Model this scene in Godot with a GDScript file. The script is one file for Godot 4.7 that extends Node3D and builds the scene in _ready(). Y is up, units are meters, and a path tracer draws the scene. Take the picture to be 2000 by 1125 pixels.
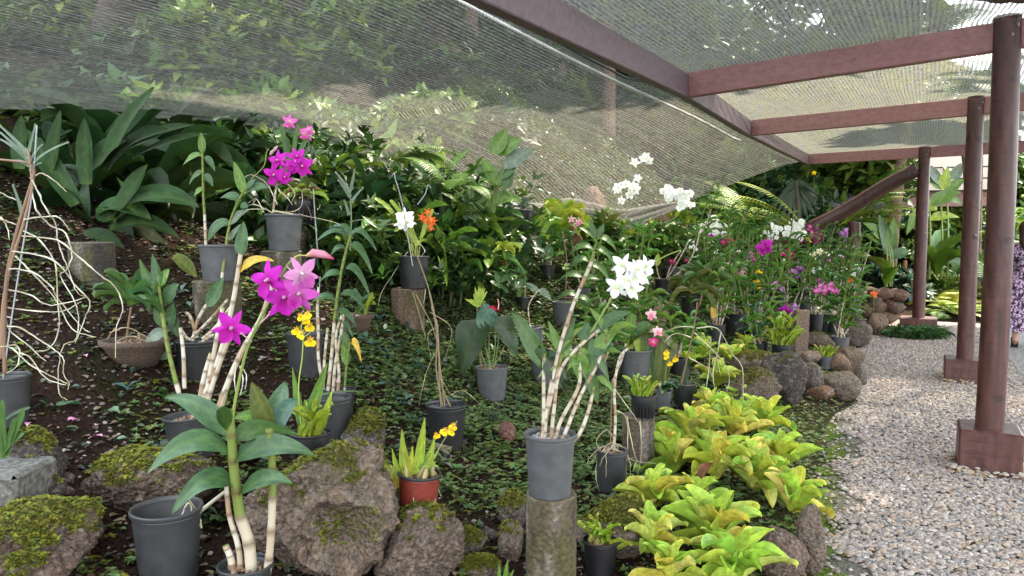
extends Node3D

# ------------------------------------------------------------------ frame
const FOCAL := 1500.0          # focal length in pixels of a 2000 px wide picture
const EYE := 1.55
var pitch := deg_to_rad(4.08)
var rng := RandomNumberGenerator.new()
var taken := {}
var M := {}
var cache := {}
var nz := FastNoiseLite.new()
var nz2 := FastNoiseLite.new()
var AF := Vector3(sin(deg_to_rad(28.0)), 0, -cos(deg_to_rad(28.0)))   # along the shade house
var AL := Vector3(-cos(deg_to_rad(28.0)), 0, -sin(deg_to_rad(28.0)))  # across it, uphill

func ray(px: float, py: float) -> Vector3:
	var u := (px - 1000.0) / FOCAL
	var v := (562.5 - py) / FOCAL
	return Vector3(u, v * cos(pitch) - sin(pitch), -(cos(pitch) + v * sin(pitch)))

func at(px: float, py: float, d: float) -> Vector3:
	var r := ray(px, py)
	return Vector3(0, EYE, 0) + r * (d / -r.z)

func sl(s: float, l: float, y := 0.0) -> Vector3:
	return AF * s + AL * l + Vector3(0, y, 0)

func edge_l(s: float) -> float:
	return 0.36 + 0.022 * s + 0.07 * sin(s * 1.3 + 0.4) + 0.04 * sin(s * 3.1)

func bed_height(q: float) -> float:
	# height above the path, q metres uphill from the kerb stones
	var ks := [-50.0, 0.0, 0.15, 0.55, 1.0, 1.4, 2.0, 2.6, 3.2, 4.0, 5.0, 6.0, 8.0, 12.0, 20.0, 40.0]
	var hs := [0.0, 0.0, 0.06, 0.12, 0.17, 0.27, 0.46, 0.74, 1.06, 1.48, 1.95, 2.4, 3.2, 5.0, 8.2, 13.0]
	for i in range(1, ks.size()):
		if q < ks[i]:
			var t: float = (q - ks[i - 1]) / (ks[i] - ks[i - 1])
			return lerpf(hs[i - 1], hs[i], t)
	return 13.0

func ground(x: float, z: float) -> float:
	var s := x * AF.x + z * AF.z
	var l := x * AL.x + z * AL.z
	var q := l - edge_l(clampf(s, -5.0, 16.0))
	var h := bed_height(q)
	if q > 0.0:
		h *= lerpf(1.0, 2.0, smoothstep(5.0, 10.5, s)) * lerpf(1.0, 0.35, smoothstep(13.0, 17.0, s))
		h += smoothstep(0.0, 0.5, q) * (0.05 * nz.get_noise_2d(x * 60.0, z * 60.0) + 0.02 * nz.get_noise_2d(x * 240.0, z * 240.0))
	if s > 15.5:
		h += smoothstep(15.5, 16.5, s) * 0.25 * smoothstep(-0.6, 0.2, l)
	return h

func gp(p: Vector3, up := 0.0) -> Vector3:
	return Vector3(p.x, ground(p.x, p.z) + up, p.z)

func hit(px: float, py: float) -> Vector3:
	var r := ray(px, py)
	r /= -r.z
	var d := 1.6
	while d < 60.0:
		var p := Vector3(0, EYE, 0) + r * d
		if p.y <= ground(p.x, p.z):
			return p
		d += 0.02
	return Vector3(0, EYE, 0) + r * 30.0

func depth(p: Vector3) -> float:
	return -p.z

func R(a: float, b: float) -> float:
	return rng.randf_range(a, b)

# ------------------------------------------------------------------ naming
func numbered(called: String) -> String:
	var n: int = taken.get(called, 0)
	taken[called] = n + 1
	return called if n == 0 else "%s_%03d" % [called, n]

func tag(o: Node, label: String, category: String, group := "", kind := "") -> Node:
	if label: o.set_meta("label", label)
	if category: o.set_meta("category", category)
	if group: o.set_meta("group", group)
	if kind: o.set_meta("kind", kind)
	return o

func thing(called: String, label: String, category: String, pos := Vector3.ZERO, group := "") -> Node3D:
	var o := Node3D.new()
	o.name = numbered(called)
	add_child(o)
	o.position = pos
	tag(o, label, category, group)
	return o

func part(called: String, mesh: Mesh, m: Material, parent: Node, xf := Transform3D()) -> MeshInstance3D:
	var o := MeshInstance3D.new()
	o.name = called
	o.mesh = mesh
	if m: o.material_override = m
	parent.add_child(o, true)
	o.transform = xf
	return o

func solo(called: String, mesh: Mesh, m: Material, label: String, category: String, group := "", pos := Vector3.ZERO) -> MeshInstance3D:
	var o := MeshInstance3D.new()
	o.name = numbered(called)
	o.mesh = mesh
	if m: o.material_override = m
	add_child(o)
	o.position = pos
	tag(o, label, category, group)
	return o

func setting(called: String, mesh: Mesh, m: Material) -> MeshInstance3D:
	var o := solo(called, mesh, m, "", "")
	o.set_meta("kind", "structure")
	return o

func scatter(called: String, mesh: Mesh, m: Material, xs: Array, cols: Array, parent: Node, label := "", category := "") -> MultiMeshInstance3D:
	var mm := MultiMesh.new()
	mm.transform_format = MultiMesh.TRANSFORM_3D
	mm.use_colors = true
	mm.mesh = mesh
	mm.instance_count = xs.size()
	for i in xs.size():
		mm.set_instance_transform(i, xs[i])
		mm.set_instance_color(i, cols[i])
	var o := MultiMeshInstance3D.new()
	o.name = numbered(called) if parent == self else called
	o.multimesh = mm
	o.material_override = m
	parent.add_child(o, true)
	o.set_meta("kind", "stuff")
	if parent == self: tag(o, label, category)
	return o

# ------------------------------------------------------------------ meshes
class MB:
	var v := PackedVector3Array()
	var c := PackedColorArray()
	var f := PackedInt32Array()
	var u := PackedVector2Array()
	func pt(p: Vector3, col := Color.WHITE, uv := Vector2.ZERO) -> int:
		v.push_back(p); c.push_back(col); u.push_back(uv)
		return v.size() - 1
	func quad(a: int, b: int, d: int, e: int) -> void:
		f.push_back(a); f.push_back(b); f.push_back(d)
		f.push_back(a); f.push_back(d); f.push_back(e)
	func tri(a: int, b: int, d: int) -> void:
		f.push_back(a); f.push_back(b); f.push_back(d)
	func web(start: int, rows: int, cols: int, wrap := false) -> void:
		# rows x cols points laid row by row
		for i in rows - 1:
			for j in (cols if wrap else cols - 1):
				var k := (j + 1) % cols
				quad(start + i * cols + j, start + i * cols + k, start + (i + 1) * cols + k, start + (i + 1) * cols + j)
	func tube(ps: Array, rs: Array, cs: Array, sides := 6, caps := true) -> void:
		var n := ps.size()
		var start := v.size()
		var t0: Vector3 = (ps[1] - ps[0]).normalized()
		var side := t0.cross(Vector3(0.31, 0.2, 0.93)).normalized()
		for i in n:
			var t: Vector3 = (ps[mini(i + 1, n - 1)] - ps[maxi(i - 1, 0)]).normalized()
			side = (side - t * side.dot(t)).normalized()
			var up := t.cross(side)
			for k in sides:
				var a := TAU * k / sides
				pt(ps[i] + (side * cos(a) + up * sin(a)) * rs[mini(i, rs.size() - 1)], cs[mini(i, cs.size() - 1)], Vector2(float(k) / sides, i))
		web(start, n, sides, true)
		if caps:
			for e in 2:
				var b := start if e == 0 else start + (n - 1) * sides
				var m := pt(ps[0] if e == 0 else ps[n - 1], cs[0] if e == 0 else cs[cs.size() - 1])
				for k in sides:
					var k2 := (k + 1) % sides
					if e == 0: tri(m, b + k2, b + k)
					else: tri(m, b + k, b + k2)
	func lathe(prof: Array, sides: int, col := Color.WHITE, wob := 0.0) -> void:
		var start := v.size()
		for p in prof:
			for k in sides:
				var a := TAU * k / sides
				var r: float = p.x * (1.0 + wob * sin(a * 2.0 + 1.0) + wob * 0.6 * sin(a * 5.0))
				pt(Vector3(cos(a) * r, p.y, sin(a) * r), col, Vector2(float(k) / sides, p.y))
		web(start, prof.size(), sides, true)
	func box(lo: Vector3, hi: Vector3, col := Color.WHITE, xf := Transform3D(), bevel := 0.004) -> void:
		# a box with chamfered edges, its faces not sharing points (flat shading)
		var m := (lo + hi) / 2.0
		var h := (hi - lo) / 2.0
		var b := minf(bevel, minf(h.x, minf(h.y, h.z)) * 0.5)
		var axes := [Vector3.RIGHT, Vector3.UP, Vector3.BACK]
		for ax in 3:
			for sg in [-1.0, 1.0]:
				var n: Vector3 = axes[ax] * sg
				var a: Vector3 = axes[(ax + 1) % 3]
				var d: Vector3 = axes[(ax + 2) % 3]
				var ha := absf(h.dot(a)) - b
				var hd := absf(h.dot(d)) - b
				var hn := absf(h.dot(n))
				var q := [[-1, -1], [1, -1], [1, 1], [-1, 1]]
				var id := []
				for e in q:
					id.push_back(pt(xf * (m + n * hn + a * ha * e[0] + d * hd * e[1]), col))
				if sg > 0: quad(id[3], id[2], id[1], id[0])
				else: quad(id[0], id[1], id[2], id[3])
		for ax in 3:
			var d: Vector3 = axes[ax]
			var a: Vector3 = axes[(ax + 1) % 3]
			var e: Vector3 = axes[(ax + 2) % 3]
			for sa in [-1.0, 1.0]:
				for se in [-1.0, 1.0]:
					var ha := absf(h.dot(a))
					var he := absf(h.dot(e))
					var hd := absf(h.dot(d)) - b
					var p1: Vector3 = m + a * sa * ha + e * se * (he - b)
					var p2: Vector3 = m + a * sa * (ha - b) + e * se * he
					var i0 := pt(xf * (p1 - d * hd), col)
					var i1 := pt(xf * (p2 - d * hd), col)
					var i2 := pt(xf * (p2 + d * hd), col)
					var i3 := pt(xf * (p1 + d * hd), col)
					quad(i0, i1, i2, i3)
	func mesh(flat := false) -> ArrayMesh:
		var out := ArrayMesh.new()
		if v.is_empty():
			return out
		var arr := []
		arr.resize(Mesh.ARRAY_MAX)
		if flat:
			var vv := PackedVector3Array(); var cc := PackedColorArray(); var nn := PackedVector3Array(); var uu := PackedVector2Array()
			for i in range(0, f.size(), 3):
				var n := (v[f[i + 2]] - v[f[i]]).cross(v[f[i + 1]] - v[f[i]]).normalized()
				for k in 3:
					vv.push_back(v[f[i + k]]); cc.push_back(c[f[i + k]]); uu.push_back(u[f[i + k]]); nn.push_back(n)
			arr[Mesh.ARRAY_VERTEX] = vv; arr[Mesh.ARRAY_COLOR] = cc; arr[Mesh.ARRAY_NORMAL] = nn; arr[Mesh.ARRAY_TEX_UV] = uu
		else:
			var nn := PackedVector3Array()
			nn.resize(v.size())
			for i in range(0, f.size(), 3):
				var a := f[i]; var b := f[i + 1]; var d := f[i + 2]
				var n := (v[d] - v[a]).cross(v[b] - v[a])
				nn[a] += n; nn[b] += n; nn[d] += n
			for i in nn.size():
				nn[i] = nn[i].normalized()
			arr[Mesh.ARRAY_VERTEX] = v; arr[Mesh.ARRAY_COLOR] = c; arr[Mesh.ARRAY_NORMAL] = nn; arr[Mesh.ARRAY_TEX_UV] = u; arr[Mesh.ARRAY_INDEX] = f
		out.add_surface_from_arrays(Mesh.PRIMITIVE_TRIANGLES, arr)
		return out

func curve(ps: Array, per := 5) -> Array:
	# Catmull-Rom through the given points
	var out := []
	var n := ps.size()
	for i in n - 1:
		var a: Vector3 = ps[maxi(i - 1, 0)]
		var b: Vector3 = ps[i]
		var c: Vector3 = ps[i + 1]
		var d: Vector3 = ps[mini(i + 2, n - 1)]
		for k in per:
			var t := float(k) / per
			out.push_back(0.5 * ((2.0 * b) + (c - a) * t + (2.0 * a - 5.0 * b + 4.0 * c - d) * t * t + (3.0 * b - a - 3.0 * c + d) * t * t * t))
	out.push_back(ps[n - 1])
	return out

func taper(n: int, a: float, b: float) -> Array:
	var out := []
	for i in n:
		out.push_back(lerpf(a, b, float(i) / maxf(1.0, n - 1.0)))
	return out

# ------------------------------------------------------------------ materials
func noise_tex(kind: int, freq: float, size := 256, normal := false, seed_ := 1, lo := Color.BLACK, hi := Color.WHITE, oct := 4) -> NoiseTexture2D:
	var n := FastNoiseLite.new()
	n.noise_type = kind
	n.frequency = freq
	n.fractal_octaves = oct
	n.seed = seed_
	var t := NoiseTexture2D.new()
	t.width = size
	t.height = size
	t.seamless = true
	t.noise = n
	t.as_normal_map = normal
	if lo != Color.BLACK or hi != Color.WHITE:
		var g := Gradient.new()
		g.set_color(0, lo)
		g.set_color(1, hi)
		t.color_ramp = g
	return t

var T := {}
func mat(called: String, col: Color, rough := 0.6, o := {}) -> StandardMaterial3D:
	var m := StandardMaterial3D.new()
	m.resource_name = called
	m.albedo_color = Color(col.r, col.g, col.b).linear_to_srgb()
	m.roughness = rough
	m.vertex_color_use_as_albedo = true
	m.cull_mode = BaseMaterial3D.CULL_DISABLED
	if o.has("spec"): m.metallic_specular = o.spec
	if o.has("back"):
		m.backlight_enabled = true
		m.backlight = Color(o.back, o.back, o.back)
	if o.has("bump"):
		m.heightmap_enabled = true
		m.heightmap_texture = T[o.bump]
		m.heightmap_scale = o.get("bump_cm", 0.5)
		m.uv1_triplanar = true
		m.uv1_world_triplanar = o.get("world", false)
		m.uv1_scale = Vector3.ONE * o.get("scale", 2.0)
	if o.has("tex"):
		m.albedo_texture = T[o.tex]
		m.uv1_triplanar = true
		m.uv1_world_triplanar = o.get("world", false)
		m.uv1_scale = Vector3.ONE * o.get("scale", 2.0)
	if o.has("veins"):
		m.albedo_texture = T.vein
		m.heightmap_enabled = true
		m.heightmap_texture = T.vein
		m.heightmap_scale = o.veins
	if o.has("coat"):
		m.clearcoat_enabled = true
		m.clearcoat = o.coat
		m.clearcoat_roughness = 0.25
	M[called] = m
	return m

func make_materials() -> void:
	T.fbm = noise_tex(FastNoiseLite.TYPE_SIMPLEX_SMOOTH, 0.02, 256, false, 3)
	T.rough = noise_tex(FastNoiseLite.TYPE_SIMPLEX, 0.03, 512, false, 9, Color.BLACK, Color.WHITE, 6)
	T.cell = noise_tex(FastNoiseLite.TYPE_CELLULAR, 0.05, 256, false, 5)
	T.soil = noise_tex(FastNoiseLite.TYPE_SIMPLEX, 0.04, 512, false, 11, Color(0.55, 0.5, 0.47), Color(1.0, 1.0, 1.0), 6)
	T.mott = noise_tex(FastNoiseLite.TYPE_SIMPLEX, 0.025, 512, false, 21, Color(0.5, 0.47, 0.45), Color(1.0, 1.0, 1.0), 6)
	T.scuff = noise_tex(FastNoiseLite.TYPE_SIMPLEX, 0.012, 512, false, 31, Color(0.80, 0.79, 0.78), Color(1.0, 1.0, 1.0), 6)
	T.vein = vein_tex()
	T.wood = wood_tex(false)
	T.grain = wood_tex(true)
	mat("soil", Color(0.36, 0.31, 0.29), 0.95, {"tex": "soil", "bump": "rough", "bump_cm": 2.5, "scale": 1.6, "world": true, "spec": 0.2})
	mat("gravel_bed", Color(0.30, 0.28, 0.26), 0.9, {"tex": "soil", "bump": "cell", "bump_cm": 1.0, "scale": 4.0, "world": true})
	mat("concrete", Color(0.36, 0.35, 0.33), 0.85, {"tex": "mott", "bump": "rough", "bump_cm": 0.3, "scale": 1.2, "world": true})
	mat("stone", Color(1, 1, 1), 0.85, {"tex": "mott", "bump": "rough", "bump_cm": 1.5, "scale": 3.1, "world": true, "spec": 0.3})
	mat("pebble", Color(1, 1, 1), 0.7, {"spec": 0.35})
	mat("paint", Color(0.105, 0.041, 0.035), 0.42, {"tex": "grain", "bump": "grain", "bump_cm": 0.3, "scale": 1.0, "spec": 0.45})
	mat("beam_paint", Color(0.36, 0.175, 0.17), 0.55, {"tex": "scuff", "bump": "rough", "bump_cm": 0.25, "scale": 2.2})
	mat("old_beam", Color(0.22, 0.16, 0.185), 0.6, {"tex": "scuff", "bump": "rough", "bump_cm": 0.3, "scale": 2.2})
	mat("pot", Color(0.036, 0.037, 0.040), 0.45, {"tex": "scuff", "scale": 1.7, "spec": 0.5})
	mat("pot_grey", Color(0.082, 0.085, 0.09), 0.55, {"tex": "scuff", "scale": 1.7})
	mat("pot_black", Color(0.018, 0.018, 0.02), 0.4, {"tex": "scuff", "scale": 1.7, "spec": 0.5})
	mat("pot_red", Color(0.22, 0.035, 0.022), 0.45, {"tex": "scuff", "scale": 4.0})
	mat("clay", Color(0.13, 0.085, 0.06), 0.9, {"tex": "mott", "bump": "rough", "bump_cm": 0.6, "scale": 5.0})
	mat("stump", Color(1, 1, 1), 0.9, {"tex": "mott", "bump": "rough", "bump_cm": 0.4, "scale": 2.6})
	mat("stump_grey", Color(0.20, 0.195, 0.18), 0.9, {"tex": "mott", "bump": "rough", "bump_cm": 0.4, "scale": 2.2})
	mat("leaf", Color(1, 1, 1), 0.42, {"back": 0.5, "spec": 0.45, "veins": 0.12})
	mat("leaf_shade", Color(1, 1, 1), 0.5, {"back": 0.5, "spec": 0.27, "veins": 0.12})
	mat("leaf_matt", Color(1, 1, 1), 0.5, {"back": 0.6, "spec": 0.4, "veins": 0.12})
	mat("petal", Color(1, 1, 1), 0.6, {"back": 0.7, "spec": 0.3})
	mat("petal_pink", Color(0.55, 0.22, 0.36), 0.7, {"back": 0.3})
	mat("stem", Color(1, 1, 1), 0.55, {"spec": 0.4})
	mat("root", Color(1, 1, 1), 0.7, {"spec": 0.3})
	mat("rope", Color(0.75, 0.75, 0.73), 0.8)
	mat("moss", Color(1, 1, 1), 0.95, {"back": 0.4, "spec": 0.15})
	mat("wire", Color(0.22, 0.22, 0.23), 0.4, {"spec": 0.6})
	mat("bark", Color(1, 1, 1), 0.9, {"tex": "mott", "bump": "rough", "bump_cm": 1.5, "scale": 1.5})
	mat("dead_leaf", Color(0.10, 0.055, 0.03), 0.7, {"back": 0.3})
	mat("cloth", Color(1, 1, 1), 0.85)
	mat("skin", Color(0.36, 0.19, 0.13), 0.5)
	mat("hair", Color(0.05, 0.025, 0.015), 0.45)

func vein_tex() -> ImageTexture:
	# fine parallel veins along a leaf, with faint blotches
	var im := Image.create(128, 256, false, Image.FORMAT_RGB8)
	var n := FastNoiseLite.new()
	n.frequency = 1.0
	n.fractal_octaves = 4
	n.seed = 77
	for y in 256:
		for x in 128:
			var v := 0.90 + 0.10 * n.get_noise_2d(x * 0.35, y * 0.008) + 0.05 * sin(x * 0.9)
			v += 0.16 * n.get_noise_2d(x * 0.03 + 50.0, y * 0.02)
			v -= maxf(0.0, n.get_noise_2d(x * 0.06 + 9.0, y * 0.05 + 30.0) - 0.36) * 1.3
			v = clampf(v, 0.35, 1.0)
			im.set_pixel(x, y, Color(v, v, v * 0.98))
	return ImageTexture.create_from_image(im)

func wood_tex(streaks: bool) -> ImageTexture:
	# grain that runs along v
	var im := Image.create(256, 512, false, Image.FORMAT_RGB8)
	var n := FastNoiseLite.new()
	n.frequency = 0.02
	n.fractal_octaves = 5
	for y in 512:
		for x in 256:
			var a := TAU * x / 256.0
			var g := n.get_noise_3d(cos(a) * 160.0, sin(a) * 160.0, (y if y < 256 else 512 - y) * (0.35 if streaks else 0.2))
			var b := 0.86 + 0.22 * g
			if streaks:
				var k := n.get_noise_3d(cos(a) * 40.0 + 400.0, sin(a) * 40.0, (y if y < 256 else 512 - y) * 0.9)
				b = 0.85 + 0.28 * g - maxf(0.0, k - 0.25) * 0.9
			im.set_pixel(x, y, Color(clampf(b, 0.2, 1), clampf(b * 0.99, 0.2, 1), clampf(b * 0.98, 0.2, 1)))
	return ImageTexture.create_from_image(im)

# ------------------------------------------------------------------ the place
func net_material(called: String, tint: Color, lo: float, hi: float, algae: float, seed_: int) -> StandardMaterial3D:
	# knitted shade cloth: bands of tape with thinner rows between; the cloth's own weave lets light through
	var w := 512
	var h := 512
	var im := Image.create(w, h, false, Image.FORMAT_RGBA8)
	var n := FastNoiseLite.new()
	n.seed = seed_
	n.frequency = 1.0
	n.fractal_octaves = 4
	var rr := RandomNumberGenerator.new()
	rr.seed = seed_
	var amp := []
	for k in 32:
		amp.push_back(rr.randf_range(0.75, 1.15))
	for y in h:
		var row := y * 32 / h
		var p := fposmod(y * 32.0 / h, 1.0)
		var band := 0.5 - 0.5 * cos(TAU * p)
		for x in w:
			var a := TAU * x / w
			var b := TAU * y / h
			var g := n.get_noise_3d(cos(a) * 2.2 + sin(b) * 1.3, sin(a) * 2.2 + cos(b) * 1.3, cos(b) * 1.9)
			var fine := n.get_noise_3d(x * 0.11, y * 0.21, 7.0)
			var o := lerpf(lo, hi, clampf(pow(band, 0.8) * amp[row], 0, 1)) + 0.10 * g + 0.16 * fine
			var st := clampf(0.5 + 1.2 * n.get_noise_3d(cos(a) * 1.1 + 9.0, sin(a) * 1.1 + cos(b) * 1.4, sin(b) * 1.4), 0, 1) * algae
			var col := tint.lerp(Color(tint.r * 1.15, tint.g * 1.12, tint.b * 0.62), st)
			col = col * (0.85 + 0.35 * fine)
			im.set_pixel(x, y, Color(clampf(col.r, 0, 1), clampf(col.g, 0, 1), clampf(col.b, 0, 1), clampf(o, 0.05, 0.98)))
	var m := StandardMaterial3D.new()
	m.resource_name = called
	m.albedo_texture = ImageTexture.create_from_image(im)
	m.transparency = BaseMaterial3D.TRANSPARENCY_ALPHA
	m.cull_mode = BaseMaterial3D.CULL_DISABLED
	m.roughness = 0.6
	m.backlight_enabled = true
	m.backlight = Color(0.9, 0.9, 0.9)
	M[called] = m
	return m

func build_ground() -> void:
	var ss := []
	var ls := []
	var x := -45.0
	while x < 90.0:
		ss.push_back(x)
		x += 0.085 if x > 0.6 and x < 13.0 else (0.4 if x > -4.0 and x < 26.0 else 3.0)
	x = -60.0
	while x < 70.0:
		ls.push_back(x)
		x += 0.07 if x > 0.2 and x < 6.0 else (0.35 if x > -3.0 and x < 16.0 else 3.0)
	var b := MB.new()
	for s in ss:
		for l in ls:
			var p := sl(s, l)
			p.y = ground(p.x, p.z)
			var q: float = l - edge_l(clampf(s, -5.0, 16.0))
			var n1 := nz2.get_noise_2d(p.x * 40.0, p.z * 40.0)
			var n2 := nz.get_noise_2d(p.x * 170.0 + 50.0, p.z * 170.0)
			var col := Color(0.11, 0.075, 0.055).lerp(Color(0.055, 0.038, 0.03), clampf(0.5 + n2 * 1.6, 0, 1))
			var moss := clampf((n1 + n2 * 0.7) * 2.2 - 0.2, 0, 1) * smoothstep(0.2, 0.6, q) * 0.75
			col = col.lerp(Color(0.075, 0.085, 0.03), moss)
			if q > 5.5:
				col = col.lerp(Color(0.10, 0.085, 0.06), smoothstep(5.5, 7.0, q))
			if q < 0.0:
				col = Color(0.16, 0.15, 0.13)
			col = col.lerp(Color(0.15, 0.21, 0.06), smoothstep(0.45, 0.2, q) * smoothstep(-0.4, -0.2, q) * smoothstep(2.0, 3.0, s) * smoothstep(7.4, 6.4, s) * 0.85)
			if s > 15.0 and l < 1.0:
				col = Color(0.13, 0.095, 0.06)
			b.pt(p, col)
	b.web(0, ss.size(), ls.size())
	setting("ground", b.mesh(), M.soil)
	# gravel strip and the concrete path beyond it
	var g := MB.new()
	var rows := 0
	var s := -3.0
	while s < 15.4:
		for k in 9:
			var l := lerpf(-1.06, edge_l(s) + 0.03, k / 8.0)
			g.pt(sl(s, l, 0.008), Color.WHITE.lerp(Color(0.30, 0.42, 0.13), smoothstep(0.82, 1.0, k / 8.0) * smoothstep(2.0, 3.0, s) * smoothstep(7.4, 6.4, s)))
		rows += 1
		s += 0.3
	g.web(0, rows, 9)
	setting("gravel_path", g.mesh(), M.gravel_bed)
	var c := MB.new()
	for k in 7:
		var z0 := -4.0 + k * 4.5
		c.box(Vector3(1.0, -0.06, -z0 - 4.49), Vector3(3.4, 0.03, -z0), Color(1, 1, 1) * (0.9 + 0.1 * (k % 2)))
	var o := setting("concrete_path", c.mesh(true), M.concrete)
	o.basis = Basis(-AL, Vector3.UP, -AF)

func pebble_mesh(seed_: int) -> ArrayMesh:
	var r2 := RandomNumberGenerator.new()
	r2.seed = seed_
	var b := MB.new()
	var sides := 6
	var top := b.pt(Vector3(r2.randf_range(-.1, .1), 0.26, r2.randf_range(-.1, .1)))
	var ring := []
	for j in 2:
		for k in sides:
			var a := TAU * k / sides + r2.randf_range(-0.3, 0.3)
			var r := (0.34 if j == 0 else 0.5) * r2.randf_range(0.78, 1.1)
			ring.push_back(b.pt(Vector3(cos(a) * r, (0.2 if j == 0 else -0.02) * r2.randf_range(0.8, 1.15), sin(a) * r)))
	for k in sides:
		var k2 := (k + 1) % sides
		b.tri(top, ring[k], ring[k2])
		b.quad(ring[k], ring[sides + k], ring[sides + k2], ring[k2])
	return b.mesh(true)

func build_gravel() -> void:
	var tones := [Color(0.42, 0.39, 0.36), Color(0.37, 0.34, 0.315), Color(0.31, 0.29, 0.28), Color(0.23, 0.22, 0.22), Color(0.41, 0.36, 0.31), Color(0.49, 0.46, 0.43), Color(0.40, 0.31, 0.24), Color(0.27, 0.265, 0.27)]
	for i in tones.size(): tones[i] = (tones[i] as Color) * Color(0.85, 0.78, 0.735)
	for kind in 3:
		var xs := []
		var cs := []
		var m := pebble_mesh(40 + kind)
		for i in 30000:
			var s := pow(rng.randf(), 1.35) * 13.5 + 1.4
			var l := R(-1.03, edge_l(s) + 0.10 + R(-0.05, 0.05))
			var q := l - edge_l(s)
			if s < 6.8 and q > -0.15 + 0.08 * sin(s * 5.0) + 0.05 * sin(s * 13.0) and rng.randf() < 0.93: continue
			var p := sl(s, l, 0.012 + R(0.0, 0.012))
			var size := R(0.014, 0.034) * (1.0 + 0.35 * float(rng.randf() < 0.08))
			var bs := Basis.from_euler(Vector3(R(-0.35, 0.35), R(0, TAU), R(-0.35, 0.35))).scaled_local(Vector3(size * R(0.9, 1.5), size * R(0.7, 1.2), size))
			xs.push_back(Transform3D(bs, p))
			cs.push_back(tones[rng.randi() % tones.size()] * R(0.85, 1.12))
		scatter("gravel", m, M.pebble, xs, cs, self, ["grey and tan pebbles covering the path beside the posts", "pale flat pebbles covering the path beside the posts", "small angular pebbles covering the path beside the posts"][kind], "gravel")

func post(px_top: float, py_top: float, d: float, s: float, l: float, radius: float, plinth: Vector3, label: String, h: float, peeled := false) -> void:
	var base := sl(s, l)
	base.y = 0.0
	var o := thing("post", label, "post", base, "round red-brown posts of the shade house")
	var b := MB.new()
	var n := 60
	var sides := 28
	var start := b.v.size()
	var bend := Vector3(R(-1, 1), 0, R(-1, 1)) * 0.012
	for i in n:
		var t := float(i) / (n - 1)
		var y := lerpf(plinth.y - 0.01, h, t)
		var r := radius * (1.04 - 0.06 * t)
		for k in sides:
			var a := TAU * k / sides
			var rr := r * (1.0 + 0.012 * nz.get_noise_3d(cos(a) * 60.0, y * 40.0 + s * 90.0, sin(a) * 60.0) + 0.01 * sin(a * 3.0 + s))
			var col := Color.WHITE * (1.0 + 0.30 * nz.get_noise_3d(cos(a) * 90.0, y * 25.0 + s * 30.0, sin(a) * 90.0))
			var chip := nz2.get_noise_3d(cos(a) * 160.0, y * 110.0 + s * 70.0, sin(a) * 160.0)
			if chip > 0.30: col = col * 0.55
			col = col.lerp(Color(2.0, 2.6, 2.5), 0.35 * smoothstep(plinth.y + 0.25, plinth.y, y) * (0.6 + chip))
			if peeled and t > 0.3 and t < 0.84:
				var dx := angle_difference(a, 0.35)
				if absf(dx) < 0.6 + 0.12 * sin(y * 9.0): col = Color(3.6, 5.8, 5.4) * (0.75 + 0.3 * nz.get_noise_2d(a * 60.0, y * 220.0))
			b.pt(Vector3(cos(a) * rr, y, sin(a) * rr) + bend * sin(t * PI), col)
	b.web(start, n, sides, true)
	var m := b.pt(Vector3(0, h, 0))
	for k in sides:
		b.tri(m, start + (n - 1) * sides + k, start + (n - 1) * sides + (k + 1) % sides)
	part("shaft", b.mesh(), M.paint, o)
	if plinth.x > 0:
		var q := MB.new()
		q.box(Vector3(-plinth.x / 2, -0.05, -plinth.z / 2), Vector3(plinth.x / 2, plinth.y, plinth.z / 2), Color.WHITE, Transform3D(Basis(-AL, Vector3.UP, -AF), Vector3.ZERO), 0.012)
		part("plinth", q.mesh(true), M.paint, o)
	for k in 3:
		var bm := MB.new()
		var a := [1.35, 1.75, 1.5][k] as float
		var y := h - [0.07, 0.13, 1.4][k] as float
		var dv := Vector3(cos(a), 0, sin(a))
		bm.tube([dv * radius * 0.93 + Vector3(0, y, 0), dv * (radius + 0.006) + Vector3(0, y, 0)], [0.011], [Color(0.6, 0.6, 0.6)], 6)
		part("bolt", bm.mesh(true), M.wire, o)
	# scars where a creeper or strap was wound round the timber, nail heads
	for k in 7:
		var w := MB.new()
		var y0 := plinth.y + 0.3 + k * (h - plinth.y - 0.5) / 7.0 + R(-0.06, 0.06)
		var ps := []
		for j in 15:
			var a := PI * 0.05 + PI * 0.9 * j / 14.0
			ps.push_back(Vector3(cos(a) * (radius * 1.03), y0 - 0.035 * cos(a), sin(a) * (radius * 1.03)))
		w.tube(ps, [0.0018], [Color(1.9, 2.1, 2.1)], 4)
		part("scar", w.mesh(), M.paint, o)

func sweep_beam(called: String, ps: Array, wid: float, hei: float, m: Material, label: String, cat := "beam", group := "") -> void:
	var o := thing(called, label, cat, ps[0], group)
	for i in ps.size() - 1:
		var a: Vector3 = ps[i]
		var b: Vector3 = ps[i + 1]
		var z := (a - b).normalized()
		var x := Vector3.UP.cross(z).normalized()
		var y := z.cross(x)
		var q := MB.new()
		q.box(Vector3(-wid / 2, 0, -a.distance_to(b) - (0.0 if i == ps.size() - 2 else -0.001)), Vector3(wid / 2, hei, 0), Color.WHITE, Transform3D(Basis(x, y, z), a - ps[0]), 0.006)
		part("timber", q.mesh(true), m, o)

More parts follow.
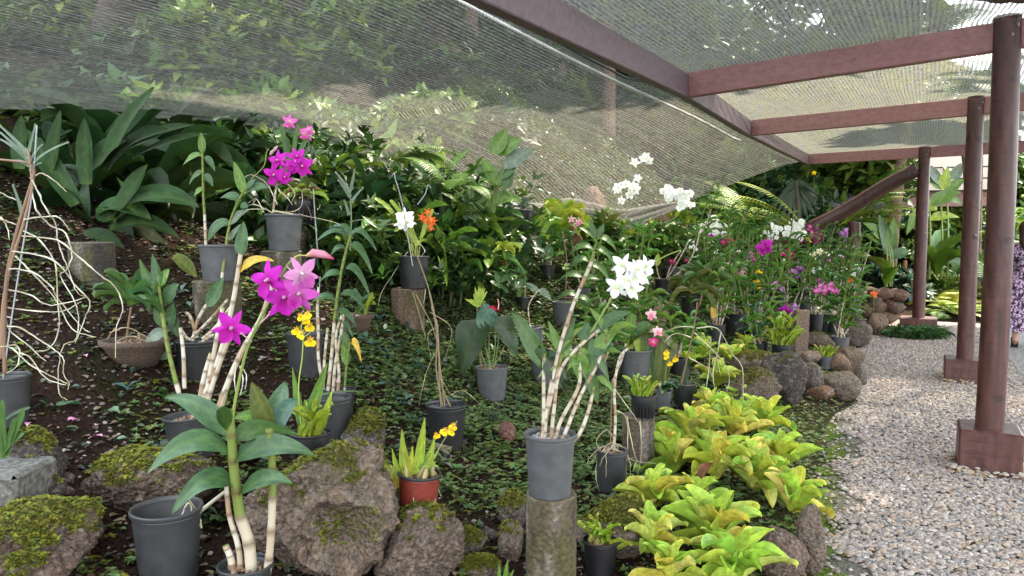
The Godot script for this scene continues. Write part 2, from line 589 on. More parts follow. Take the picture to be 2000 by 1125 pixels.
var beam_pts := []
func roof_y(s: float, l: float) -> float:
	var ks := [-3.0, 2.4, 5.78, 9.17, 14.38, 18.0]
	var left := [2.60, 2.64, 2.755, 2.855, 2.93, 2.95]
	var right := [2.82, 2.85, 2.885, 2.935, 2.965, 2.98]
	for i in range(1, ks.size()):
		if s <= ks[i]:
			var t: float = (s - ks[i - 1]) / (ks[i] - ks[i - 1])
			var w := clampf((1.8 - l) / 2.2, 0.0, 2.6)
			var y := lerpf(lerpf(left[i - 1], left[i], t), lerpf(right[i - 1], right[i], t), w)
			var sag := sin(t * PI) * (0.10 + 0.05 * sin(l * 2.0 + i)) * smoothstep(-0.1, 0.5, 1.8 - l)
			return y - sag + 0.022 * sin(l * 7.0 + s * 1.3) * sin(t * PI) + 0.012
	return 2.95

func build_structure() -> void:
	post(1955, 40, 4.9, 5.78, -0.43, 0.079, Vector3(0.35, 0.30, 0.35), "nearest and thickest red-brown post, standing on a square plinth in the gravel", 2.90)
	post(1893, 200, 7.9, 9.18, -0.445, 0.078, Vector3(0.38, 0.26, 0.38), "middle red-brown post, half hidden behind the nearest one", 2.93)
	post(1797, 295, 12.7, 14.38, -0.004, 0.092, Vector3(0.55, 0.16, 0.45), "farthest red-brown post with a strip of bare peeled timber, carrying the sloping log", 2.96, true)
	# long beam on the garden side
	beam_pts = [sl(-1.0, 1.55, 2.33), sl(2.6, 1.58, 2.455), sl(5.78, 1.61, 2.566), sl(9.17, 1.80, 2.667), sl(14.38, 1.82, 2.75)]
	sweep_beam("long_beam", beam_pts, 0.075, 0.175, M.old_beam, "long weathered purple-brown roof beam running away over the orchid bed")
	var ends := [[5.80, 1.57, 2.567, 2.695], [9.20, 1.76, 2.668, 2.745], [14.40, 1.78, 2.751, 2.79]]
	var names := ["nearest red-brown cross beam under the shade cloth", "second red-brown cross beam, with its end on the long beam beyond the first", "farthest red-brown cross beam, over the end of the shade house"]
	for i in 3:
		var e: Array = ends[i]
		var a := sl(e[0], e[1], e[2])
		var dir := sl(e[0], -0.43, e[3]) - a
		sweep_beam("cross_beam", [a, a + dir * 1.9], 0.07, 0.178, M.beam_paint, names[i], "beam", "cross beams of the shade house")
	# beam on the path side
	sweep_beam("path_beam", [sl(13.6, -2.6, 2.62), sl(14.9, -2.6, 2.64)], 0.1, 0.2, M.beam_paint, "short end of a light timber beam beyond the nearest post, at the right edge")
	# log brace
	var top := at(1792, 331, 12.75)
	var low := at(1556, 462, 13.7)
	low += (low - top) * 0.55
	var b := MB.new()
	var ps := []
	for i in 14:
		ps.push_back(top.lerp(low, i / 13.0) + Vector3(0, 0.02 * sin(i * 0.9), 0) - top)
	b.tube(ps, [0.115, 0.12, 0.122, 0.125, 0.12, 0.122, 0.126, 0.13], [Color(0.75, 0.85, 0.85), Color(0.65, 0.78, 0.8), Color(0.8, 0.9, 0.9)], 18)
	solo("log_brace", b.mesh(), M.paint, "thick dark log sloping from the farthest post down into the orchids", "log", "", top)
	# shade cloth roof
	net_material("roof_net", Color(0.57, 0.57, 0.55), 0.62, 0.98, 0.2, 5)
	net_material("side_net", Color(0.56, 0.55, 0.53), 0.17, 0.73, 0.08, 8)
	var g := MB.new()
	var ns := 130
	var nl := 44
	for i in ns:
		var s := lerpf(-2.5, 14.5, float(i) / (ns - 1))
		for j in nl:
			var l := lerpf(1.86, -2.9, float(j) / (nl - 1))
			g.pt(sl(s, l, roof_y(s, l)), Color.WHITE, Vector2(s / 3.6 + 0.03 * sin(l), l / 0.92 + 0.006 * sin(s * 1.7)))
	g.web(0, ns, nl)
	solo("shade_cloth", g.mesh(), M.roof_net, "grey-green shade cloth stretched flat over the cross beams as a roof", "shade cloth")
	# side curtain: rope line above, ground line on the bank
	var lowpx := [[-420, 205, 4.9], [-200, 208, 5.4], [0, 212, 6.0], [300, 232, 6.5], [600, 266, 7.2], [730, 312, 7.6], [870, 388, 8.2], [1050, 424, 8.6], [1200, 434, 9.1], [1300, 410, 9.9], [1450, 352, 11.5], [1535, 322, 13.2], [1572, 318, 14.1]]
	var lows := []
	for e in lowpx:
		lows.push_back(at(e[0], e[1], e[2]))
	var lowc := curve(lows, 10)
	var cols := []
	for p in lowc:
		cols.push_back([p.x * AF.x + p.z * AF.z, p])
	var n := MB.new()
	var nv := 46
	var nu := 150
	for i in nu:
		var s := lerpf(1.6, 14.3, float(i) / (nu - 1))
		# bottom point with this s
		var bp: Vector3 = cols[0][1]
		for k in range(1, cols.size()):
			if cols[k][0] >= s:
				bp = cols[k - 1][1].lerp(cols[k][1], clampf((s - cols[k - 1][0]) / maxf(cols[k][0] - cols[k - 1][0], 0.001), 0, 1))
				break
			bp = cols[k][1]
		var rope := sl(s, 1.98, rope_y(s))
		# the free edge past the rope, pulled down between its ties
		var tie := smoothstep(2.9, 3.4, s) * (1.0 - smoothstep(5.2, 5.9, s))
		var edge := sl(s, lerpf(1.70, 1.86, tie), lerpf(beam_y(s) + 0.12, rope_y(s) - 0.02, tie))
		for j in nv:
			var p: Vector3
			var dist: float
			if j < 5:
				p = edge.lerp(rope, j / 5.0)
				dist = -0.3 + 0.06 * j
			else:
				var t := (j - 5) / float(nv - 6)
				p = rope.lerp(bp, t)
				var span := rope.distance_to(bp)
				var bulge := sin(t * PI) * 0.10 * span * (0.35 if s < 5.0 else 0.6)
				p.y -= bulge * lerpf(0.75, -0.9, smoothstep(4.5, 7.5, s)) * smoothstep(14.0, 11.0, s)
				p += AL * 0.02 * sin(s * 1.3 + t * 3.0) * sin(t * PI)
				p.y += 0.006 * sin(s * 3.0 + t * 7.0) * sin(t * PI)
				dist = t * span
			n.pt(p, Color.WHITE, Vector2(s / 3.4, dist / 1.0))
	n.web(0, nu, nv)
	solo("shade_curtain", n.mesh(), M.side_net, "grey shade cloth hanging from a rope down to the bank behind the plants", "shade cloth")
	# rolled hem lying on the bank
	var hem := MB.new()
	for k in 5:
		var ps2 := []
		for e in [[985, 392, 8.35], [1050, 402, 8.5], [1110, 396 + k * 3, 8.7], [1160, 404 + k * 6, 8.85], [1215, 416 + k * 4, 9.05], [1270, 404 + k * 3, 9.5], [1330, 393, 10.1]]:
			ps2.push_back(at(e[0], e[1] + k * 3 + R(-3, 3), e[2] - 0.02 * k))
		hem.tube(curve(ps2, 6), [0.03, 0.05, 0.045, 0.055, 0.05, 0.045, 0.05, 0.04, 0.045, 0.05, 0.04, 0.045, 0.05, 0.04, 0.045, 0.05, 0.04, 0.045, 0.05, 0.045, 0.05, 0.045, 0.04, 0.05, 0.045, 0.04, 0.045, 0.04, 0.035, 0.03, 0.03, 0.025, 0.025, 0.02, 0.02, 0.015, 0.012], [Color.WHITE], 9)
	solo("rolled_hem", hem.mesh(), M.side_net, "loose rolled hem of grey shade cloth lying on the bank behind the orchids", "shade cloth")
	# rope
	var rp := MB.new()
	for k in 3:
		var ps3 := []
		for i in 240:
			var s := lerpf(1.8, 9.6, i / 239.0)
			var a := s * 60.0 + TAU * k / 3.0
			ps3.push_back(sl(s, 1.98, rope_y(s) - 0.012) + Vector3(0, sin(a), 0) * 0.0065 + AL * cos(a) * 0.0065)
		rp.tube(ps3, [0.0075], [Color(1, 1, 1)], 5)
	solo("rope", rp.mesh(), M.rope, "white twisted rope holding up the shade curtain beside the long beam", "rope")
	# dark cord hems on the free edge
	var cd := MB.new()
	for k in 2:
		var ps4 := []
		for i in 40:
			var s := lerpf(2.6, 6.1, i / 39.0)
			var tie := smoothstep(2.9, 3.4, s) * (1.0 - smoothstep(5.2, 5.9, s))
			ps4.push_back(sl(s, lerpf(1.70, 1.86, tie), lerpf(beam_y(s) + 0.12, rope_y(s) - 0.02, tie)) + AL * 0.012 * k + Vector3(0, 0.012 * k, 0))
		cd.tube(ps4, [0.006], [Color(0.05, 0.05, 0.05)], 5)
	solo("edge_cord", cd.mesh(), M.stem, "dark cord sewn into the sagging edge of the shade curtain", "cord")
	# bits of fallen leaf lying on the roof
	var lm := MB.new()
	lm.pt(Vector3(-0.5, 0, 0)); lm.pt(Vector3(0, 0.06, 0.2)); lm.pt(Vector3(0.5, 0.03, 0.02)); lm.pt(Vector3(0.02, 0.05, -0.2))
	lm.quad(0, 1, 2, 3)
	var lmm := lm.mesh()
	var spots := [[1202, 37], [1190, 12], [1300, 22], [1325, 25], [1352, 48], [1380, 54], [1420, 60], [1490, 12], [1520, 25], [1700, 258], [1745, 265], [1688, 140], [1590, 150], [1592, 54], [1240, 96], [1830, 22], [1640, 16], [1450, 90], [1760, 60], [1550, 110]]
	for i in spots.size():
		var r := ray(spots[i][0], spots[i][1])
		r /= -r.z
		var d := 2.5
		while d < 14.0:
			var p := Vector3(0, EYE, 0) + r * d
			if p.y > roof_y(p.x * AF.x + p.z * AF.z, p.x * AL.x + p.z * AL.z) + 0.012: break
			d += 0.01
		var o := solo("fallen_leaf", lmm, M.leaf_matt, "small dead leaf lying on the shade cloth roof", "leaf", "dead leaves on the shade cloth roof", Vector3(0, EYE, 0) + r * d)
		o.basis = Basis.from_euler(Vector3(0, R(0, TAU), 0)).scaled(Vector3.ONE * R(0.03, 0.07))
		o.material_override = M.dead_leaf

func beam_y(s: float) -> float:
	return lerpf(2.42, 2.60, clampf((s - 1.6) / 5.0, 0, 1)) if s < 6.6 else lerpf(2.60, 2.76, clampf((s - 6.6) / 7.7, 0, 1))

func rope_y(s: float) -> float:
	return 2.665 + 0.015 * sin(s) if s < 9.2 else lerpf(2.67, 2.78, clampf((s - 9.2) / 5.2, 0, 1))

# ------------------------------------------------------------------ rocks
func ball(n: int) -> Array:
	# unit sphere from a subdivided cube: points and faces
	if cache.has("ball%d" % n): return cache["ball%d" % n]
	var vs := PackedVector3Array()
	var fs := PackedInt32Array()
	var index := {}
	var axes := [[Vector3.RIGHT, Vector3.UP, Vector3.BACK], [Vector3.LEFT, Vector3.BACK, Vector3.UP], [Vector3.UP, Vector3.BACK, Vector3.RIGHT], [Vector3.DOWN, Vector3.RIGHT, Vector3.BACK], [Vector3.BACK, Vector3.RIGHT, Vector3.UP], [Vector3.FORWARD, Vector3.UP, Vector3.RIGHT]]
	for ax in axes:
		for i in n:
			for j in n:
				var id := []
				for e in [[0, 0], [1, 0], [1, 1], [0, 1]]:
					var p: Vector3 = ax[0] + ax[1] * (2.0 * (i + e[0]) / n - 1.0) + ax[2] * (2.0 * (j + e[1]) / n - 1.0)
					p = Vector3(tan(p.x * 0.785), tan(p.y * 0.785), tan(p.z * 0.785)).normalized()
					var key := Vector3i(roundi(p.x * 9999), roundi(p.y * 9999), roundi(p.z * 9999))
					if not index.has(key):
						index[key] = vs.size()
						vs.push_back(p)
					id.push_back(index[key])
				fs.append_array([id[0], id[1], id[2], id[0], id[2], id[3]])
	cache["ball%d" % n] = [vs, fs]
	return cache["ball%d" % n]

func rock_mesh(size: Vector3, seed_: int, res: int, tone: Color, moss: float, angular := 0.5, hollow := false) -> ArrayMesh:
	var bl := ball(res)
	var b := MB.new()
	var n := FastNoiseLite.new()
	n.seed = seed_
	n.frequency = 1.0
	n.fractal_octaves = 5
	var r2 := RandomNumberGenerator.new()
	r2.seed = seed_
	var planes := []
	for k in 9:
		planes.push_back([Vector3(r2.randf_range(-1, 1), r2.randf_range(-0.8, 1), r2.randf_range(-1, 1)).normalized(), r2.randf_range(0.56, 0.95)])
	var smax := maxf(size.x, maxf(size.y, size.z))
	moss_pts.clear()
	for p: Vector3 in bl[0]:
		var r := 1.0 + 0.16 * n.get_noise_3dv(p * 1.1)
		for pl in planes:
			var dd: float = p.dot(pl[0]) * r
			if dd > pl[1]: r -= (dd - pl[1]) / maxf(p.dot(pl[0]), 0.3) * angular
		r += 0.10 * n.get_noise_3dv(p * 2.6 + Vector3(5, 1, 2)) + 0.035 * n.get_noise_3dv(p * 7.0)
		r -= 0.10 * maxf(0.0, 0.5 - absf(n.get_noise_3dv(p * 1.7 + Vector3(9, 9, 9))) * 7.0) * angular
		if hollow:
			var hc := Vector3(0.46, -0.12, 0.82)
			var hr := 0.50 + 0.16 * n.get_noise_3dv(p * 1.3 + Vector3(8, 0, 0))
			var pc := p.dot(hc)
			var disc: float = pc * pc - hc.length_squared() + hr * hr
			var rim := p.angle_to(hc)
			r += 0.13 * smoothstep(0.95, 0.62, rim) * smoothstep(-0.1, 0.35, p.y + 0.25)
			if disc > 0.0: r = minf(r, lerpf(r, maxf(pc - sqrt(disc), 0.42), 0.8) + 0.08 * n.get_noise_3dv(p * 2.1 + Vector3(4, 4, 0)))
		var q := p * r * size * 0.5
		var a := n.get_noise_3dv(q * 9.0 / maxf(smax, 0.2) + Vector3(3, 3, 3))
		var a2 := n.get_noise_3dv(q * 30.0 / maxf(smax, 0.2))
		var col := tone.lerp(Color(tone.r * 1.65, tone.g * 1.55, tone.b * 1.45), clampf(0.5 + a * 1.4, 0, 1)) * (1.0 + 0.5 * a2)
		col = col.lerp(Color(tone.r * 1.3, tone.g * 0.8, tone.b * 0.6), clampf(a2 * 2.0 - 0.35, 0, 0.6))
		col = col.lerp(Color(0.34, 0.30, 0.26), clampf(n.get_noise_3dv(q * 14.0 / maxf(smax, 0.2) + Vector3(70, 2, 0)) * 3.0 - 0.55, 0, 0.75))
		var mk := clampf((p.y * 0.75 + 0.55 * a + 0.5 * n.get_noise_3dv(q * 5.0 / maxf(smax, 0.2) + Vector3(31, 0, 0)) - (1.05 - moss)) * 4.0, 0, 1)
		if hollow and p.distance_to(Vector3(0.62, -0.1, 0.8)) < 0.42 + 0.2 * a: mk = maxf(mk, clampf(0.4 + 2.5 * a2, 0, 1))
		var mc := Color(0.075, 0.085, 0.02).lerp(Color(0.15, 0.15, 0.025), clampf(0.5 + a2 * 2.0, 0, 1))
		col = col.lerp(mc, mk * 0.92)
		if mk > 0.55: moss_pts.push_back(q)
		b.pt(q, col)
	b.f = bl[1].duplicate()
	return b.mesh()

var rock_no := 0
var moss_pts := []
func rock(px: float, py: float, w: float, h: float, label: String, o := {}) -> Node3D:
	# px, py: middle of the rock in the picture; w, h its size there
	rock_no += 1
	var p := hit(px, py + h * 0.42)
	if o.has("d"): p = at(px, py + h * 0.42, o.d)
	var d := depth(p)
	var sx: float = w * d / FOCAL
	var sy: float = h * d / FOCAL
	var sz: float = o.get("deep", (sx + sy) * 0.5)
	var c := at(px, py, d)
	c += Vector3(c.x, 0, c.z).normalized() * sz * o.get("back", 0.25)
	var tone: Color = o.get("tone", [Color(0.165, 0.135, 0.11), Color(0.14, 0.125, 0.11), Color(0.185, 0.155, 0.13), Color(0.12, 0.11, 0.105)][rock_no % 4])
	var res := clampi(int(w / 5.0), 8, 64)
	var m := rock_mesh(Vector3(sx * 1.06, sy * o.get("tall", 1.18), sz), 100 + rock_no, res, tone, o.get("moss", 0.45), o.get("ang", 0.85), o.get("hollow", false))
	var r := solo(o.get("name", "boulder" if w > 60 else "rock"), m, M.stone, label, "rock", o.get("group", ""), c)
	if w > 55 and moss_pts.size() > 20:
		var xs := []
		var cs := []
		for i in int(clampf(moss_pts.size() * 1.6, 60, 1500)):
			var q: Vector3 = (moss_pts[rng.randi() % moss_pts.size()] as Vector3) + Vector3(R(-1, 1), 0.0, R(-1, 1)) * sx * 0.018
			xs.push_back(Transform3D(Basis.from_euler(Vector3(R(-0.5, 0.5), R(0, TAU), R(-0.5, 0.5))).scaled(Vector3.ONE * R(0.006, 0.015)), q * 1.004))
			cs.push_back(jit(Color(0.10, 0.115, 0.025).lerp(Color(0.19, 0.19, 0.03), rng.randf())))
		scatter("moss", sprig_mesh(9, 1.0, 0.35, 13), M.moss, xs, cs, r)
	r.rotation = Vector3(o.get("tip", 0.0), o.get("turn", 0.0), o.get("roll", 0.0))
	return r

func leaf_pile() -> void:
	# dead leaves caught in a sag of the roof
	var r := ray(1990, -14)
	r /= -r.z
	var o := thing("leaf_pile", "dark heap of dead leaves sagging on the shade cloth above the nearest post", "leaf pile", Vector3.ZERO)
	var d := 2.5
	while d < 14.0:
		var p := Vector3(0, EYE, 0) + r * d
		if p.y > roof_y(p.x * AF.x + p.z * AF.z, p.x * AL.x + p.z * AL.z): break
		d += 0.01
	o.position = Vector3(0, EYE, 0) + r * d + Vector3(0, 0.02, 0)
	var b := MB.new()
	var bl := ball(10)
	for p: Vector3 in bl[0]:
		b.pt(p * Vector3(0.26, 0.05, 0.16) * (1.0 + 0.3 * nz.get_noise_3dv(p * 90.0)), Color(1, 1, 1) * (0.9 + 0.6 * nz.get_noise_3dv(p * 200.0)))
	b.f = bl[1].duplicate()
	part("heap", b.mesh(), M.dead_leaf, o)

func build_rocks() -> void:
	rock(612, 1010, 330, 235, "big mossy boulder with a hollow in its face, below the black basket pot", {"hollow": true, "moss": 0.62, "deep": 0.55, "tone": Color(0.195, 0.16, 0.13), "tall": 1.3, "back": 0.15})
	rock(815, 1085, 190, 150, "broken brown boulder under the red pot", {"ang": 0.9, "tone": Color(0.15, 0.12, 0.10)})
	rock(280, 965, 270, 130, "broad dark flat rock behind the empty black pot", {"moss": 0.6, "tone": Color(0.10, 0.075, 0.06), "deep": 0.5})
	rock(90, 1075, 240, 150, "low mossy slab in the bottom left corner", {"moss": 0.85, "tone": Color(0.12, 0.09, 0.075), "deep": 0.5})
	rock(30, 1120, 130, 60, "grey rock with a yellow-green mossy top at the very bottom left", {"moss": 0.8, "d": 2.25})
	rock(75, 905, 130, 110, "dark rock behind the concrete trough", {"moss": 0.55, "tone": Color(0.075, 0.07, 0.068)})
	rock(95, 965, 70, 60, "dark cracked rock beside the concrete trough", {"tone": Color(0.07, 0.06, 0.055)})
	var g := "small loose stones beside the trough"
	rock(117, 998, 40, 38, "smooth grey round stone next to the trough", {"group": g, "tone": Color(0.16, 0.15, 0.145), "ang": 0.2, "moss": 0.0})
	rock(150, 993, 40, 30, "brown cobble touching the smooth grey stone", {"group": g, "moss": 0.0})
	rock(160, 1025, 46, 38, "dull olive cobble between the slab and the flat rock", {"group": g, "moss": 0.2})
	rock(183, 995, 22, 20, "little brown pebble right of the brown cobble", {"group": g, "moss": 0.0})
	rock(130, 960, 36, 22, "reddish chip above the smooth grey stone", {"group": g, "moss": 0.0, "tone": Color(0.19, 0.13, 0.11)})
	rock(132, 935, 26, 24, "small tan stone above the reddish chip", {"group": g, "moss": 0.0})
	rock(215, 892, 26, 18, "brown pebble on the soil behind the flat rock", {"group": g, "moss": 0.0})
	rock(240, 888, 20, 16, "grey pebble on the soil behind the flat rock", {"group": g, "moss": 0.0})
	rock(292, 890, 20, 16, "dark pebble at the right end of the flat rock", {"group": g, "moss": 0.0})
	rock(920, 1065, 62, 60, "mossy stone right of the broken brown boulder", {"moss": 0.95})
	rock(995, 1065, 62, 70, "rounded brown stone beside the mossy column", {"moss": 0.5})
	rock(955, 1045, 34, 28, "small brown stone between the two mossy stones", {"moss": 0.1})
	rock(940, 1115, 90, 40, "moss covered rock at the bottom edge left of the column", {"moss": 1.0})
	rock(1000, 1005, 60, 70, "moss capped rock behind the column", {"moss": 0.85})
	rock(990, 848, 34, 40, "single reddish angular stone among the groundcover", {"tone": Color(0.19, 0.10, 0.08), "moss": 0.0, "ang": 0.95})
	rock(715, 865, 100, 110, "upright mossy rock behind the black basket pot", {"moss": 0.8})
	rock(1210, 1040, 180, 110, "wide mossy rock under the front bromeliads", {"moss": 0.9})
	rock(1525, 1090, 110, 90, "smooth brown boulder in front of the bromeliads", {"moss": 0.15, "ang": 0.3, "tone": Color(0.17, 0.13, 0.11)})
	rock(1580, 1065, 56, 130, "tall brown edging rock against the gravel in the foreground", {"moss": 0.3, "ang": 0.5})
	rock(1550, 958, 40, 30, "grey edging stone peeping out behind the bromeliads", {"moss": 0.1, "tone": Color(0.13, 0.12, 0.12)})
	rock(1468, 775, 110, 90, "brown sloping rock below the middle bromeliads", {"moss": 0.55})
	rock(1530, 745, 90, 100, "dark grey lumpy edging boulder overhanging the gravel", {"tone": Color(0.075, 0.07, 0.068), "moss": 0.3, "ang": 0.8})
	rock(1470, 715, 110, 50, "moss stained rock under the basket pots", {"moss": 0.75})
	rock(1588, 745, 46, 60, "brown pitted edging rock under the small grass pot", {"ang": 0.8, "moss": 0.1})
	rock(1640, 752, 75, 62, "long leaning grey-brown edging slab", {"roll": -0.5, "moss": 0.2, "tone": Color(0.16, 0.14, 0.12)})
	rock(1600, 770, 56, 30, "low rusty rock at the foot of the edging", {"tone": Color(0.17, 0.11, 0.075), "moss": 0.1})
	rock(1573, 700, 60, 36, "pale brown rock behind the small grass pot", {"moss": 0.2})
	rock(1640, 712, 45, 36, "square tan rock beside the small grass pot", {"tone": Color(0.22, 0.16, 0.12), "ang": 0.9, "moss": 0.0})
	rock(1664, 706, 50, 60, "round brown edging boulder below the grey cane pot", {"moss": 0.3})
	rock(1680, 740, 24, 40, "narrow edging rock at the gravel below the round boulder", {"moss": 0.1})
	rock(1600, 668, 70, 36, "grey-brown rock behind the weathered stake", {"moss": 0.4})
	rock(1640, 690, 46, 24, "reddish rock under the grey cane pot", {"tone": Color(0.19, 0.13, 0.10), "moss": 0.1})
	rock(1668, 652, 66, 50, "grey boulder in front of the pale grey pot", {"moss": 0.3, "tone": Color(0.14, 0.125, 0.11)})
	rock(1712, 638, 50, 46, "sharp edged brown boulder left of the grass tuft", {"ang": 0.95, "tone": Color(0.17, 0.125, 0.09), "moss": 0.2})
	rock(1255, 615, 90, 70, "pinkish boulder among the pots in the middle of the bed", {"tone": Color(0.25, 0.175, 0.14), "moss": 0.35})
	rock(1205, 560, 60, 60, "moss covered rock left of the pinkish boulder", {"moss": 0.9})
	rock(1150, 545, 60, 40, "olive mossy rock beneath the arching dendrobium", {"moss": 0.95})
	rock(1308, 452, 50, 128, "tall orange-tan rock standing behind the white orchids", {"tone": Color(0.27, 0.18, 0.11), "moss": 0.35, "d": 10.4, "ang": 0.9, "deep": 0.5, "roll": 0.25})
	rock(1160, 396, 50, 60, "pinkish rock showing under the hem of the shade curtain", {"tone": Color(0.3, 0.2, 0.16), "moss": 0.0, "d": 9.2})
	rock(1120, 465, 34, 50, "rusty brown rock behind the yellow-green strap orchid", {"tone": Color(0.19, 0.11, 0.07), "moss": 0.5, "d": 8.0})
	# dry stone wall at the far end
	var w := [[1722, 574, 46, 24], [1752, 577, 44, 26], [1704, 588, 30, 32], [1710, 598, 46, 34], [1735, 594, 24, 20], [1748, 602, 42, 26], [1725, 622, 60, 26], [1690, 606, 34, 30], [1700, 570, 28, 20], [1672, 575, 40, 26]]
	var wn := ["flat brown capstone of the dry stone wall", "broad reddish block at the wall's top right corner", "narrow block at the left of the dry stone wall", "big rounded block in the middle of the dry stone wall", "small filler stone in the middle of the dry stone wall", "grey rounded block low on the wall's right", "wide base stone of the dry stone wall", "brown block low on the wall's left", "thin slab on top of the wall's left end", "pale concrete-like slab behind the pale grey pot"]
	for i in w.size():
		rock(w[i][0], w[i][1], w[i][2], w[i][3], wn[i], {"group": "stones of the dry stone wall", "moss": 0.05, "ang": 0.8, "d": 12.3, "deep": 0.35, "tall": 1.05, "name": "wall_stone", "tone": [Color(0.2, 0.135, 0.10), Color(0.18, 0.11, 0.085), Color(0.15, 0.115, 0.09)][i % 3]})

# ------------------------------------------------------------------ plant parts
var G := {
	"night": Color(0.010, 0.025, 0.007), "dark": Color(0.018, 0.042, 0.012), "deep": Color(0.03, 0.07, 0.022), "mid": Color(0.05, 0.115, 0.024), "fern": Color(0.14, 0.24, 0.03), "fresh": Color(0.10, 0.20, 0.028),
	"lime": Color(0.26, 0.36, 0.035), "yellow": Color(0.34, 0.36, 0.04), "blue": Color(0.05, 0.115, 0.042), "olive": Color(0.10, 0.125, 0.03),
	"brom": Color(0.50, 0.60, 0.075), "brom2": Color(0.62, 0.64, 0.14), "brom3": Color(0.32, 0.46, 0.06), "gold": Color(0.55, 0.36, 0.03), "brown": Color(0.16, 0.075, 0.03), "silver": Color(0.12, 0.17, 0.12), "teal": Color(0.045, 0.11, 0.075),
}

func width_at(kind: String, t: float) -> float:
	match kind:
		"strap": return minf(1.0, 0.62 + t * 1.6) * (1.0 if t < 0.8 else sqrt(maxf(0.0, 1.0 - pow((t - 0.8) / 0.2, 2.0)) + 0.0004))
		"brom": return (0.70 + 0.30 * sin(PI * clampf(t * 0.95, 0, 1))) * (1.0 if t < 0.58 else pow(maxf(0.0, 1.0 - pow((t - 0.58) / 0.42, 1.8)), 0.6))
		"broad": return (0.62 + 0.38 * sin(PI * clampf(t * 0.95, 0, 1))) * (1.0 if t < 0.62 else pow(maxf(0.0, 1.0 - pow((t - 0.62) / 0.38, 1.5)), 0.75))
		"oval": return pow(maxf(sin(PI * pow(t, 0.8)), 0.0), 0.75)
		"heart": return pow(maxf(sin(PI * pow(t, 0.55)), 0.0), 0.8) * (1.0 if t > 0.05 else 0.85)
		"grass": return minf(1.0, 0.5 + t * 2.0) * pow(maxf(1.0 - t, 0.0), 0.6)
		"terete": return 1.0 - 0.6 * t
	return minf(0.35 + t * 3.2, 1.0) * pow(maxf(sin(PI * (0.18 + 0.82 * pow(t, 0.85))), 0.0), 0.85)   # lance

func tt(i: int, n: int) -> float:
	return 1.0 - pow(1.0 - float(i) / (n - 1), 1.5)

func blade(b: MB, cp: Array, side: Vector3, wid: float, kind: String, fold: float, col: Color, seed_: float, up_hint := Vector3.UP) -> void:
	var n := cp.size()
	var start := b.v.size()
	var cols := 5
	for i in n:
		var t := tt(i, n)
		var tg: Vector3 = (cp[mini(i + 1, n - 1)] - cp[maxi(i - 1, 0)]).normalized()
		var sd := (side - tg * side.dot(tg)).normalized()
		var nr := sd.cross(tg)
		if nr.dot(up_hint) < 0: nr = -nr
		var w := wid * 0.5 * maxf(width_at(kind, t), 0.02)
		for k in cols:
			var x := k / 2.0 - 1.0
			var wave := sin(t * 8.0 + seed_ * 5.0 + x * 2.0) * 0.05 * wid * absf(x)
			var p: Vector3 = cp[i] + sd * w * x + nr * (fold * w * pow(absf(x), 1.4) + wave)
			var c := col * (1.0 + 0.16 * sin(t * 5.0 + seed_ * 9.0 + x * 1.5) * sin(seed_ * 3.0 + t * 11.0))
			c *= 0.93 + 0.14 * absf(x)
			if k == 2: c = c.lerp(Color(col.r * 1.7 + 0.02, col.g * 1.45 + 0.02, col.b * 1.3), 0.45)
			if t > 0.9: c = c.lerp(Color(col.r * 2.2 + 0.03, col.g * 1.5 + 0.01, col.b), (t - 0.9) * 4.0 * fposmod(seed_ * 7.3, 1.0))
			if t < 0.12: c = c.lerp(Color(col.r * 1.8 + 0.03, col.g * 1.6 + 0.03, col.b * 1.4), (0.12 - t) * 5.0)
			b.pt(p, c, Vector2(x * 0.5 + 0.5, t))
	b.web(start, n, cols)

func unit_leaf(kind: String, droop: int, colname: String, variant: int) -> ArrayMesh:
	var key := "%s%d%s%d" % [kind, droop, colname, variant]
	if cache.has(key): return cache[key]
	var r2 := RandomNumberGenerator.new()
	r2.seed = hash(key)
	var segs := 9
	var cp := []
	var p := Vector3.ZERO
	var th := 0.0
	var dr := deg_to_rad(droop) * r2.randf_range(0.85, 1.15)
	var yaw := r2.randf_range(-0.25, 0.25)
	var path := []
	for i in 61:
		path.push_back(p)
		var t := i / 60.0
		th = dr * pow(t, 1.25)
		p += Vector3(sin(yaw * t), cos(th), sin(th)).normalized() / 60.0
	for i in segs + 1:
		cp.push_back(path[roundi(tt(i, segs + 1) * 60.0)])
	var b := MB.new()
	var c: Color = G[colname]
	c = Color(c.r * r2.randf_range(0.8, 1.25), c.g * r2.randf_range(0.88, 1.15), c.b * r2.randf_range(0.8, 1.2))
	blade(b, cp, Vector3.RIGHT, 1.0, kind, {"strap": 0.35, "brom": 0.42, "oval": 0.22, "grass": 0.4}.get(kind, 0.25), c, r2.randf(), Vector3(0, 0.3, -1))
	cache[key] = b.mesh()
	return cache[key]

func leaf_xf(pos: Vector3, az: float, elev: float, ln: float, wid: float, roll := 0.0) -> Transform3D:
	var bs := Basis(Vector3.UP, az) * Basis(Vector3.RIGHT, PI / 2 - elev) * Basis(Vector3.UP, roll)
	return Transform3D(bs.scaled_local(Vector3(wid, ln, ln)), pos)

func leaf(parent: Node, pos: Vector3, az: float, elev: float, ln: float, wid: float, kind: String, droop: int, colname: String, roll := 0.0, m := "leaf") -> MeshInstance3D:
	return part("leaf", unit_leaf(kind, droop, colname, rng.randi() % 3), M[m], parent, leaf_xf(pos, az, elev, ln, wid, roll))

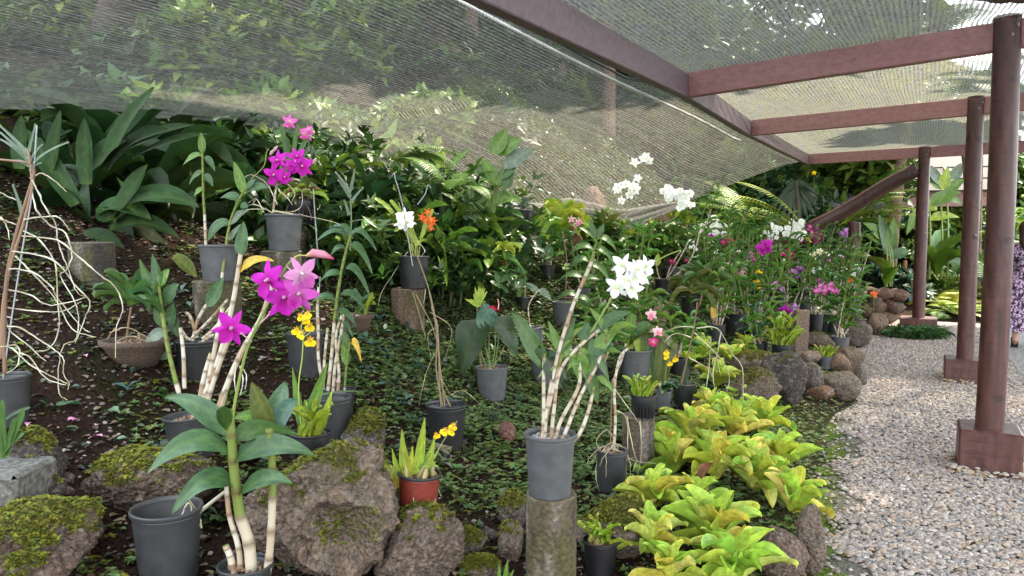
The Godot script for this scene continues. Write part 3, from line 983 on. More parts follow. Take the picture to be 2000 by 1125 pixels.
# ---- flowers
func petal(b: MB, ang: float, ln: float, wid: float, pw: float, cup: float, ca: Color, cb: Color, z0 := 0.0, fold := 0.12) -> void:
	var start := b.v.size()
	var rows := 6
	var cols := 5
	var sd := Vector3(cos(ang), -sin(ang), 0)
	var dr := Vector3(sin(ang), cos(ang), 0)
	for i in rows:
		var t := float(i) / (rows - 1)
		var w := wid * 0.5 * maxf(pow(maxf(sin(PI * (0.08 + 0.92 * pow(t, pw))), 0.0), 0.7), 0.05)
		for k in cols:
			var x := k / 2.0 - 1.0
			b.pt(dr * ln * t + sd * w * x + Vector3(0, 0, z0 + cup * t * t - fold * w * x * x + 0.02 * sin(t * 7.0 + x * 3.0 + ang)), cb.lerp(ca, smoothstep(0.0, 0.45, t)) * (1.0 - 0.10 * float(k == 2)))
	b.web(start, rows, cols)

func flower_mesh(kind: String, ca: Color, cb: Color, lip: Color, v: int) -> ArrayMesh:
	var key := "fl%s%s%d" % [kind, ca.to_html() + lip.to_html(), v]
	if cache.has(key): return cache[key]
	var r2 := RandomNumberGenerator.new()
	r2.seed = hash(key)
	var b := MB.new()
	var j := func() -> float: return r2.randf_range(-0.12, 0.12)
	match kind:
		"dancer":
			for a in [0.0, 1.1, -1.1]: petal(b, a + j.call(), 0.30, 0.14, 0.8, -0.04, lip, lip)
			petal(b, PI - 0.55, 0.55, 0.5, 1.6, 0.05, ca, cb, 0.02)
			petal(b, PI + 0.55, 0.55, 0.5, 1.6, 0.05, ca, cb, 0.02)
			petal(b, PI, 0.2, 0.2, 0.8, 0.1, lip, lip, 0.05)
		"round":
			for a in [0.0, 2.2, -2.2]: petal(b, a + j.call(), 0.48, 0.34, 1.0, -0.06, ca, cb)
			for a in [1.25, -1.25]: petal(b, a + j.call(), 0.52, 0.56, 1.15, 0.04, ca, cb, 0.02)
			petal(b, PI, 0.3, 0.26, 0.9, 0.16, lip, lip, 0.05, -0.5)
		"star":
			for a in [0.0, 1.2, 2.4, -1.2, -2.4]: petal(b, a + j.call(), 0.5, 0.16, 0.75, -0.05, ca, cb)
			petal(b, PI, 0.36, 0.2, 0.9, 0.15, lip, lip, 0.04)
		_:
			for a in [0.0, 2.3, -2.3]: petal(b, a + j.call(), 0.52, 0.26, 0.85, -0.10, ca, cb)
			for a in [1.15, -1.15]: petal(b, a + j.call(), 0.52, 0.38, 0.95, -0.02, ca, cb, 0.015)
			petal(b, PI, 0.40, 0.34, 1.05, 0.20, lip, cb, 0.04, -0.7)
	b.tube([Vector3(0, 0.02, 0), Vector3(0, -0.01, 0.12)], [0.05, 0.03], [cb.lerp(Color(0.8, 0.75, 0.7), 0.3)], 6)
	b.tube([Vector3(0, 0, 0), Vector3(0, -0.05, -0.25), Vector3(0, -0.2, -0.45)], [0.02], [Color(0.25, 0.28, 0.06).lerp(ca, 0.4)], 4, false)
	cache[key] = b.mesh()
	return cache[key]

var FC := {
	"magenta": [Color(0.50, 0.02, 0.42), Color(0.36, 0.01, 0.22), Color(0.33, 0.005, 0.22)],
	"rose": [Color(0.62, 0.13, 0.44), Color(0.6, 0.35, 0.4), Color(0.45, 0.02, 0.2)],
	"blush": [Color(0.80, 0.50, 0.55), Color(0.75, 0.25, 0.35), Color(0.7, 0.2, 0.3)],
	"lilac": [Color(0.58, 0.25, 0.62), Color(0.7, 0.5, 0.65), Color(0.4, 0.05, 0.4)],
	"white": [Color(0.86, 0.86, 0.86), Color(0.72, 0.80, 0.45), Color(0.85, 0.86, 0.80)],
	"cream": [Color(0.80, 0.78, 0.58), Color(0.6, 0.55, 0.2), Color(0.8, 0.75, 0.4)],
	"wine": [Color(0.22, 0.008, 0.05), Color(0.4, 0.1, 0.15), Color(0.30, 0.01, 0.10)],
	"plum": [Color(0.33, 0.03, 0.18), Color(0.75, 0.55, 0.6), Color(0.26, 0.01, 0.12)],
	"yellow": [Color(0.82, 0.58, 0.01), Color(0.75, 0.45, 0.02), Color(0.55, 0.28, 0.02)],
	"orange": [Color(0.75, 0.12, 0.03), Color(0.7, 0.25, 0.03), Color(0.7, 0.2, 0.05)],
	"red": [Color(0.68, 0.02, 0.03), Color(0.5, 0.02, 0.03), Color(0.6, 0.02, 0.03)],
	"pink": [Color(0.65, 0.05, 0.22), Color(0.75, 0.35, 0.45), Color(0.6, 0.03, 0.15)],
}

func flower(parent: Node, pos: Vector3, size: float, kind: String, colname: String, face: Vector3, roll := 0.0, called := "flower") -> MeshInstance3D:
	var f: Array = FC[colname]
	var z := face.normalized()
	var x := Vector3.UP.cross(z).normalized()
	var bs := Basis(x, z.cross(x), z) * Basis(Vector3.BACK, roll)
	return part(called, flower_mesh(kind, f[0], f[1], f[2], rng.randi() % 3), M.petal, parent, Transform3D(bs.scaled_local(Vector3.ONE * size), pos))

func big_flower(parent: Node, pos: Vector3, size: float, colname: String, face: Vector3, roll := 0.0, pale := 0.0) -> void:
	# a large bloom whose sepals, petals and lip are pieces of their own
	var f: Array = FC[colname]
	var z := face.normalized()
	var x := Vector3.UP.cross(z).normalized()
	var bs := (Basis(x, z.cross(x), z) * Basis(Vector3.BACK, roll)).scaled_local(Vector3.ONE * size)
	var ca: Color = (f[0] as Color).lerp(Color(0.75, 0.45, 0.6), pale)
	var cb: Color = (f[1] as Color).lerp(Color(0.7, 0.6, 0.6), pale)
	var core := MB.new()
	core.tube([Vector3(0, 0.02, 0), Vector3(0, -0.01, 0.13)], [0.055, 0.035], [cb.lerp(Color(0.8, 0.7, 0.75), 0.4)], 8)
	core.tube([Vector3(0, 0, 0), Vector3(0, -0.08, -0.3), Vector3(0, -0.25, -0.6)], [0.03, 0.02], [Color(0.55, 0.35, 0.35)], 6)
	var root := part("flower", core.mesh(), M.petal, parent, Transform3D(bs, pos))
	for a in [0.0, 2.25, -2.25]:
		var b := MB.new()
		petal(b, a + R(-0.12, 0.12), 0.52, 0.20, 0.8, R(-0.16, -0.04), ca, cb)
		part("sepal", b.mesh(), M.petal, root)
	for s in [1.0, -1.0]:
		var b := MB.new()
		petal(b, s * 1.12 + R(-0.1, 0.1), 0.53, 0.30, 0.85, R(-0.08, 0.04), ca, cb, 0.02)
		part("petal", b.mesh(), M.petal, root)
	var l := MB.new()
	petal(l, PI, 0.42, 0.36, 1.05, 0.2, (f[2] as Color).lerp(ca, 0.3), cb, 0.05, -0.75)
	part("lip", l.mesh(), M.petal, root)

# ---- pots and stands
func pot_mesh(r: float, h: float, base := 0.76, fill := 0.86, sides := 30, ribs := false) -> ArrayMesh:
	var b := MB.new()
	var rb := r * base
	var at_ := func(y: float) -> float: return lerpf(rb, r * 0.95, y / h)
	b.lathe([Vector2(0.001, 0.004), Vector2(rb * 0.96, 0.002), Vector2(rb, 0.006), Vector2(at_.call(h * 0.08), h * 0.08), Vector2(at_.call(h * 0.09) * 0.985, h * 0.095), Vector2(at_.call(h * 0.2), h * 0.2), Vector2(at_.call(h * 0.32), h * 0.32), Vector2(at_.call(h * 0.44), h * 0.44), Vector2(at_.call(h * 0.56), h * 0.56), Vector2(at_.call(h * 0.68), h * 0.68), Vector2(at_.call(h * 0.8), h * 0.8), Vector2(at_.call(h * 0.9), h * 0.9), Vector2(r * 0.955, h * 0.925), Vector2(r * 0.90, h * 0.93), Vector2(r * 0.86, h * fill), Vector2(0.001, h * (fill - 0.02))], sides, Color.WHITE, 0.008)
	var sd := R(0, 500)
	for i in b.v.size():
		var p := b.v[i]
		var n1 := nz.get_noise_3d(p.x / r * 70.0 + sd, p.y / r * 45.0, p.z / r * 70.0)
		var n2 := nz2.get_noise_3d(p.x / r * 110.0 + sd, p.y / r * 60.0, p.z / r * 110.0)
		var c := Color.WHITE * (1.0 + 0.55 * n1)
		c = c.lerp(Color(2.3, 2.1, 1.8), clampf(n2 * 2.2 - 0.25, 0, 0.55))
		c = c.lerp(Color(1.7, 1.35, 0.95), 0.5 * smoothstep(h * 0.22, 0.0, p.y) * clampf(0.6 + n1 * 2.0, 0, 1))
		b.c[i] = c
	return b.mesh()

func rim_mesh(r: float, h: float, sides := 30) -> ArrayMesh:
	var b := MB.new()
	var w := r * 0.085
	b.lathe([Vector2(r * 0.95, h * 0.925), Vector2(r * 1.0, h * 0.935), Vector2(r * 1.005, h * 0.985), Vector2(r * 0.985, h), Vector2(r - w, h * 0.995), Vector2(r - w, h * 0.93)], sides, Color(1.25, 1.25, 1.25), 0.008)
	return b.mesh()

func stones_mesh(variant: int, tone: String) -> ArrayMesh:
	var key := "stones%d%s" % [variant, tone]
	if cache.has(key): return cache[key]
	var r2 := RandomNumberGenerator.new()
	r2.seed = variant * 7 + 1
	var b := MB.new()
	var tones: Array = {"grey": [Color(0.28, 0.26, 0.25), Color(0.36, 0.31, 0.28), Color(0.16, 0.15, 0.15), Color(0.30, 0.22, 0.18)], "dark": [Color(0.05, 0.05, 0.052), Color(0.09, 0.085, 0.08), Color(0.035, 0.035, 0.037), Color(0.12, 0.11, 0.11)], "bark": [Color(0.13, 0.07, 0.04), Color(0.2, 0.12, 0.08), Color(0.08, 0.045, 0.03), Color(0.25, 0.17, 0.12)]}[tone]
	for i in 62:
		var a := r2.randf() * TAU
		var rr := sqrt(r2.randf()) * 0.84
		var c := Vector3(cos(a) * rr, r2.randf_range(-0.03, 0.06) - rr * 0.03, sin(a) * rr)
		var bl := ball(2)
		var st := b.v.size()
		var sz := Vector3(r2.randf_range(0.09, 0.18), r2.randf_range(0.06, 0.1), r2.randf_range(0.09, 0.15))
		var bs := Basis.from_euler(Vector3(r2.randf_range(-0.6, 0.6), r2.randf() * TAU, r2.randf_range(-0.6, 0.6)))
		var col: Color = tones[r2.randi() % 4] * r2.randf_range(0.8, 1.2)
		for p: Vector3 in bl[0]:
			b.pt(c + bs * (p * sz * r2.randf_range(0.8, 1.1)), col)
		for k in bl[1].size():
			b.f.push_back(st + bl[1][k])
	cache[key] = b.mesh()
	return cache[key]

func stump_at(px: float, ytop: float, w: float, ybase: float, label: String, o := {}) -> Dictionary:
	# a sawn post or concrete column that carries a pot; px in the middle of its top
	var xb: float = o.get("xb", px)
	var p := hit(xb, ybase)
	if o.has("d"): p = at(xb, ybase, o.d)
	var d := depth(p)
	var top := at(px, ytop, d)
	var r: float = w * d / FOCAL / 2.0
	var h := top.y - p.y
	var base := p + Vector3(p.x, 0, p.z).normalized() * r * 0.8
	var n := thing(o.get("name", "stump"), label, o.get("cat", "stump"), base, o.get("group", "stumps that carry pots"))
	var b := MB.new()
	var sides := 26
	var tone: Color = o.get("tone", Color(0.13, 0.10, 0.07))
	var rows := 14
	for i in rows:
		var t := float(i) / (rows - 1)
		for k in sides:
			var a := TAU * k / sides
			var q := Vector3(cos(a), 0, sin(a))
			var ns := nz.get_noise_3d(q.x * 60.0 + px, t * h * 160.0, q.z * 60.0)
			var n2 := nz2.get_noise_3d(q.x * 90.0 + px, t * h * 220.0, q.z * 90.0)
			var col := tone * (1.0 + 0.9 * ns)
			col = col.lerp(Color(0.10, 0.10, 0.025), clampf(n2 * 3.2 - 0.15 + o.get("moss", 0.3), 0, 0.85))
			col = col.lerp(Color(0.30, 0.27, 0.24), clampf(ns * 3.4 - 0.55, 0, 0.75))
			var rr := r * (1.0 + 0.02 * ns + (0.06 * sin(a * 3.0 + px) if o.has("wood") else 0.0))
			b.pt(q * rr + Vector3(0, lerpf(-0.15, h, t), 0), col)
	b.web(0, rows, sides, true)
	part("column", b.mesh(), M.stump, n)
	var c := MB.new()
	c.lathe([Vector2(r * 0.995, h - 0.001), Vector2(r * 0.97, h + 0.006), Vector2(0.001, h + 0.007)], sides, tone * 1.7)
	part("top_face", c.mesh(), M.stump, n)
	return {"d": d, "n": n, "r": r, "h": h, "x": px}

func pot_here(px: float, py: float, w: float, h: float, style: String, label: String, o := {}) -> Dictionary:
	# px, py: where the middle of the pot's foot shows in the picture; w, h: its size there
	var p := hit(px, py)
	if o.has("d"): p = at(px, py, o.d)
	var d := depth(p)
	var r: float = w * d / FOCAL / 2.0
	var hh: float = h * d / FOCAL
	var back := Vector3(p.x, 0, p.z).normalized() * r * 0.75
	var n := thing(o.get("name", "potted_orchid"), label, o.get("cat", "potted orchid"), p + back, o.get("group", ""))
	if o.has("tilt"): n.rotation.z = o.tilt
	var m: Material = M[{"grey": "pot_grey", "black": "pot_black", "dark": "pot", "red": "pot_red", "clay": "clay", "basket": "pot_black"}[style]]
	var base: float = o.get("base", 0.78)
	if style == "basket":
		var b := MB.new()
		var hb := hh * 0.52
		b.lathe([Vector2(r * base * 0.9, hb), Vector2(r * 0.9, hb * 1.02), Vector2(r * 0.94, hh * 0.93), Vector2(r * 0.86, hh * 0.92), Vector2(r * 0.8, hh * 0.84), Vector2(0.001, hh * 0.82)], 28)
		part("pot", b.mesh(), m, n)
		var liner := MB.new()
		liner.lathe([Vector2(0.001, 0.01), Vector2(r * base * 0.86, 0.01), Vector2(r * base * 0.93, hb)], 24, Color(1.4, 1.1, 0.9))
		part("bark_filling", liner.mesh(), M.pot_black, n)
		var sl_ := MB.new()
		var nb := 22
		for k in nb:
			var a := TAU * k / nb
			var a2 := a + R(-0.08, 0.08)
			var lo := Vector3(cos(a2), 0, sin(a2)) * r * base
			var hi := Vector3(cos(a), 0, sin(a)) * r * base * 1.12 + Vector3(0, hb + 0.01, 0)
			var md := (lo + hi) / 2 + Vector3(R(-1, 1), 0, R(-1, 1)) * r * 0.05
			sl_.tube([lo, md, hi], [r * 0.055, r * 0.045, r * 0.07], [Color(1.5, 1.5, 1.6)], 5)
		sl_.lathe([Vector2(r * base * 1.04, 0.0), Vector2(r * base * 1.06, hh * 0.05), Vector2(r * base * 0.98, hh * 0.06)], 24, Color(1.5, 1.5, 1.6))
		part("slats", sl_.mesh(), m, n).set_meta("kind", "stuff")
	elif style == "clay":
		var b := MB.new()
		b.lathe([Vector2(0.001, 0.0), Vector2(r * 0.6, 0.0), Vector2(r * 0.78, hh * 0.4), Vector2(r * 0.9, hh * 0.75), Vector2(r * 1.0, hh * 0.82), Vector2(r * 1.01, hh), Vector2(r * 0.86, hh), Vector2(r * 0.8, hh * 0.8), Vector2(0.001, hh * 0.78)], 30, Color.WHITE, 0.015)
		part("bowl", b.mesh(), m, n)
	else:
		part("pot", pot_mesh(r, hh, base, o.get("fill", 0.86)), m, n)
	if style != "clay":
		part("rim", rim_mesh(r, hh), M.pot if style == "red" else m, n)
	var fill: float = o.get("fill", 0.86)
	if o.get("stones", "dark") != "":
		var s := part("potting_stones", stones_mesh(rng.randi() % 3, o.get("stones", "dark")), M.pebble, n, Transform3D(Basis().scaled(Vector3(r * 0.93, r * 0.9, r * 0.93)), Vector3(0, hh * (0.80 if style == "clay" else fill), 0)))
		s.set_meta("kind", "stuff")
	return {"n": n, "d": d, "r": r, "h": hh, "k": d / FOCAL, "y": hh * fill}

func lp(P: Dictionary, px: float, py: float, dd := 0.0) -> Vector3:
	return P.n.transform.affine_inverse() * at(px, py, P.d + P.r * 0.75 + dd)

# ---- growth
func cane(P: Dictionary, pts: Array, r0: float, r1: float, old := 0.7, called := "cane") -> Array:
	# pts: [x, y, depth offset] in the picture, from the pot upwards; radii in metres
	var ps := []
	for e in pts:
		ps.push_back(lp(P, e[0], e[1], e[2] if e.size() > 2 else 0.0))
	return cane_at(P, ps, r0, r1, old, called)

func cane_at(P: Dictionary, ps: Array, r0: float, r1: float, old := 0.7, called := "cane") -> Array:
	var total := 0.0
	for i in ps.size() - 1:
		total += ps[i].distance_to(ps[i + 1])
	var nodes := clampi(int(total / maxf(r0 * 5.0, 0.02)), 5, 22)
	var cv := curve(ps, maxi(5, nodes * 5 / maxi(1, ps.size() - 1)))
	var shade := 0.0
	var rs := []
	var cs := []
	var n := cv.size()
	var pale := Color(0.42, 0.36, 0.27)
	var green := Color(0.13, 0.17, 0.035)
	var rust := Color(0.22, 0.10, 0.03)
	for i in n:
		var t := float(i) / (n - 1)
		var ring := i % 5 == 0
		rs.push_back(lerpf(r0, r1, t) * (1.13 if ring else 1.0) * (0.8 if t < 0.03 else 1.0))
		var c := pale if t < old else green
		if t < old:
			if ring: shade = R(0.0, 0.7)
			c = c.lerp(rust if (i / 5) % 3 == 1 else Color(0.52, 0.48, 0.40), shade)
		if ring: c = c.lerp(Color(0.09, 0.045, 0.02), 0.75)
		cs.push_back(c)
	var b := MB.new()
	b.tube(cv, rs, cs, 9)
	part(called, b.mesh(), M.stem, P.n)
	return cv

func along(cv: Array, t: float) -> Vector3:
	var f := clampf(t, 0, 1) * (cv.size() - 1)
	var i := mini(int(f), cv.size() - 2)
	return cv[i].lerp(cv[i + 1], f - i)

func leaves_on(P: Dictionary, cv: Array, t0: float, t1: float, n: int, ln: float, wid: float, kind: String, droop: int, colname: String, elev := 0.9, spread := 0.5, m := "leaf") -> void:
	# two ranks of leaves along a cane, one on each side as the photograph shows them
	for i in n:
		var t := lerpf(t0, t1, float(i) / maxf(1, n - 1))
		var sgn := 1.0 if i % 2 == 0 else -1.0
		var az := sgn * PI / 2 + R(-spread, spread)
		var k := 0.75 + 0.35 * sin(PI * float(i + 0.5) / n)
		var el := elev + (0.45 if i >= n - 2 else 0.0) + R(-0.15, 0.15)
		leaf(P.n, along(cv, t), az, el, ln * k * R(0.88, 1.12), wid * k, kind, droop, colname, R(-0.3, 0.3), m)

func hero_leaf(P: Dictionary, a: Array, tip: Array, wpx: float, arch: float, colname: String, roll := 0.9, kind := "lance", fold := 0.22) -> void:
	# a leaf from one picture point to another at the plant's depth, bowed upwards by arch pixels
	var A := lp(P, a[0], a[1], a[2] if a.size() > 2 else 0.0)
	var B := lp(P, tip[0], tip[1], tip[2] if tip.size() > 2 else 0.0)
	var C: Vector3 = (A + B) / 2.0 + Vector3(0, arch * P.k, 0) + (A - B) * 0.08
	var cp := []
	for i in 13:
		var t := tt(i, 13)
		cp.push_back(A.lerp(C, t).lerp(C.lerp(B, t), t))
	var tg := (B - A).normalized()
	var up := (Vector3.UP * cos(roll) + Vector3(0, 0, 1) * sin(roll)).normalized()
	var c: Color = G[colname]
	c = c * R(0.9, 1.1)
	var b := MB.new()
	blade(b, cp, tg.cross(up).normalized(), wpx * P.k, kind, fold, c, rng.randf(), up)
	part("leaf", b.mesh(), M[P.get("mat", "leaf")], P.n)

func roots(P: Dictionary, paths: Array, rad: float, col: Color, called := "aerial_root") -> void:
	for path in paths:
		var ps := []
		for e in path:
			ps.push_back(lp(P, e[0] + R(-2, 2), e[1] + R(-2, 2), (e[2] if e.size() > 2 else 0.0) + R(-0.015, 0.015)))
		var cv := curve(ps, 6)
		for i in cv.size():
			cv[i] += Vector3(R(-1, 1), R(-1, 1), R(-1, 1)) * rad * 0.5
		var b := MB.new()
		var rs := []
		var cs := []
		var ph := R(0, 20)
		for i in cv.size():
			var t := float(i) / (cv.size() - 1)
			rs.push_back(rad * lerpf(1.1, 0.5, t) * (1.0 + 0.25 * sin(i * 1.3 + ph) * sin(i * 0.37 + ph)))
			var c := col * (0.9 + 0.22 * sin(i * 0.9 + ph))
			c = c.lerp(Color(0.24, 0.16, 0.09), clampf(0.9 * sin(i * 0.31 + ph) - 0.25, 0, 0.8))
			if t > 0.88: c = c.lerp(Color(0.25, 0.32, 0.08), (t - 0.88) * 6.0)
			cs.push_back(c)
		b.tube(cv, rs, cs, 6)
		part(called, b.mesh(), M.root, P.n)

func wild_roots(P: Dictionary, from: Vector3, n: int, ln: float, rad: float, col := Color(0.5, 0.46, 0.34)) -> void:
	for k in n:
		var p: Vector3 = from + Vector3(R(-1, 1), R(-0.3, 0.3), R(-1, 1)) * P.r * 0.5
		var a := R(0, TAU)
		var v := Vector3(cos(a), R(-0.2, 0.9), sin(a)).normalized()
		var ps := [p]
		var steps := 8
		for i in steps:
			v = (v + Vector3(R(-0.5, 0.5), -0.38 + R(-0.25, 0.25), R(-0.5, 0.5))).normalized()
			p += v * ln / steps
			ps.push_back(p)
		var cv := curve(ps, 3)
		var b := MB.new()
		b.tube(cv, taper(cv.size(), rad, rad * 0.6), [col * R(0.8, 1.15)], 5)
		part("aerial_root", b.mesh(), M.root, P.n)

func stem(P: Dictionary, ps: Array, r0: float, r1: float, col: Color, called := "flower_stem") -> Array:
	var cv := curve(ps, 6)
	var b := MB.new()
	b.tube(cv, taper(cv.size(), r0, r1), [col], 6)
	part(called, b.mesh(), M.stem, P.n)
	return cv

func stem_px(P: Dictionary, pts: Array, r0: float, r1: float, col: Color, called := "flower_stem") -> Array:
	var ps := []
	for e in pts:
		ps.push_back(lp(P, e[0], e[1], e[2] if e.size() > 2 else 0.0))
	return stem(P, ps, r0, r1, col, called)

func blooms(P: Dictionary, spots: Array, sizepx: float, kind: String, colname: String, dd := 0.0, jitter := 0.5) -> void:
	for e in spots:
		var pos := lp(P, e[0], e[1], dd + R(-0.03, 0.03))
		flower(P.n, pos, sizepx * P.k * R(0.85, 1.15), kind, colname, Vector3(R(-jitter, jitter) - 0.15, R(-0.25, 0.35), 1.0), R(-0.5, 0.5))

func spray_of(P: Dictionary, cx: float, cy: float, rx: float, ry: float, n: int, sizepx: float, kind: String, colname: String, from: Vector3, dd := 0.0) -> void:
	# a head of flowers round one picture point, on a stem that comes out of the plant
	var top := lp(P, cx, cy, dd)
	stem(P, [from, from.lerp(top, 0.5) + Vector3(R(-0.03, 0.03), 0.05, 0), top], 0.004, 0.0025, Color(0.12, 0.17, 0.04))
	for i in n:
		var a := i * 2.4 + R(-0.4, 0.4)
		var q := sqrt((i + 0.5) / n)
		blooms(P, [[cx + cos(a) * rx * q, cy + sin(a) * ry * q]], sizepx, kind, colname, dd, 0.7)

func strap_plant(P: Dictionary, c: Vector3, n: int, ln: float, wid: float, colname: String, droop := 110, flat := 0.45, elev0 := 1.35, elev1 := 0.35) -> void:
	# a vanda-like fan: pairs of arching straps, the youngest upright in the middle
	for i in n:
		var t := float(i) / (n - 1)
		var sgn := 1.0 if i % 2 == 0 else -1.0
		var el := lerpf(elev1, elev0, t)
		leaf(P.n, c + Vector3(0, t * ln * 0.28, 0), sgn * PI / 2 + R(-flat, flat), el + R(-0.1, 0.1), ln * R(0.85, 1.1) * lerpf(1.0, 0.7, t * t), wid, "strap", int(droop * lerpf(1.0, 0.45, t)) / 10 * 10, colname, R(-0.25, 0.25))

func tuft(P: Dictionary, c: Vector3, n: int, ln: float, wid: float, colname: String, spread: float, droop := 40, kind := "lance", lean := 0.45) -> void:
	# a grassy clump on small bulbs
	for i in n:
		var a := R(0, TAU)
		var q := sqrt(rng.randf()) * spread
		leaf(P.n, c + Vector3(cos(a) * q, 0, sin(a) * q), a + R(-0.6, 0.6), PI / 2 - R(0.05, lean) - q / spread * 0.25, ln * R(0.55, 1.1), wid * R(0.8, 1.2), kind, droop, colname if rng.randf() < 0.75 else ("lime" if colname != "lime" else "yellow"), R(-1.5, 1.5))

func bulbs(P: Dictionary, c: Vector3, n: int, ln: float, rad: float, spread: float, col := Color(0.22, 0.2, 0.06)) -> void:
	var b := MB.new()
	for i in n:
		var a := R(0, TAU)
		var q := sqrt(rng.randf()) * spread
		var p: Vector3 = c + Vector3(cos(a) * q, 0, sin(a) * q)
		var d := Vector3(R(-0.4, 0.4), 1, R(-0.4, 0.4)).normalized()
		b.tube([p, p + d * ln * 0.3, p + d * ln * 0.7, p + d * ln], [rad * 0.6, rad, rad * 0.85, rad * 0.3], [col * R(0.7, 1.3), col * R(0.7, 1.3)], 7)
	part("bulbs", b.mesh(), M.stem, P.n).set_meta("kind", "stuff")

# ---- whole plants that stand in the ground
func bromeliad(px: float, py: float, wpx: float, label: String, o := {}) -> Dictionary:
	var p := hit(px, py)
	if o.has("d"): p = at(px, py, o.d)
	var d := depth(p)
	var n := thing("bromeliad", label, "bromeliad", p + Vector3(0, o.get("lift", 0.0), 0), o.get("group", "yellow-green bromeliads along the path edge"))
	var ln: float = wpx * o.get("big", 0.80) * d / FOCAL
	var num: int = int(o.get("n", 15) * 1.2)
	var P := {"n": n, "d": d, "r": 0.1, "k": d / FOCAL}
	n.rotation = Vector3(o.get("tipx", R(-0.05, 0.2)), R(0, TAU), o.get("tipz", R(-0.15, 0.15)))
	for i in num:
		var t := float(i) / (num - 1)
		var az := i * 2.399 + R(-0.2, 0.2)
		var el := lerpf(0.55, 1.46, pow(t, 0.8)) + R(-0.12, 0.12)
		var cn: String = o.get("col", "brom")
		var cr := rng.randf()
		if cr < 0.17: cn = "brom2"
		elif cr < 0.45: cn = "brom3"
		leaf(n, Vector3(sin(az), 0, cos(az)) * 0.012 + Vector3(0, 0.06 * t, 0), az, el, ln * R(0.85, 1.1) * lerpf(1.0, 0.78, t), ln * R(0.25, 0.34), "brom", [20, 50, 80][rng.randi() % 3], cn, R(-0.15, 0.15), "leaf_matt")
	return P

func rosette(called: String, px: float, py: float, d: float, n: int, ln: float, wid: float, kind: String, colname: String, label: String, cat: String, o := {}) -> Dictionary:
	# a clump of big leaves growing from the soil
	var p := at(px, py, d)
	if o.has("soil"): p = hit(px, py)
	var node := thing(called, label, cat, p, o.get("group", ""))
	var P := {"n": node, "d": depth(p), "r": 0.05, "k": depth(p) / FOCAL}
	for i in n:
		var t := float(i) / maxf(1, n - 1)
		var az: float = i * 2.399 + R(-0.3, 0.3) + o.get("az", 0.0)
		var el := lerpf(o.get("el0", 0.25), o.get("el1", 1.35), t) + R(-0.12, 0.12)
		leaf(node, Vector3(0, 0.05 * t * ln, 0), az, el, ln * R(0.75, 1.1), wid * R(0.85, 1.15), kind, [50, 80, 110][rng.randi() % 3] if not o.has("droop") else o.droop, colname, R(-0.3, 0.3), o.get("mat", "leaf"))
	return P

func frond_mesh(npin: int, pl: float, pw: float, droop: float, colname: String, v: int) -> ArrayMesh:
	# a fern or palm frond, one metre long, leaning over towards +z, its leaflets joined into one blade
	var key := "fr%d_%f_%f_%f%s%d" % [npin, pl, pw, droop, colname, v]
	if cache.has(key): return cache[key]
	var r2 := RandomNumberGenerator.new()
	r2.seed = hash(key)
	var b := MB.new()
	var c: Color = G[colname]
	var p := Vector3.ZERO
	var ps := []
	var steps := npin + 4
	for i in steps:
		ps.push_back(p)
		var th := droop * pow(float(i) / steps, 1.3)
		p += Vector3(0, cos(th), sin(th)) / steps
	b.tube(ps, [0.008, 0.003], [Color(c.r * 1.6, c.g * 1.3, c.b)], 4, false)
	for i in npin:
		var t := (i + 0.5) / npin
		var q: Vector3 = ps[i + 3]
		var tg: Vector3 = (ps[i + 4 if i + 4 < steps else steps - 1] - ps[i + 2]).normalized()
		var l := pl * pow(maxf(sin(PI * (0.12 + 0.85 * t)), 0.02), 0.8)
		for s in [1.0, -1.0]:
			var dirv := (Vector3(s, 0, 0) * 0.9 + tg * 0.5).normalized()
			var nr: Vector3 = dirv.cross(tg).normalized() * s
			var sag := Vector3(0, -0.18 * l, 0.05 * l)
			var cc := c * r2.randf_range(0.8, 1.25)
			var w := pw * (0.6 + 0.4 * sin(PI * t))
			var k0 := b.pt(q - tg * w * 0.4, cc)
			var k1 := b.pt(q + tg * w * 0.4, cc)
			var mid := q + dirv * l * 0.5 + sag * 0.25
			var k2 := b.pt(mid - tg * w * 0.5, cc)
			var k3 := b.pt(mid + tg * w * 0.5 + nr * w * 0.2, cc * 1.1)
			var k4 := b.pt(q + dirv * l + sag, cc * 1.1)
			b.quad(k0, k1, k3, k2)
			b.tri(k2, k3, k4)
	cache[key] = b.mesh()
	return cache[key]

func fern(called: String, pos: Vector3, n: int, ln: float, colname: String, label: String, cat: String, o := {}) -> Node3D:
	var node := thing(called, label, cat, pos, o.get("group", ""))
	for i in n:
		var az: float = i * 2.399 + R(-0.3, 0.3) + o.get("az", 0.0)
		if o.has("fan"): az = o.fan + R(-o.wide, o.wide)
		var el: float = R(o.get("el0", 0.5), o.get("el1", 1.2))
		var L := ln * R(0.8, 1.1)
		part("frond", frond_mesh(o.get("pins", 26), o.get("pl", 0.2), o.get("pw", 0.03), o.get("droop", 1.5), colname, i % 2), M.leaf_matt, node, leaf_xf(Vector3(0, o.get("stalk", 0.0), 0), az, el, L, L, R(-0.2, 0.2)))
	return node

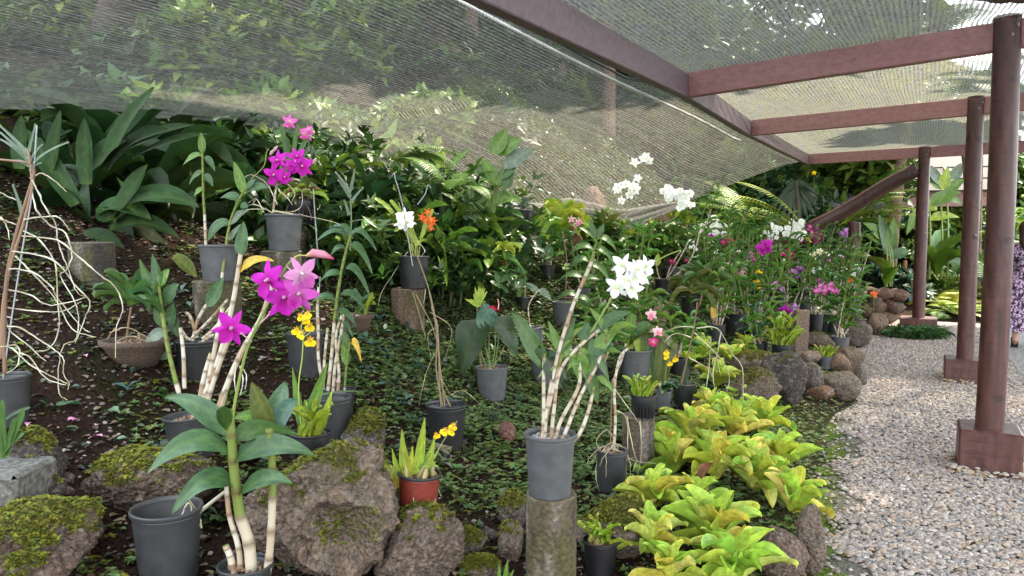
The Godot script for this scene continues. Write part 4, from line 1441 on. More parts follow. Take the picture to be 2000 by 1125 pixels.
# ------------------------------------------------------------------ the orchids, front to back
func build_front() -> void:
	var P: Dictionary
	var cv: Array
	# empty black pot at the lower left
	P = pot_here(331, 1150, 142, 152, "dark", "empty black pot with a stick and dry roots in it, lower left", {"cat": "plant pot", "name": "plant_pot", "fill": 0.55, "stones": "bark"})
	roots(P, [[[275, 1035], [300, 1045], [340, 1046], [385, 1038]], [[300, 1022], [330, 1014], [380, 1012]], [[330, 1050], [340, 1085], [337, 1120]], [[340, 1048], [350, 1030], [362, 990], [372, 985], [378, 1010], [392, 1030]], [[262, 1118], [300, 1128], [355, 1112]], [[395, 1030], [385, 1000], [365, 970]]], 0.0035, Color(0.42, 0.38, 0.25))
	stem_px(P, [[338, 1048], [390, 1000], [440, 960]], 0.007, 0.006, Color(0.30, 0.29, 0.2), "stick")
	# foreground dendrobium with magenta spray
	P = pot_here(482, 1215, 112, 105, "dark", "foreground dendrobium with broad green leaves and a magenta flower spray", {"stones": "bark"})
	cv = cane(P, [[492, 1130], [486, 1060], [470, 1010], [462, 960], [455, 900], [452, 850], [447, 800]], 0.020, 0.013, 0.34)
	cane(P, [[470, 1130], [466, 1070], [448, 1005], [442, 940]], 0.010, 0.008, 1.0)
	cane(P, [[520, 1130], [528, 1060], [532, 960], [530, 880], [525, 838]], 0.013, 0.012, 0.5)
	cane(P, [[455, 1140], [452, 1095], [440, 1065]], 0.014, 0.010, 1.0)
	hero_leaf(P, [452, 905], [620, 893, -0.05], 52, 62, "blue", 0.85)
	hero_leaf(P, [448, 862], [583, 850, 0.1], 48, 38, "mid", 0.7)
	hero_leaf(P, [446, 852], [322, 776, 0.05], 46, 48, "blue", 0.9)
	hero_leaf(P, [448, 886], [283, 930, -0.1], 52, 88, "blue", 0.95)
	hero_leaf(P, [458, 950], [336, 1004, -0.12], 54, 74, "blue", 0.85)
	hero_leaf(P, [466, 968], [573, 946, -0.1], 44, 48, "blue", 0.8)
	hero_leaf(P, [447, 842], [425, 800, -0.2], 30, 30, "mid", 0.8)
	hero_leaf(P, [530, 850, 0.12], [558, 745, 0.25], 48, 22, "blue", 1.2, "oval")
	hero_leaf(P, [528, 848, 0.12], [492, 745, 0.1], 46, 0, "olive", 1.3, "oval")
	hero_leaf(P, [528, 852, 0.12], [457, 818, 0.1], 46, 42, "fresh", 0.7)
	hero_leaf(P, [532, 858, 0.12], [585, 780, 0.2], 42, 46, "teal", 0.8)
	hero_leaf(P, [530, 900, 0.12], [495, 868, 0.2], 30, 20, "mid", 1.0)
	cv = stem_px(P, [[450, 850], [460, 780], [480, 690], [505, 630], [535, 572], [560, 520], [578, 505]], 0.0055, 0.003, Color(0.17, 0.22, 0.05))
	for e in [[452, 641, 76, 0.2, 0.0, -0.6], [524, 548, 84, -0.35, 0.0, 0.2], [556, 582, 90, 0.15, 0.0, 0.3], [584, 574, 78, 0.1, 0.15, -0.4], [590, 535, 74, 0.6, 0.55, 0.5]]:
		big_flower(P.n, lp(P, e[0], e[1], -0.03), e[2] * P.k, "magenta", Vector3(e[3], R(-0.1, 0.15), 1.0), e[5], e[4])
	for e in [[528, 612, 505, 635], [548, 600, 525, 610], [540, 568, 528, 556], [585, 545, 560, 520], [470, 650, 492, 668]]:
		stem_px(P, [[e[0], e[1], -0.03], [e[2], e[3]]], 0.003, 0.002, Color(0.5, 0.32, 0.33), "flower_stalk")
	var bud := MB.new()
	bud.tube([lp(P, 598, 500), lp(P, 612, 494), lp(P, 632, 497), lp(P, 652, 506)], [0.004, 0.014, 0.013, 0.003], [Color(0.5, 0.4, 0.15), Color(0.6, 0.25, 0.32), Color(0.6, 0.28, 0.36), Color(0.4, 0.03, 0.1)], 9)
	part("flower_bud", bud.mesh(), M.petal, P.n)
	stem_px(P, [[560, 520], [580, 500], [600, 500]], 0.003, 0.002, Color(0.35, 0.36, 0.1), "flower_stalk")
	# wild cane cluster behind it
	P = pot_here(376, 905, 100, 90, "dark", "dark tilted pot of thick pale old canes with a few leaves at their tips", {"stones": "bark", "tilt": 0.06})
	for e in [[[372, 830], [400, 770], [430, 690], [455, 590], [470, 495]], [[400, 820], [405, 760], [418, 690], [435, 600]], [[415, 830], [440, 760], [470, 690], [510, 620], [530, 560], [545, 535]], [[395, 830], [412, 760], [440, 680], [462, 640]], [[425, 820], [445, 750], [472, 690]], [[385, 810], [398, 740], [412, 690]]]:
		cane(P, e, 0.0125, 0.009, 1.0)
	cane(P, [[375, 660, 0.3], [410, 625, 0.25], [445, 585, 0.2]], 0.008, 0.006, 1.0)
	hero_leaf(P, [470, 500], [476, 432], 28, -4, "blue", 1.3, "oval")
	hero_leaf(P, [470, 530], [535, 510], 22, 26, "gold", 0.9)
	hero_leaf(P, [405, 600, 0.2], [438, 540, 0.2], 30, 0, "blue", 1.3, "oval")
	roots(P, [[[465, 700], [458, 740], [462, 780]], [[470, 715], [475, 745], [468, 772]], [[472, 715], [482, 735], [478, 760]]], 0.0025, Color(0.62, 0.6, 0.52))
	# black basket pot on the boulder with yellow dancing orchids
	P = pot_here(607, 924, 84, 76, "basket", "black basket pot of yellow-green blades and small yellow flowers on the big boulder", {"stones": "bark", "d": 3.15})
	tuft(P, Vector3(0, P.h * 0.9, 0), 34, 0.19, 0.017, "lime", P.r * 0.6, 40)
	hero_leaf(P, [596, 852], [640, 708], 26, 10, "fresh", 1.2)
	hero_leaf(P, [592, 850], [571, 715], 18, 0, "fresh", 1.3)
	hero_leaf(P, [625, 850], [650, 760], 16, 6, "lime", 1.2)
	cv = stem_px(P, [[590, 850], [583, 760], [590, 700], [592, 655], [588, 640], [597, 610]], 0.003, 0.0018, Color(0.30, 0.36, 0.08))
	stem_px(P, [[590, 660], [605, 650], [608, 632]], 0.0016, 0.0012, Color(0.30, 0.36, 0.08), "flower_stalk")
	blooms(P, [[579, 643], [586, 616], [600, 612], [604, 634], [606, 663], [590, 650], [597, 621]], 26, "dancer", "yellow")
	wild_roots(P, Vector3(P.r * 0.6, P.h * 0.45, 0), 9, 0.10, 0.0018, Color(0.55, 0.5, 0.42))
	# dark tall pot behind the basket pot
	P = pot_here(648, 888, 84, 112, "dark", "tall black pot standing behind the basket pot, one grassy leaf across it", {"cat": "plant pot", "name": "plant_pot", "stones": "bark", "fill": 0.75})
	hero_leaf(P, [600, 782], [712, 765], 7, 16, "mid", 0.6, "grass")
	# pot M
	P = pot_here(597, 742, 76, 92, "dark", "black pot in the left of the bed with an arching glossy dendrobium above it", {"stones": "dark"})
	cane(P, [[622, 660], [620, 610], [622, 560]], 0.009, 0.007, 1.0)
	# arching dendrobium, right of M
	P = pot_here(664, 826, 64, 64, "black", "small black pot with old silver canes and a tall stem of drooping blue-green leaves", {"stones": "dark"})
	cv = cane(P, [[640, 770], [648, 690], [655, 610], [665, 540], [676, 490], [686, 458]], 0.010, 0.007, 0.35)
	for e in [[[630, 775], [634, 700], [640, 640]], [[650, 772], [655, 710], [668, 640], [672, 612]], [[658, 775], [662, 730], [656, 660], [668, 615]], [[635, 775], [622, 700], [622, 640], [620, 610]]]:
		cane(P, e, 0.009, 0.0065, 1.0)
	for e in [[[684, 460], [735, 490], 20, 40], [[682, 462], [612, 478], 20, 34], [[684, 455], [662, 440], 15, 12], [[680, 485], [727, 535], 22, 46], [[676, 490], [640, 510], 18, 30], [[672, 530], [722, 578], 22, 50], [[668, 540], [618, 560], 20, 30], [[662, 580], [716, 612], 20, 40], [[658, 592], [600, 600], 20, 34], [[655, 610], [696, 640], 18, 30], [[652, 625], [690, 660], 18, 34]]:
		hero_leaf(P, e[0], e[1], e[2], e[3], "blue", 0.55)
	cane(P, [[672, 775], [676, 720], [683, 670]], 0.006, 0.005, 0.2)
	hero_leaf(P, [683, 672], [706, 708], 14, 40, "gold", 0.9)
	hero_leaf(P, [682, 680], [658, 640], 16, 14, "mid", 0.9)
	hero_leaf(P, [678, 715], [668, 660], 16, 0, "fresh", 1.2)
	# stone bowl behind
	P = pot_here(698, 652, 66, 36, "clay", "shallow brown bowl of grey pebbles behind the arching dendrobium", {"cat": "plant bowl", "name": "plant_bowl", "stones": "grey"})
	tuft(P, Vector3(0.03, P.h, 0), 7, 0.22, 0.03, "blue", P.r * 0.5, 70, "strap")
	# red pot
	P = pot_here(816, 1024, 88, 96, "red", "red plastic pot of yellowing stubby orchids leaning on the brown boulder", {"stones": "bark", "tilt": -0.05, "d": 2.95, "base": 0.80})
	bulbs(P, Vector3(0, P.y, 0), 16, 0.06, 0.010, P.r * 0.8, Color(0.35, 0.28, 0.14))
	for e in [[[775, 940], [728, 876], 15, -4, "lime"], [[790, 930], [785, 838], 18, 0, "lime"], [[800, 930], [783, 850], 15, 0, "yellow"], [[815, 930], [830, 815], 20, 4, "lime"], [[820, 925], [858, 880], 12, 0, "lime"], [[800, 930], [857, 912], 16, 26, "lime"], [[785, 940], [760, 905], 13, 0, "yellow"], [[830, 935], [850, 850], 16, 0, "lime"], [[800, 935], [806, 870], 14, 0, "yellow"], [[775, 955], [770, 905], 12, 0, "gold"], [[780, 935], [765, 875], 12, 0, "lime"], [[812, 925], [842, 885], 15, 16, "fresh"], [[835, 930], [852, 900], 10, 6, "lime"], [[815, 970], [806, 982], 10, 14, "lime"], [[840, 925], [855, 935], 9, 14, "lime"]]:
		hero_leaf(P, e[0], e[1], e[2], e[3], e[4], 1.15)
	wild_roots(P, Vector3(0, P.y, 0), 8, 0.12, 0.002)
	cv = stem_px(P, [[835, 920], [850, 890], [868, 858], [885, 835], [893, 822]], 0.0018, 0.001, Color(0.3, 0.33, 0.1))
	blooms(P, [[852, 848], [869, 840], [878, 836], [886, 830], [883, 842]], 22, "dancer", "yellow")
	var wb := MB.new()
	wb.box(Vector3(-0.05, 0, -0.02), Vector3(0.05, 0.035, 0.02), Color(0.28, 0.24, 0.15))
	solo("wood_block", wb.mesh(true), M.stump, "small mossy wood block lying beside the reed orchid's black pot", "wood block", "", hit(862, 880) + Vector3(0, 0.0, 0)).rotation = Vector3(0.0, 0.4, -0.25)
	# reed stem orchid in the black pot
	P = pot_here(872, 884, 84, 92, "black", "black pot of dark pebbles with thin tangled dead stems reaching up to the white flower", {"stones": "dark", "fill": 0.9})
	for e in [[[862, 800], [858, 740], [856, 660], [848, 610], [836, 560], [815, 500]], [[870, 800], [862, 740], [854, 670], [850, 630], [838, 570]], [[866, 800], [852, 720], [855, 640], [842, 600]], [[880, 795], [863, 752], [858, 690]]]:
		stem_px(P, e, 0.0045, 0.003, Color(0.20, 0.15, 0.09), "dead_stem")
	roots(P, [[[880, 770], [905, 765], [940, 790]], [[862, 740], [880, 770], [905, 775]], [[850, 690], [830, 740], [820, 790]], [[856, 640], [835, 655], [842, 700]], [[842, 610], [880, 640], [868, 700]]], 0.0016, Color(0.42, 0.36, 0.2))
	# anthurium
	P = pot_here(961, 786, 66, 68, "grey", "grey pot of a red-flowered anthurium with big dark heart-shaped leaves", {"name": "potted_anthurium", "cat": "potted plant", "stones": "bark", "fill": 0.92})
	for e in [[[955, 720], [955, 640], [944, 590], 46, "teal", 0.9], [[952, 720], [930, 655], [902, 735], 66, "dark", 1.1], [[965, 720], [975, 648], [1006, 688], 40, "dark", 0.8], [[960, 720], [945, 655], [925, 690], 40, "dark", 0.8], [[962, 720], [985, 675], [1010, 700], 34, "deep", 0.7]]:
		stem_px(P, [e[0], [lerpf(e[0][0], e[1][0], 0.6), lerpf(e[0][1], e[1][1], 0.5)], e[1]], 0.004, 0.003, Color(0.12, 0.15, 0.05), "leaf_stalk")
		hero_leaf(P, [e[1][0], e[1][1] - (30 if e[2][1] > e[1][1] else -5)], e[2], e[3], 12, e[4], 1.1, "heart", 0.15)
	stem_px(P, [[962, 720], [968, 660], [962, 608]], 0.003, 0.0025, Color(0.15, 0.2, 0.05))
	var sp := MB.new()
	blade(sp, [lp(P, 953, 601), lp(P, 962, 602), lp(P, 970, 606), lp(P, 977, 607)], Vector3(0, 0.6, 0.8), 0.065, "heart", 0.15, Color(0.68, 0.03, 0.08), 0.3)
	part("red_spathe", sp.mesh(), M.petal, P.n)
	stem_px(P, [[973, 604], [974, 592], [972, 584]], 0.004, 0.0025, Color(0.75, 0.3, 0.25), "spadix")
	stem_px(P, [[940, 720], [934, 660], [932, 600]], 0.006, 0.005, Color(0.13, 0.08, 0.05), "dead_stem")
	for k in 16: hero_leaf(P, [933, 600], [933 + R(-26, 30), 578 + R(-22, 12)], 7, 4, "lime", 1.1)
	# column with grey pot
	var st := stump_at(1076, 978, 104, 1190, "tall mossy concrete column in the foreground under the grey pot of pebbles", {"moss": 0.35, "tone": Color(0.12, 0.095, 0.055), "name": "column", "cat": "column", "group": ""})
	P = pot_here(1074, 980, 106, 130, "grey", "grey pot full of pebbles and leaning canes on the tall mossy column", {"d": st.d - 0.02, "stones": "grey", "base": 0.80, "fill": 0.9})
	for e in [[[1063, 880], [1068, 800], [1088, 700], [1118, 600], [1152, 520], [1160, 490]], [[1075, 880], [1082, 800], [1096, 720], [1150, 660], [1200, 630]], [[1090, 882], [1110, 830], [1135, 770], [1165, 715], [1190, 650]], [[1060, 880], [1062, 800], [1062, 720], [1065, 690]], [[1085, 884], [1092, 830], [1130, 755], [1132, 700], [1136, 670]], [[1095, 885], [1130, 850], [1150, 800], [1160, 755]], [[1055, 882], [1062, 840], [1078, 770], [1098, 690]]]:
		cane(P, e, 0.008, 0.006, 0.85)
	for e in [[[1062, 722], [998, 608], 38, 20, "mid"], [[1064, 690], [1058, 720], 34, 24, "deep"], [[1066, 700], [1098, 760], 40, 10, "dark"], [[1140, 680], [1150, 745], 36, -6, "fresh"], [[1136, 690], [1128, 740], 34, 0, "fresh"], [[1150, 690], [1200, 672], 38, 10, "blue"], [[1145, 690], [1190, 745], 30, 36, "mid"], [[1140, 700], [1108, 722], 24, 16, "fresh"], [[1135, 665], [1150, 630], 26, 4, "blue"], [[1095, 690], [1070, 625], 18, 4, "fresh"], [[1098, 690], [1124, 620], 18, 4, "mid"], [[1096, 700], [1120, 660], 20, 6, "fresh"], [[1150, 720], [1168, 790], 26, -8, "mid"], [[1160, 650], [1235, 610], 26, 20, "blue"], [[1160, 690], [1210, 640], 28, 10, "fresh"], [[1096, 690], [1060, 650], 14, 18, "fresh"], [[1098, 680], [1140, 640], 14, 18, "fern"], [[1150, 700], [1215, 690], 18, 26, "fresh"], [[1135, 700], [1085, 705], 16, 24, "fern"], [[1188, 655], [1150, 600], 16, 10, "fresh"], [[1190, 650], [1245, 640], 16, 22, "fern"], [[1165, 740], [1200, 770], 16, 20, "fresh"], [[1090, 720], [1050, 740], 14, 22, "fern"]]:
		hero_leaf(P, e[0], e[1], e[2], e[3], e[4], 1.0)
	cv = stem_px(P, [[1136, 670], [1160, 640], [1190, 590], [1225, 540], [1265, 520], [1300, 500], [1330, 488]], 0.004, 0.002, Color(0.2, 0.26, 0.06))
	for e in [[1216, 518, 54, -0.3], [1252, 536, 56, 0.3], [1235, 565, 50, 0.0], [1205, 560, 54, -0.4], [1222, 548, 46, 0.2], [1262, 520, 50, 0.4], [1245, 525, 44, 0.0], [1238, 545, 48, -0.2]]:
		big_flower(P.n, lp(P, e[0], e[1], -0.02 + R(-0.03, 0.02)), e[2] * 0.95 * P.k, "white", Vector3(e[3], R(-0.2, 0.2), 1), R(-0.4, 0.4))
	# pot with aerial roots
	P = pot_here(1194, 966, 66, 86, "dark", "dark pot overflowing with curling roots, a short spray of yellow flowers in front of it", {"stones": "bark", "fill": 0.92})
	cane(P, [[1198, 885], [1202, 820], [1200, 760], [1210, 700], [1228, 680]], 0.008, 0.006, 1.0)
	stem_px(P, [[1192, 885], [1194, 800], [1196, 740]], 0.004, 0.003, Color(0.16, 0.1, 0.06), "dead_stem")
	roots(P, [[[1202, 760], [1232, 800], [1250, 830]], [[1202, 800], [1222, 815], [1226, 880], [1222, 920], [1232, 958]], [[1225, 815], [1240, 890], [1252, 905]], [[1210, 880], [1240, 900], [1285, 905]], [[1170, 880], [1162, 930], [1172, 968]], [[1250, 820], [1252, 880], [1246, 930]], [[1180, 885], [1165, 860], [1185, 840], [1200, 862]], [[1175, 885], [1190, 865], [1215, 870]], [[1182, 890], [1200, 870], [1210, 900], [1235, 895]]], 0.0028, Color(0.45, 0.42, 0.28))
	wild_roots(P, Vector3(0, P.h, 0), 14, 0.16, 0.0022, Color(0.34, 0.28, 0.17))
	stem_px(P, [[1178, 935], [1182, 915], [1195, 905], [1205, 925], [1212, 945]], 0.0015, 0.001, Color(0.25, 0.3, 0.08))
	blooms(P, [[1194, 908], [1199, 914], [1204, 922], [1209, 932], [1211, 943]], 13, "dancer", "yellow")
	# pot at the bottom
	P = pot_here(1172, 1130, 72, 70, "black", "small black pot of yellowing orchid shoots at the bottom edge beside the column", {"stones": "bark", "fill": 0.9})
	tuft(P, Vector3(0, P.y, 0), 16, 0.13, 0.025, "lime", P.r * 0.6, 60, "lance", 0.8)
	tuft(P, Vector3(0, P.y, 0), 8, 0.13, 0.022, "yellow", P.r * 0.6, 60, "lance", 0.6)
	bulbs(P, Vector3(0, P.y, 0), 8, 0.04, 0.010, P.r * 0.6)
	P = pot_here(985, 1180, 50, 40, "black", "tiny pot at the very bottom with two green blades showing", {"stones": "bark"})
	for e in [[[985, 1140], [992, 1092], 10], [[975, 1140], [975, 1098], 8], [[990, 1140], [1004, 1112], 8]]: hero_leaf(P, e[0], e[1], e[2], 0, "fresh", 1.2)
	# stump and net pot
	st = stump_at(1248, 818, 66, 915, "short mossy column with a black net pot on top of it", {"moss": 0.3, "name": "column", "cat": "column", "group": "", "xb": 1246})
	P = pot_here(1256, 822, 52, 50, "basket", "black net pot of yellow-green grassy orchid on the short column", {"d": st.d - 0.02, "stones": "bark"})
	tuft(P, Vector3(0, P.h * 0.9, 0), 34, 0.15, 0.016, "lime", P.r * 0.7, 30)
	# the strap-leaved orchids right of the middle
	P = pot_here(1239, 756, 68, 72, "grey", "big grey pot with a fountain of long arching strap leaves", {"stones": "dark"})
	cane(P, [[1200, 780, -0.2], [1198, 745, -0.15], [1215, 700, -0.1], [1222, 670, -0.1]], 0.010, 0.009, 1.0)
	for e in [[[1224, 680], [1130, 660], 22, 70, "blue"], [[1224, 676], [1150, 690], 22, 60, "mid"], [[1224, 670], [1165, 625], 20, 30, "mid"], [[1226, 668], [1235, 612], 20, 6, "fresh"], [[1226, 670], [1270, 635], 20, 20, "mid"], [[1226, 676], [1322, 690], 22, 70, "olive"], [[1228, 672], [1300, 655], 20, 40, "olive"], [[1228, 680], [1266, 790], 24, 130, "lime"], [[1222, 674], [1190, 640], 18, 20, "mid"], [[1280, 790], [1295, 650], 24, -10, "olive"], [[1270, 780], [1262, 640], 24, 10, "mid"], [[1285, 780], [1320, 668], 20, 30, "olive"]]:
		hero_leaf(P, e[0], e[1], e[2], e[3], e[4], 0.8, "strap", 0.35)
	for e in [[1272, 615, "blush"], [1285, 648, "blush"], [1276, 668, "pink"]]: blooms(P, [[e[0], e[1]]], 26, "dendro", e[2], -0.05)
	stem_px(P, [[1262, 660], [1266, 640], [1272, 618]], 0.002, 0.0015, Color(0.4, 0.2, 0.15))

func build_left() -> void:
	var P: Dictionary
	var cv: Array
	# hanging-root orchid at the left edge
	P = pot_here(18, 842, 88, 108, "dark", "grey pot at the left edge whose tall orchid trails a curtain of pale roots", {"stones": "bark"})
	stem_px(P, [[10, 730], [8, 640], [14, 540], [34, 450], [52, 390], [66, 340], [58, 320], [30, 315], [0, 312]], 0.009, 0.005, Color(0.17, 0.10, 0.065), "stem")
	stem_px(P, [[2, 700], [6, 600], [20, 520], [45, 440], [62, 370], [62, 345], [58, 310], [52, 290]], 0.007, 0.005, Color(0.22, 0.14, 0.09), "stem")
	stem_px(P, [[6, 740], [20, 640], [45, 480], [62, 380], [72, 245]], 0.003, 0.003, Color(0.30, 0.30, 0.31), "stake")
	for e in [[[56, 315], [0, 272], [60, 0]], [[55, 305], [70, 242], 0], [[58, 310], [0, 258], 0], [[60, 325], [135, 278], 14], [[58, 320], [84, 282], 10], [[58, 325], [20, 315], 10], [[60, 335], [82, 318], 8], [[45, 420], [25, 360], 6], [[54, 300], [-6, 240], 4]]:
		hero_leaf(P, e[0], e[1], 9, e[2] if not (e[2] is Array) else 10, "silver", 1.0, "terete", 0.5)
	roots(P, [
		[[60, 350], [80, 338], [105, 350], [130, 375]],
		[[62, 375], [72, 412], [100, 440], [130, 455], [140, 500], [130, 530], [120, 540], [150, 600], [150, 660], [120, 680], [115, 760], [130, 780]],
		[[45, 428], [110, 425], [135, 450]],
		[[45, 450], [80, 470], [105, 510], [112, 560], [115, 640], [98, 680], [70, 685]],
		[[35, 462], [110, 470], [150, 500], [190, 535], [225, 560], [240, 600], [228, 640], [228, 700]],
		[[20, 490], [100, 505], [150, 560], [175, 590], [165, 620], [145, 670]],
		[[30, 500], [70, 540], [110, 585], [140, 640], [190, 658]],
		[[12, 565], [60, 575], [100, 595], [170, 580]],
		[[10, 600], [60, 605], [120, 608], [160, 590]],
		[[18, 525], [60, 530], [100, 560], [110, 580], [160, 640], [175, 650]],
		[[8, 580], [14, 640], [50, 670], [90, 705]],
		[[5, 640], [40, 640], [75, 660], [105, 680], [125, 700], [124, 730], [136, 750], [132, 760]],
		[[5, 675], [25, 680], [60, 710], [100, 735], [135, 750]],
		[[2, 680], [30, 675], [40, 695], [30, 720], [0, 735]],
		[[0, 428], [20, 432], [34, 440]], [[0, 425], [14, 440], [18, 468]], [[-5, 372], [15, 385], [42, 392]],
		[[62, 350], [75, 380], [85, 400], [110, 440], [115, 470], [130, 520], [150, 570], [165, 580]],
		[[40, 690], [60, 700], [90, 740], [130, 752]]], 0.0032, Color(0.47, 0.44, 0.34))
	# concrete trough
	var tb := MB.new()
	var c0 := hit(10, 1012)
	var k := depth(c0) / FOCAL
	tb.box(Vector3(-150 * k, 0, -0.14), Vector3(62 * k, 104 * k, 0.10), Color(0.9, 0.9, 0.88), Transform3D(), 0.012)
	var tr := thing("concrete_trough", "weathered grey concrete trough at the left edge with strappy leaves growing in it", "planter", c0)
	part("trough", tb.mesh(true), M.stump_grey, tr)
	P = {"n": tr, "d": depth(c0), "r": 0.06, "k": k}
	for e in [[[12, 890], [48, 800], 16, 8], [[10, 892], [30, 815], 13, 0], [[4, 895], [-10, 800], 14, 4], [[8, 895], [5, 780], 14, 0], [[0, 895], [48, 845], 12, 16]]: hero_leaf(P, e[0], e[1], e[2], e[3], "mid", 1.1, "strap")
	hero_leaf(P, [0, 830, 0.05], [60, 796, 0.05], 8, 14, "deep", 0.9, "strap")
	# clay bowl
	P = pot_here(266, 722, 132, 54, "clay", "shallow clay bowl of bark and roots holding leafy canes, left of the bed", {"cat": "potted orchid", "stones": "bark"})
	cv = cane(P, [[350, 770, -0.15], [330, 690, -0.1], [318, 620, -0.05], [310, 560]], 0.012, 0.008, 0.1)
	for e in [[[312, 560], [298, 498], 20, 0, "blue"], [[308, 590], [272, 505], 22, -4, "mid"], [[312, 560], [330, 525], 22, 6, "fresh"], [[318, 600], [350, 555], 30, 14, "blue"], [[320, 640], [348, 660], 34, 46, "deep"], [[325, 650], [340, 590], 28, 0, "blue"], [[322, 640], [300, 600], 22, 4, "mid"], [[326, 655], [280, 677], 26, 22, "silver"], [[332, 700], [303, 703], 18, 12, "silver"], [[310, 575], [300, 545], 16, 0, "fresh"]]:
		hero_leaf(P, e[0], e[1], e[2], e[3], e[4], 1.1, "oval")
	cane(P, [[360, 760, -0.12], [358, 690, -0.1], [352, 640, -0.08]], 0.010, 0.008, 1.0)
	strap_plant(P, lp(P, 256, 600), 12, 0.20, 0.022, "mid", 90, 0.5)
	strap_plant(P, lp(P, 246, 590), 8, 0.17, 0.02, "blue", 80, 0.6)
	stem_px(P, [[245, 690], [250, 640], [256, 600]], 0.006, 0.005, Color(0.16, 0.1, 0.06), "stem")
	roots(P, [[[225, 640], [200, 680], [195, 730], [205, 780], [240, 770]], [[270, 650], [280, 690], [283, 726]], [[215, 650], [250, 640], [300, 665]], [[200, 670], [212, 720], [202, 760], [220, 800]], [[230, 665], [260, 655], [310, 680]]], 0.0028, Color(0.32, 0.25, 0.14))
	# black pot with stub canes
	P = pot_here(388, 752, 86, 86, "black", "black pot of grey stones and cut-off stub canes, behind the thick canes", {"stones": "grey"})
	for e in [[[385, 660], [372, 620], [362, 610]], [[378, 662], [384, 630], [400, 600], [410, 590]], [[395, 662], [420, 640], [450, 600]], [[380, 664], [365, 660], [352, 640]], [[395, 668], [412, 656], [420, 654]]]: cane(P, e, 0.009, 0.007, 1.0)
	# grey pot on stump, far left
	var st := stump_at(424, 552, 92, 640, "square-cut old stump under the grey pot of leafy dendrobium", {"wood": true, "tone": Color(0.10, 0.085, 0.05)})
	P = pot_here(428, 552, 76, 74, "grey", "grey pot on the stump with two tall leafy dendrobium canes", {"d": st.d - 0.02, "stones": "bark"})
	cv = cane(P, [[402, 480], [400, 430], [397, 380], [396, 330], [395, 290]], 0.008, 0.006, 0.3)
	for e in [[[396, 300], [393, 258], 16, 0, "fresh"], [[396, 305], [356, 325], 15, 18, "fresh"], [[398, 310], [420, 335], 14, 18, "blue"], [[397, 340], [370, 360], 15, 18, "mid"], [[398, 342], [416, 365], 15, 10, "blue"], [[399, 372], [378, 385], 14, 12, "fresh"]]: hero_leaf(P, e[0], e[1], e[2], e[3], e[4], 0.9, "oval")
	cv = cane(P, [[433, 545, -0.1], [440, 490, -0.06], [448, 440], [462, 400], [478, 370]], 0.0085, 0.006, 0.1)
	for e in [[[478, 380], [457, 315], 20, 0, "fresh"], [[480, 378], [525, 368], 22, 16, "blue"], [[470, 395], [430, 388], 20, 18, "blue"], [[470, 400], [484, 405], 18, 0, "blue"], [[450, 440], [400, 478], 26, 34, "blue"], [[448, 440], [486, 410], 20, 10, "silver"], [[446, 470], [470, 438], 15, 0, "silver"], [[436, 500], [440, 488], 16, 0, "fresh"], [[480, 372], [500, 350], 14, 6, "blue"]]: hero_leaf(P, e[0], e[1], e[2], e[3], e[4], 0.9, "oval")
	# grey pot on stump, with magenta flowers
	st = stump_at(552, 492, 78, 560, "weathered stump under the grey pot of bright magenta flowers", {"wood": true, "tone": Color(0.10, 0.085, 0.05)})
	P = pot_here(556, 492, 74, 74, "grey", "grey pot on the stump holding a bare stem with bright magenta flowers", {"d": st.d - 0.02, "stones": "bark"})
	cane(P, [[533, 416], [536, 390], [540, 360]], 0.007, 0.006, 1.0)
	cv = stem_px(P, [[538, 370], [545, 345], [550, 330]], 0.003, 0.0025, Color(0.3, 0.25, 0.12))
	stem_px(P, [[490, 350], [515, 325], [520, 300], [525, 290]], 0.003, 0.0025, Color(0.25, 0.28, 0.08), "flower_stalk")
	for e in [[543, 314, 46, -0.3], [536, 342, 48, -0.1], [590, 325, 48, 0.3], [580, 306, 40, 0.1], [556, 346, 34, 0.2], [572, 322, 36, 0.0]]: big_flower(P.n, lp(P, e[0], e[1], -0.02), e[2] * P.k, "magenta", Vector3(e[3], R(-0.1, 0.2), 1), R(-0.4, 0.4))
	for e in [[531, 297], [538, 290], [614, 314]]:
		var bd := MB.new()
		bd.tube([lp(P, e[0] - 4, e[1] + 6), lp(P, e[0], e[1]), lp(P, e[0] + 4, e[1] - 5)], [0.005, 0.012, 0.004], [Color(0.55, 0.40, 0.38)], 7)
		part("flower_bud", bd.mesh(), M.petal, P.n)
	roots(P, [[[533, 415], [500, 400], [485, 402]], [[536, 415], [580, 418], [640, 430], [680, 445]], [[535, 413], [570, 415], [590, 400], [592, 370], [605, 372]], [[560, 360], [575, 375], [570, 395]], [[515, 415], [500, 390], [485, 395]], [[540, 400], [520, 360], [490, 340], [475, 350]], [[545, 372], [560, 385], [572, 400]], [[520, 408], [480, 410], [478, 420]]], 0.0028, Color(0.52, 0.5, 0.38))
	# white and orange flowers in a pot on a stump
	st = stump_at(798, 566, 66, 640, "pale brown column in the middle of the bed under a black pot", {"tone": Color(0.17, 0.11, 0.07), "moss": 0.05, "name": "column", "cat": "column", "group": ""})
	P = pot_here(808, 566, 64, 66, "black", "black pot on the pale column with reedy stems, one white and one orange flower", {"d": st.d - 0.02, "stones": "bark"})
	for e in [[[808, 500], [790, 450], [765, 410], [738, 395]], [[812, 500], [798, 455], [785, 415], [778, 395]], [[806, 500], [800, 460], [775, 430]], [[815, 500], [812, 470], [795, 435]], [[818, 500], [822, 460], [830, 435]], [[812, 500], [808, 450], [796, 420]]]: stem_px(P, e, 0.004, 0.003, Color(0.22, 0.24, 0.06), "reed_stem")
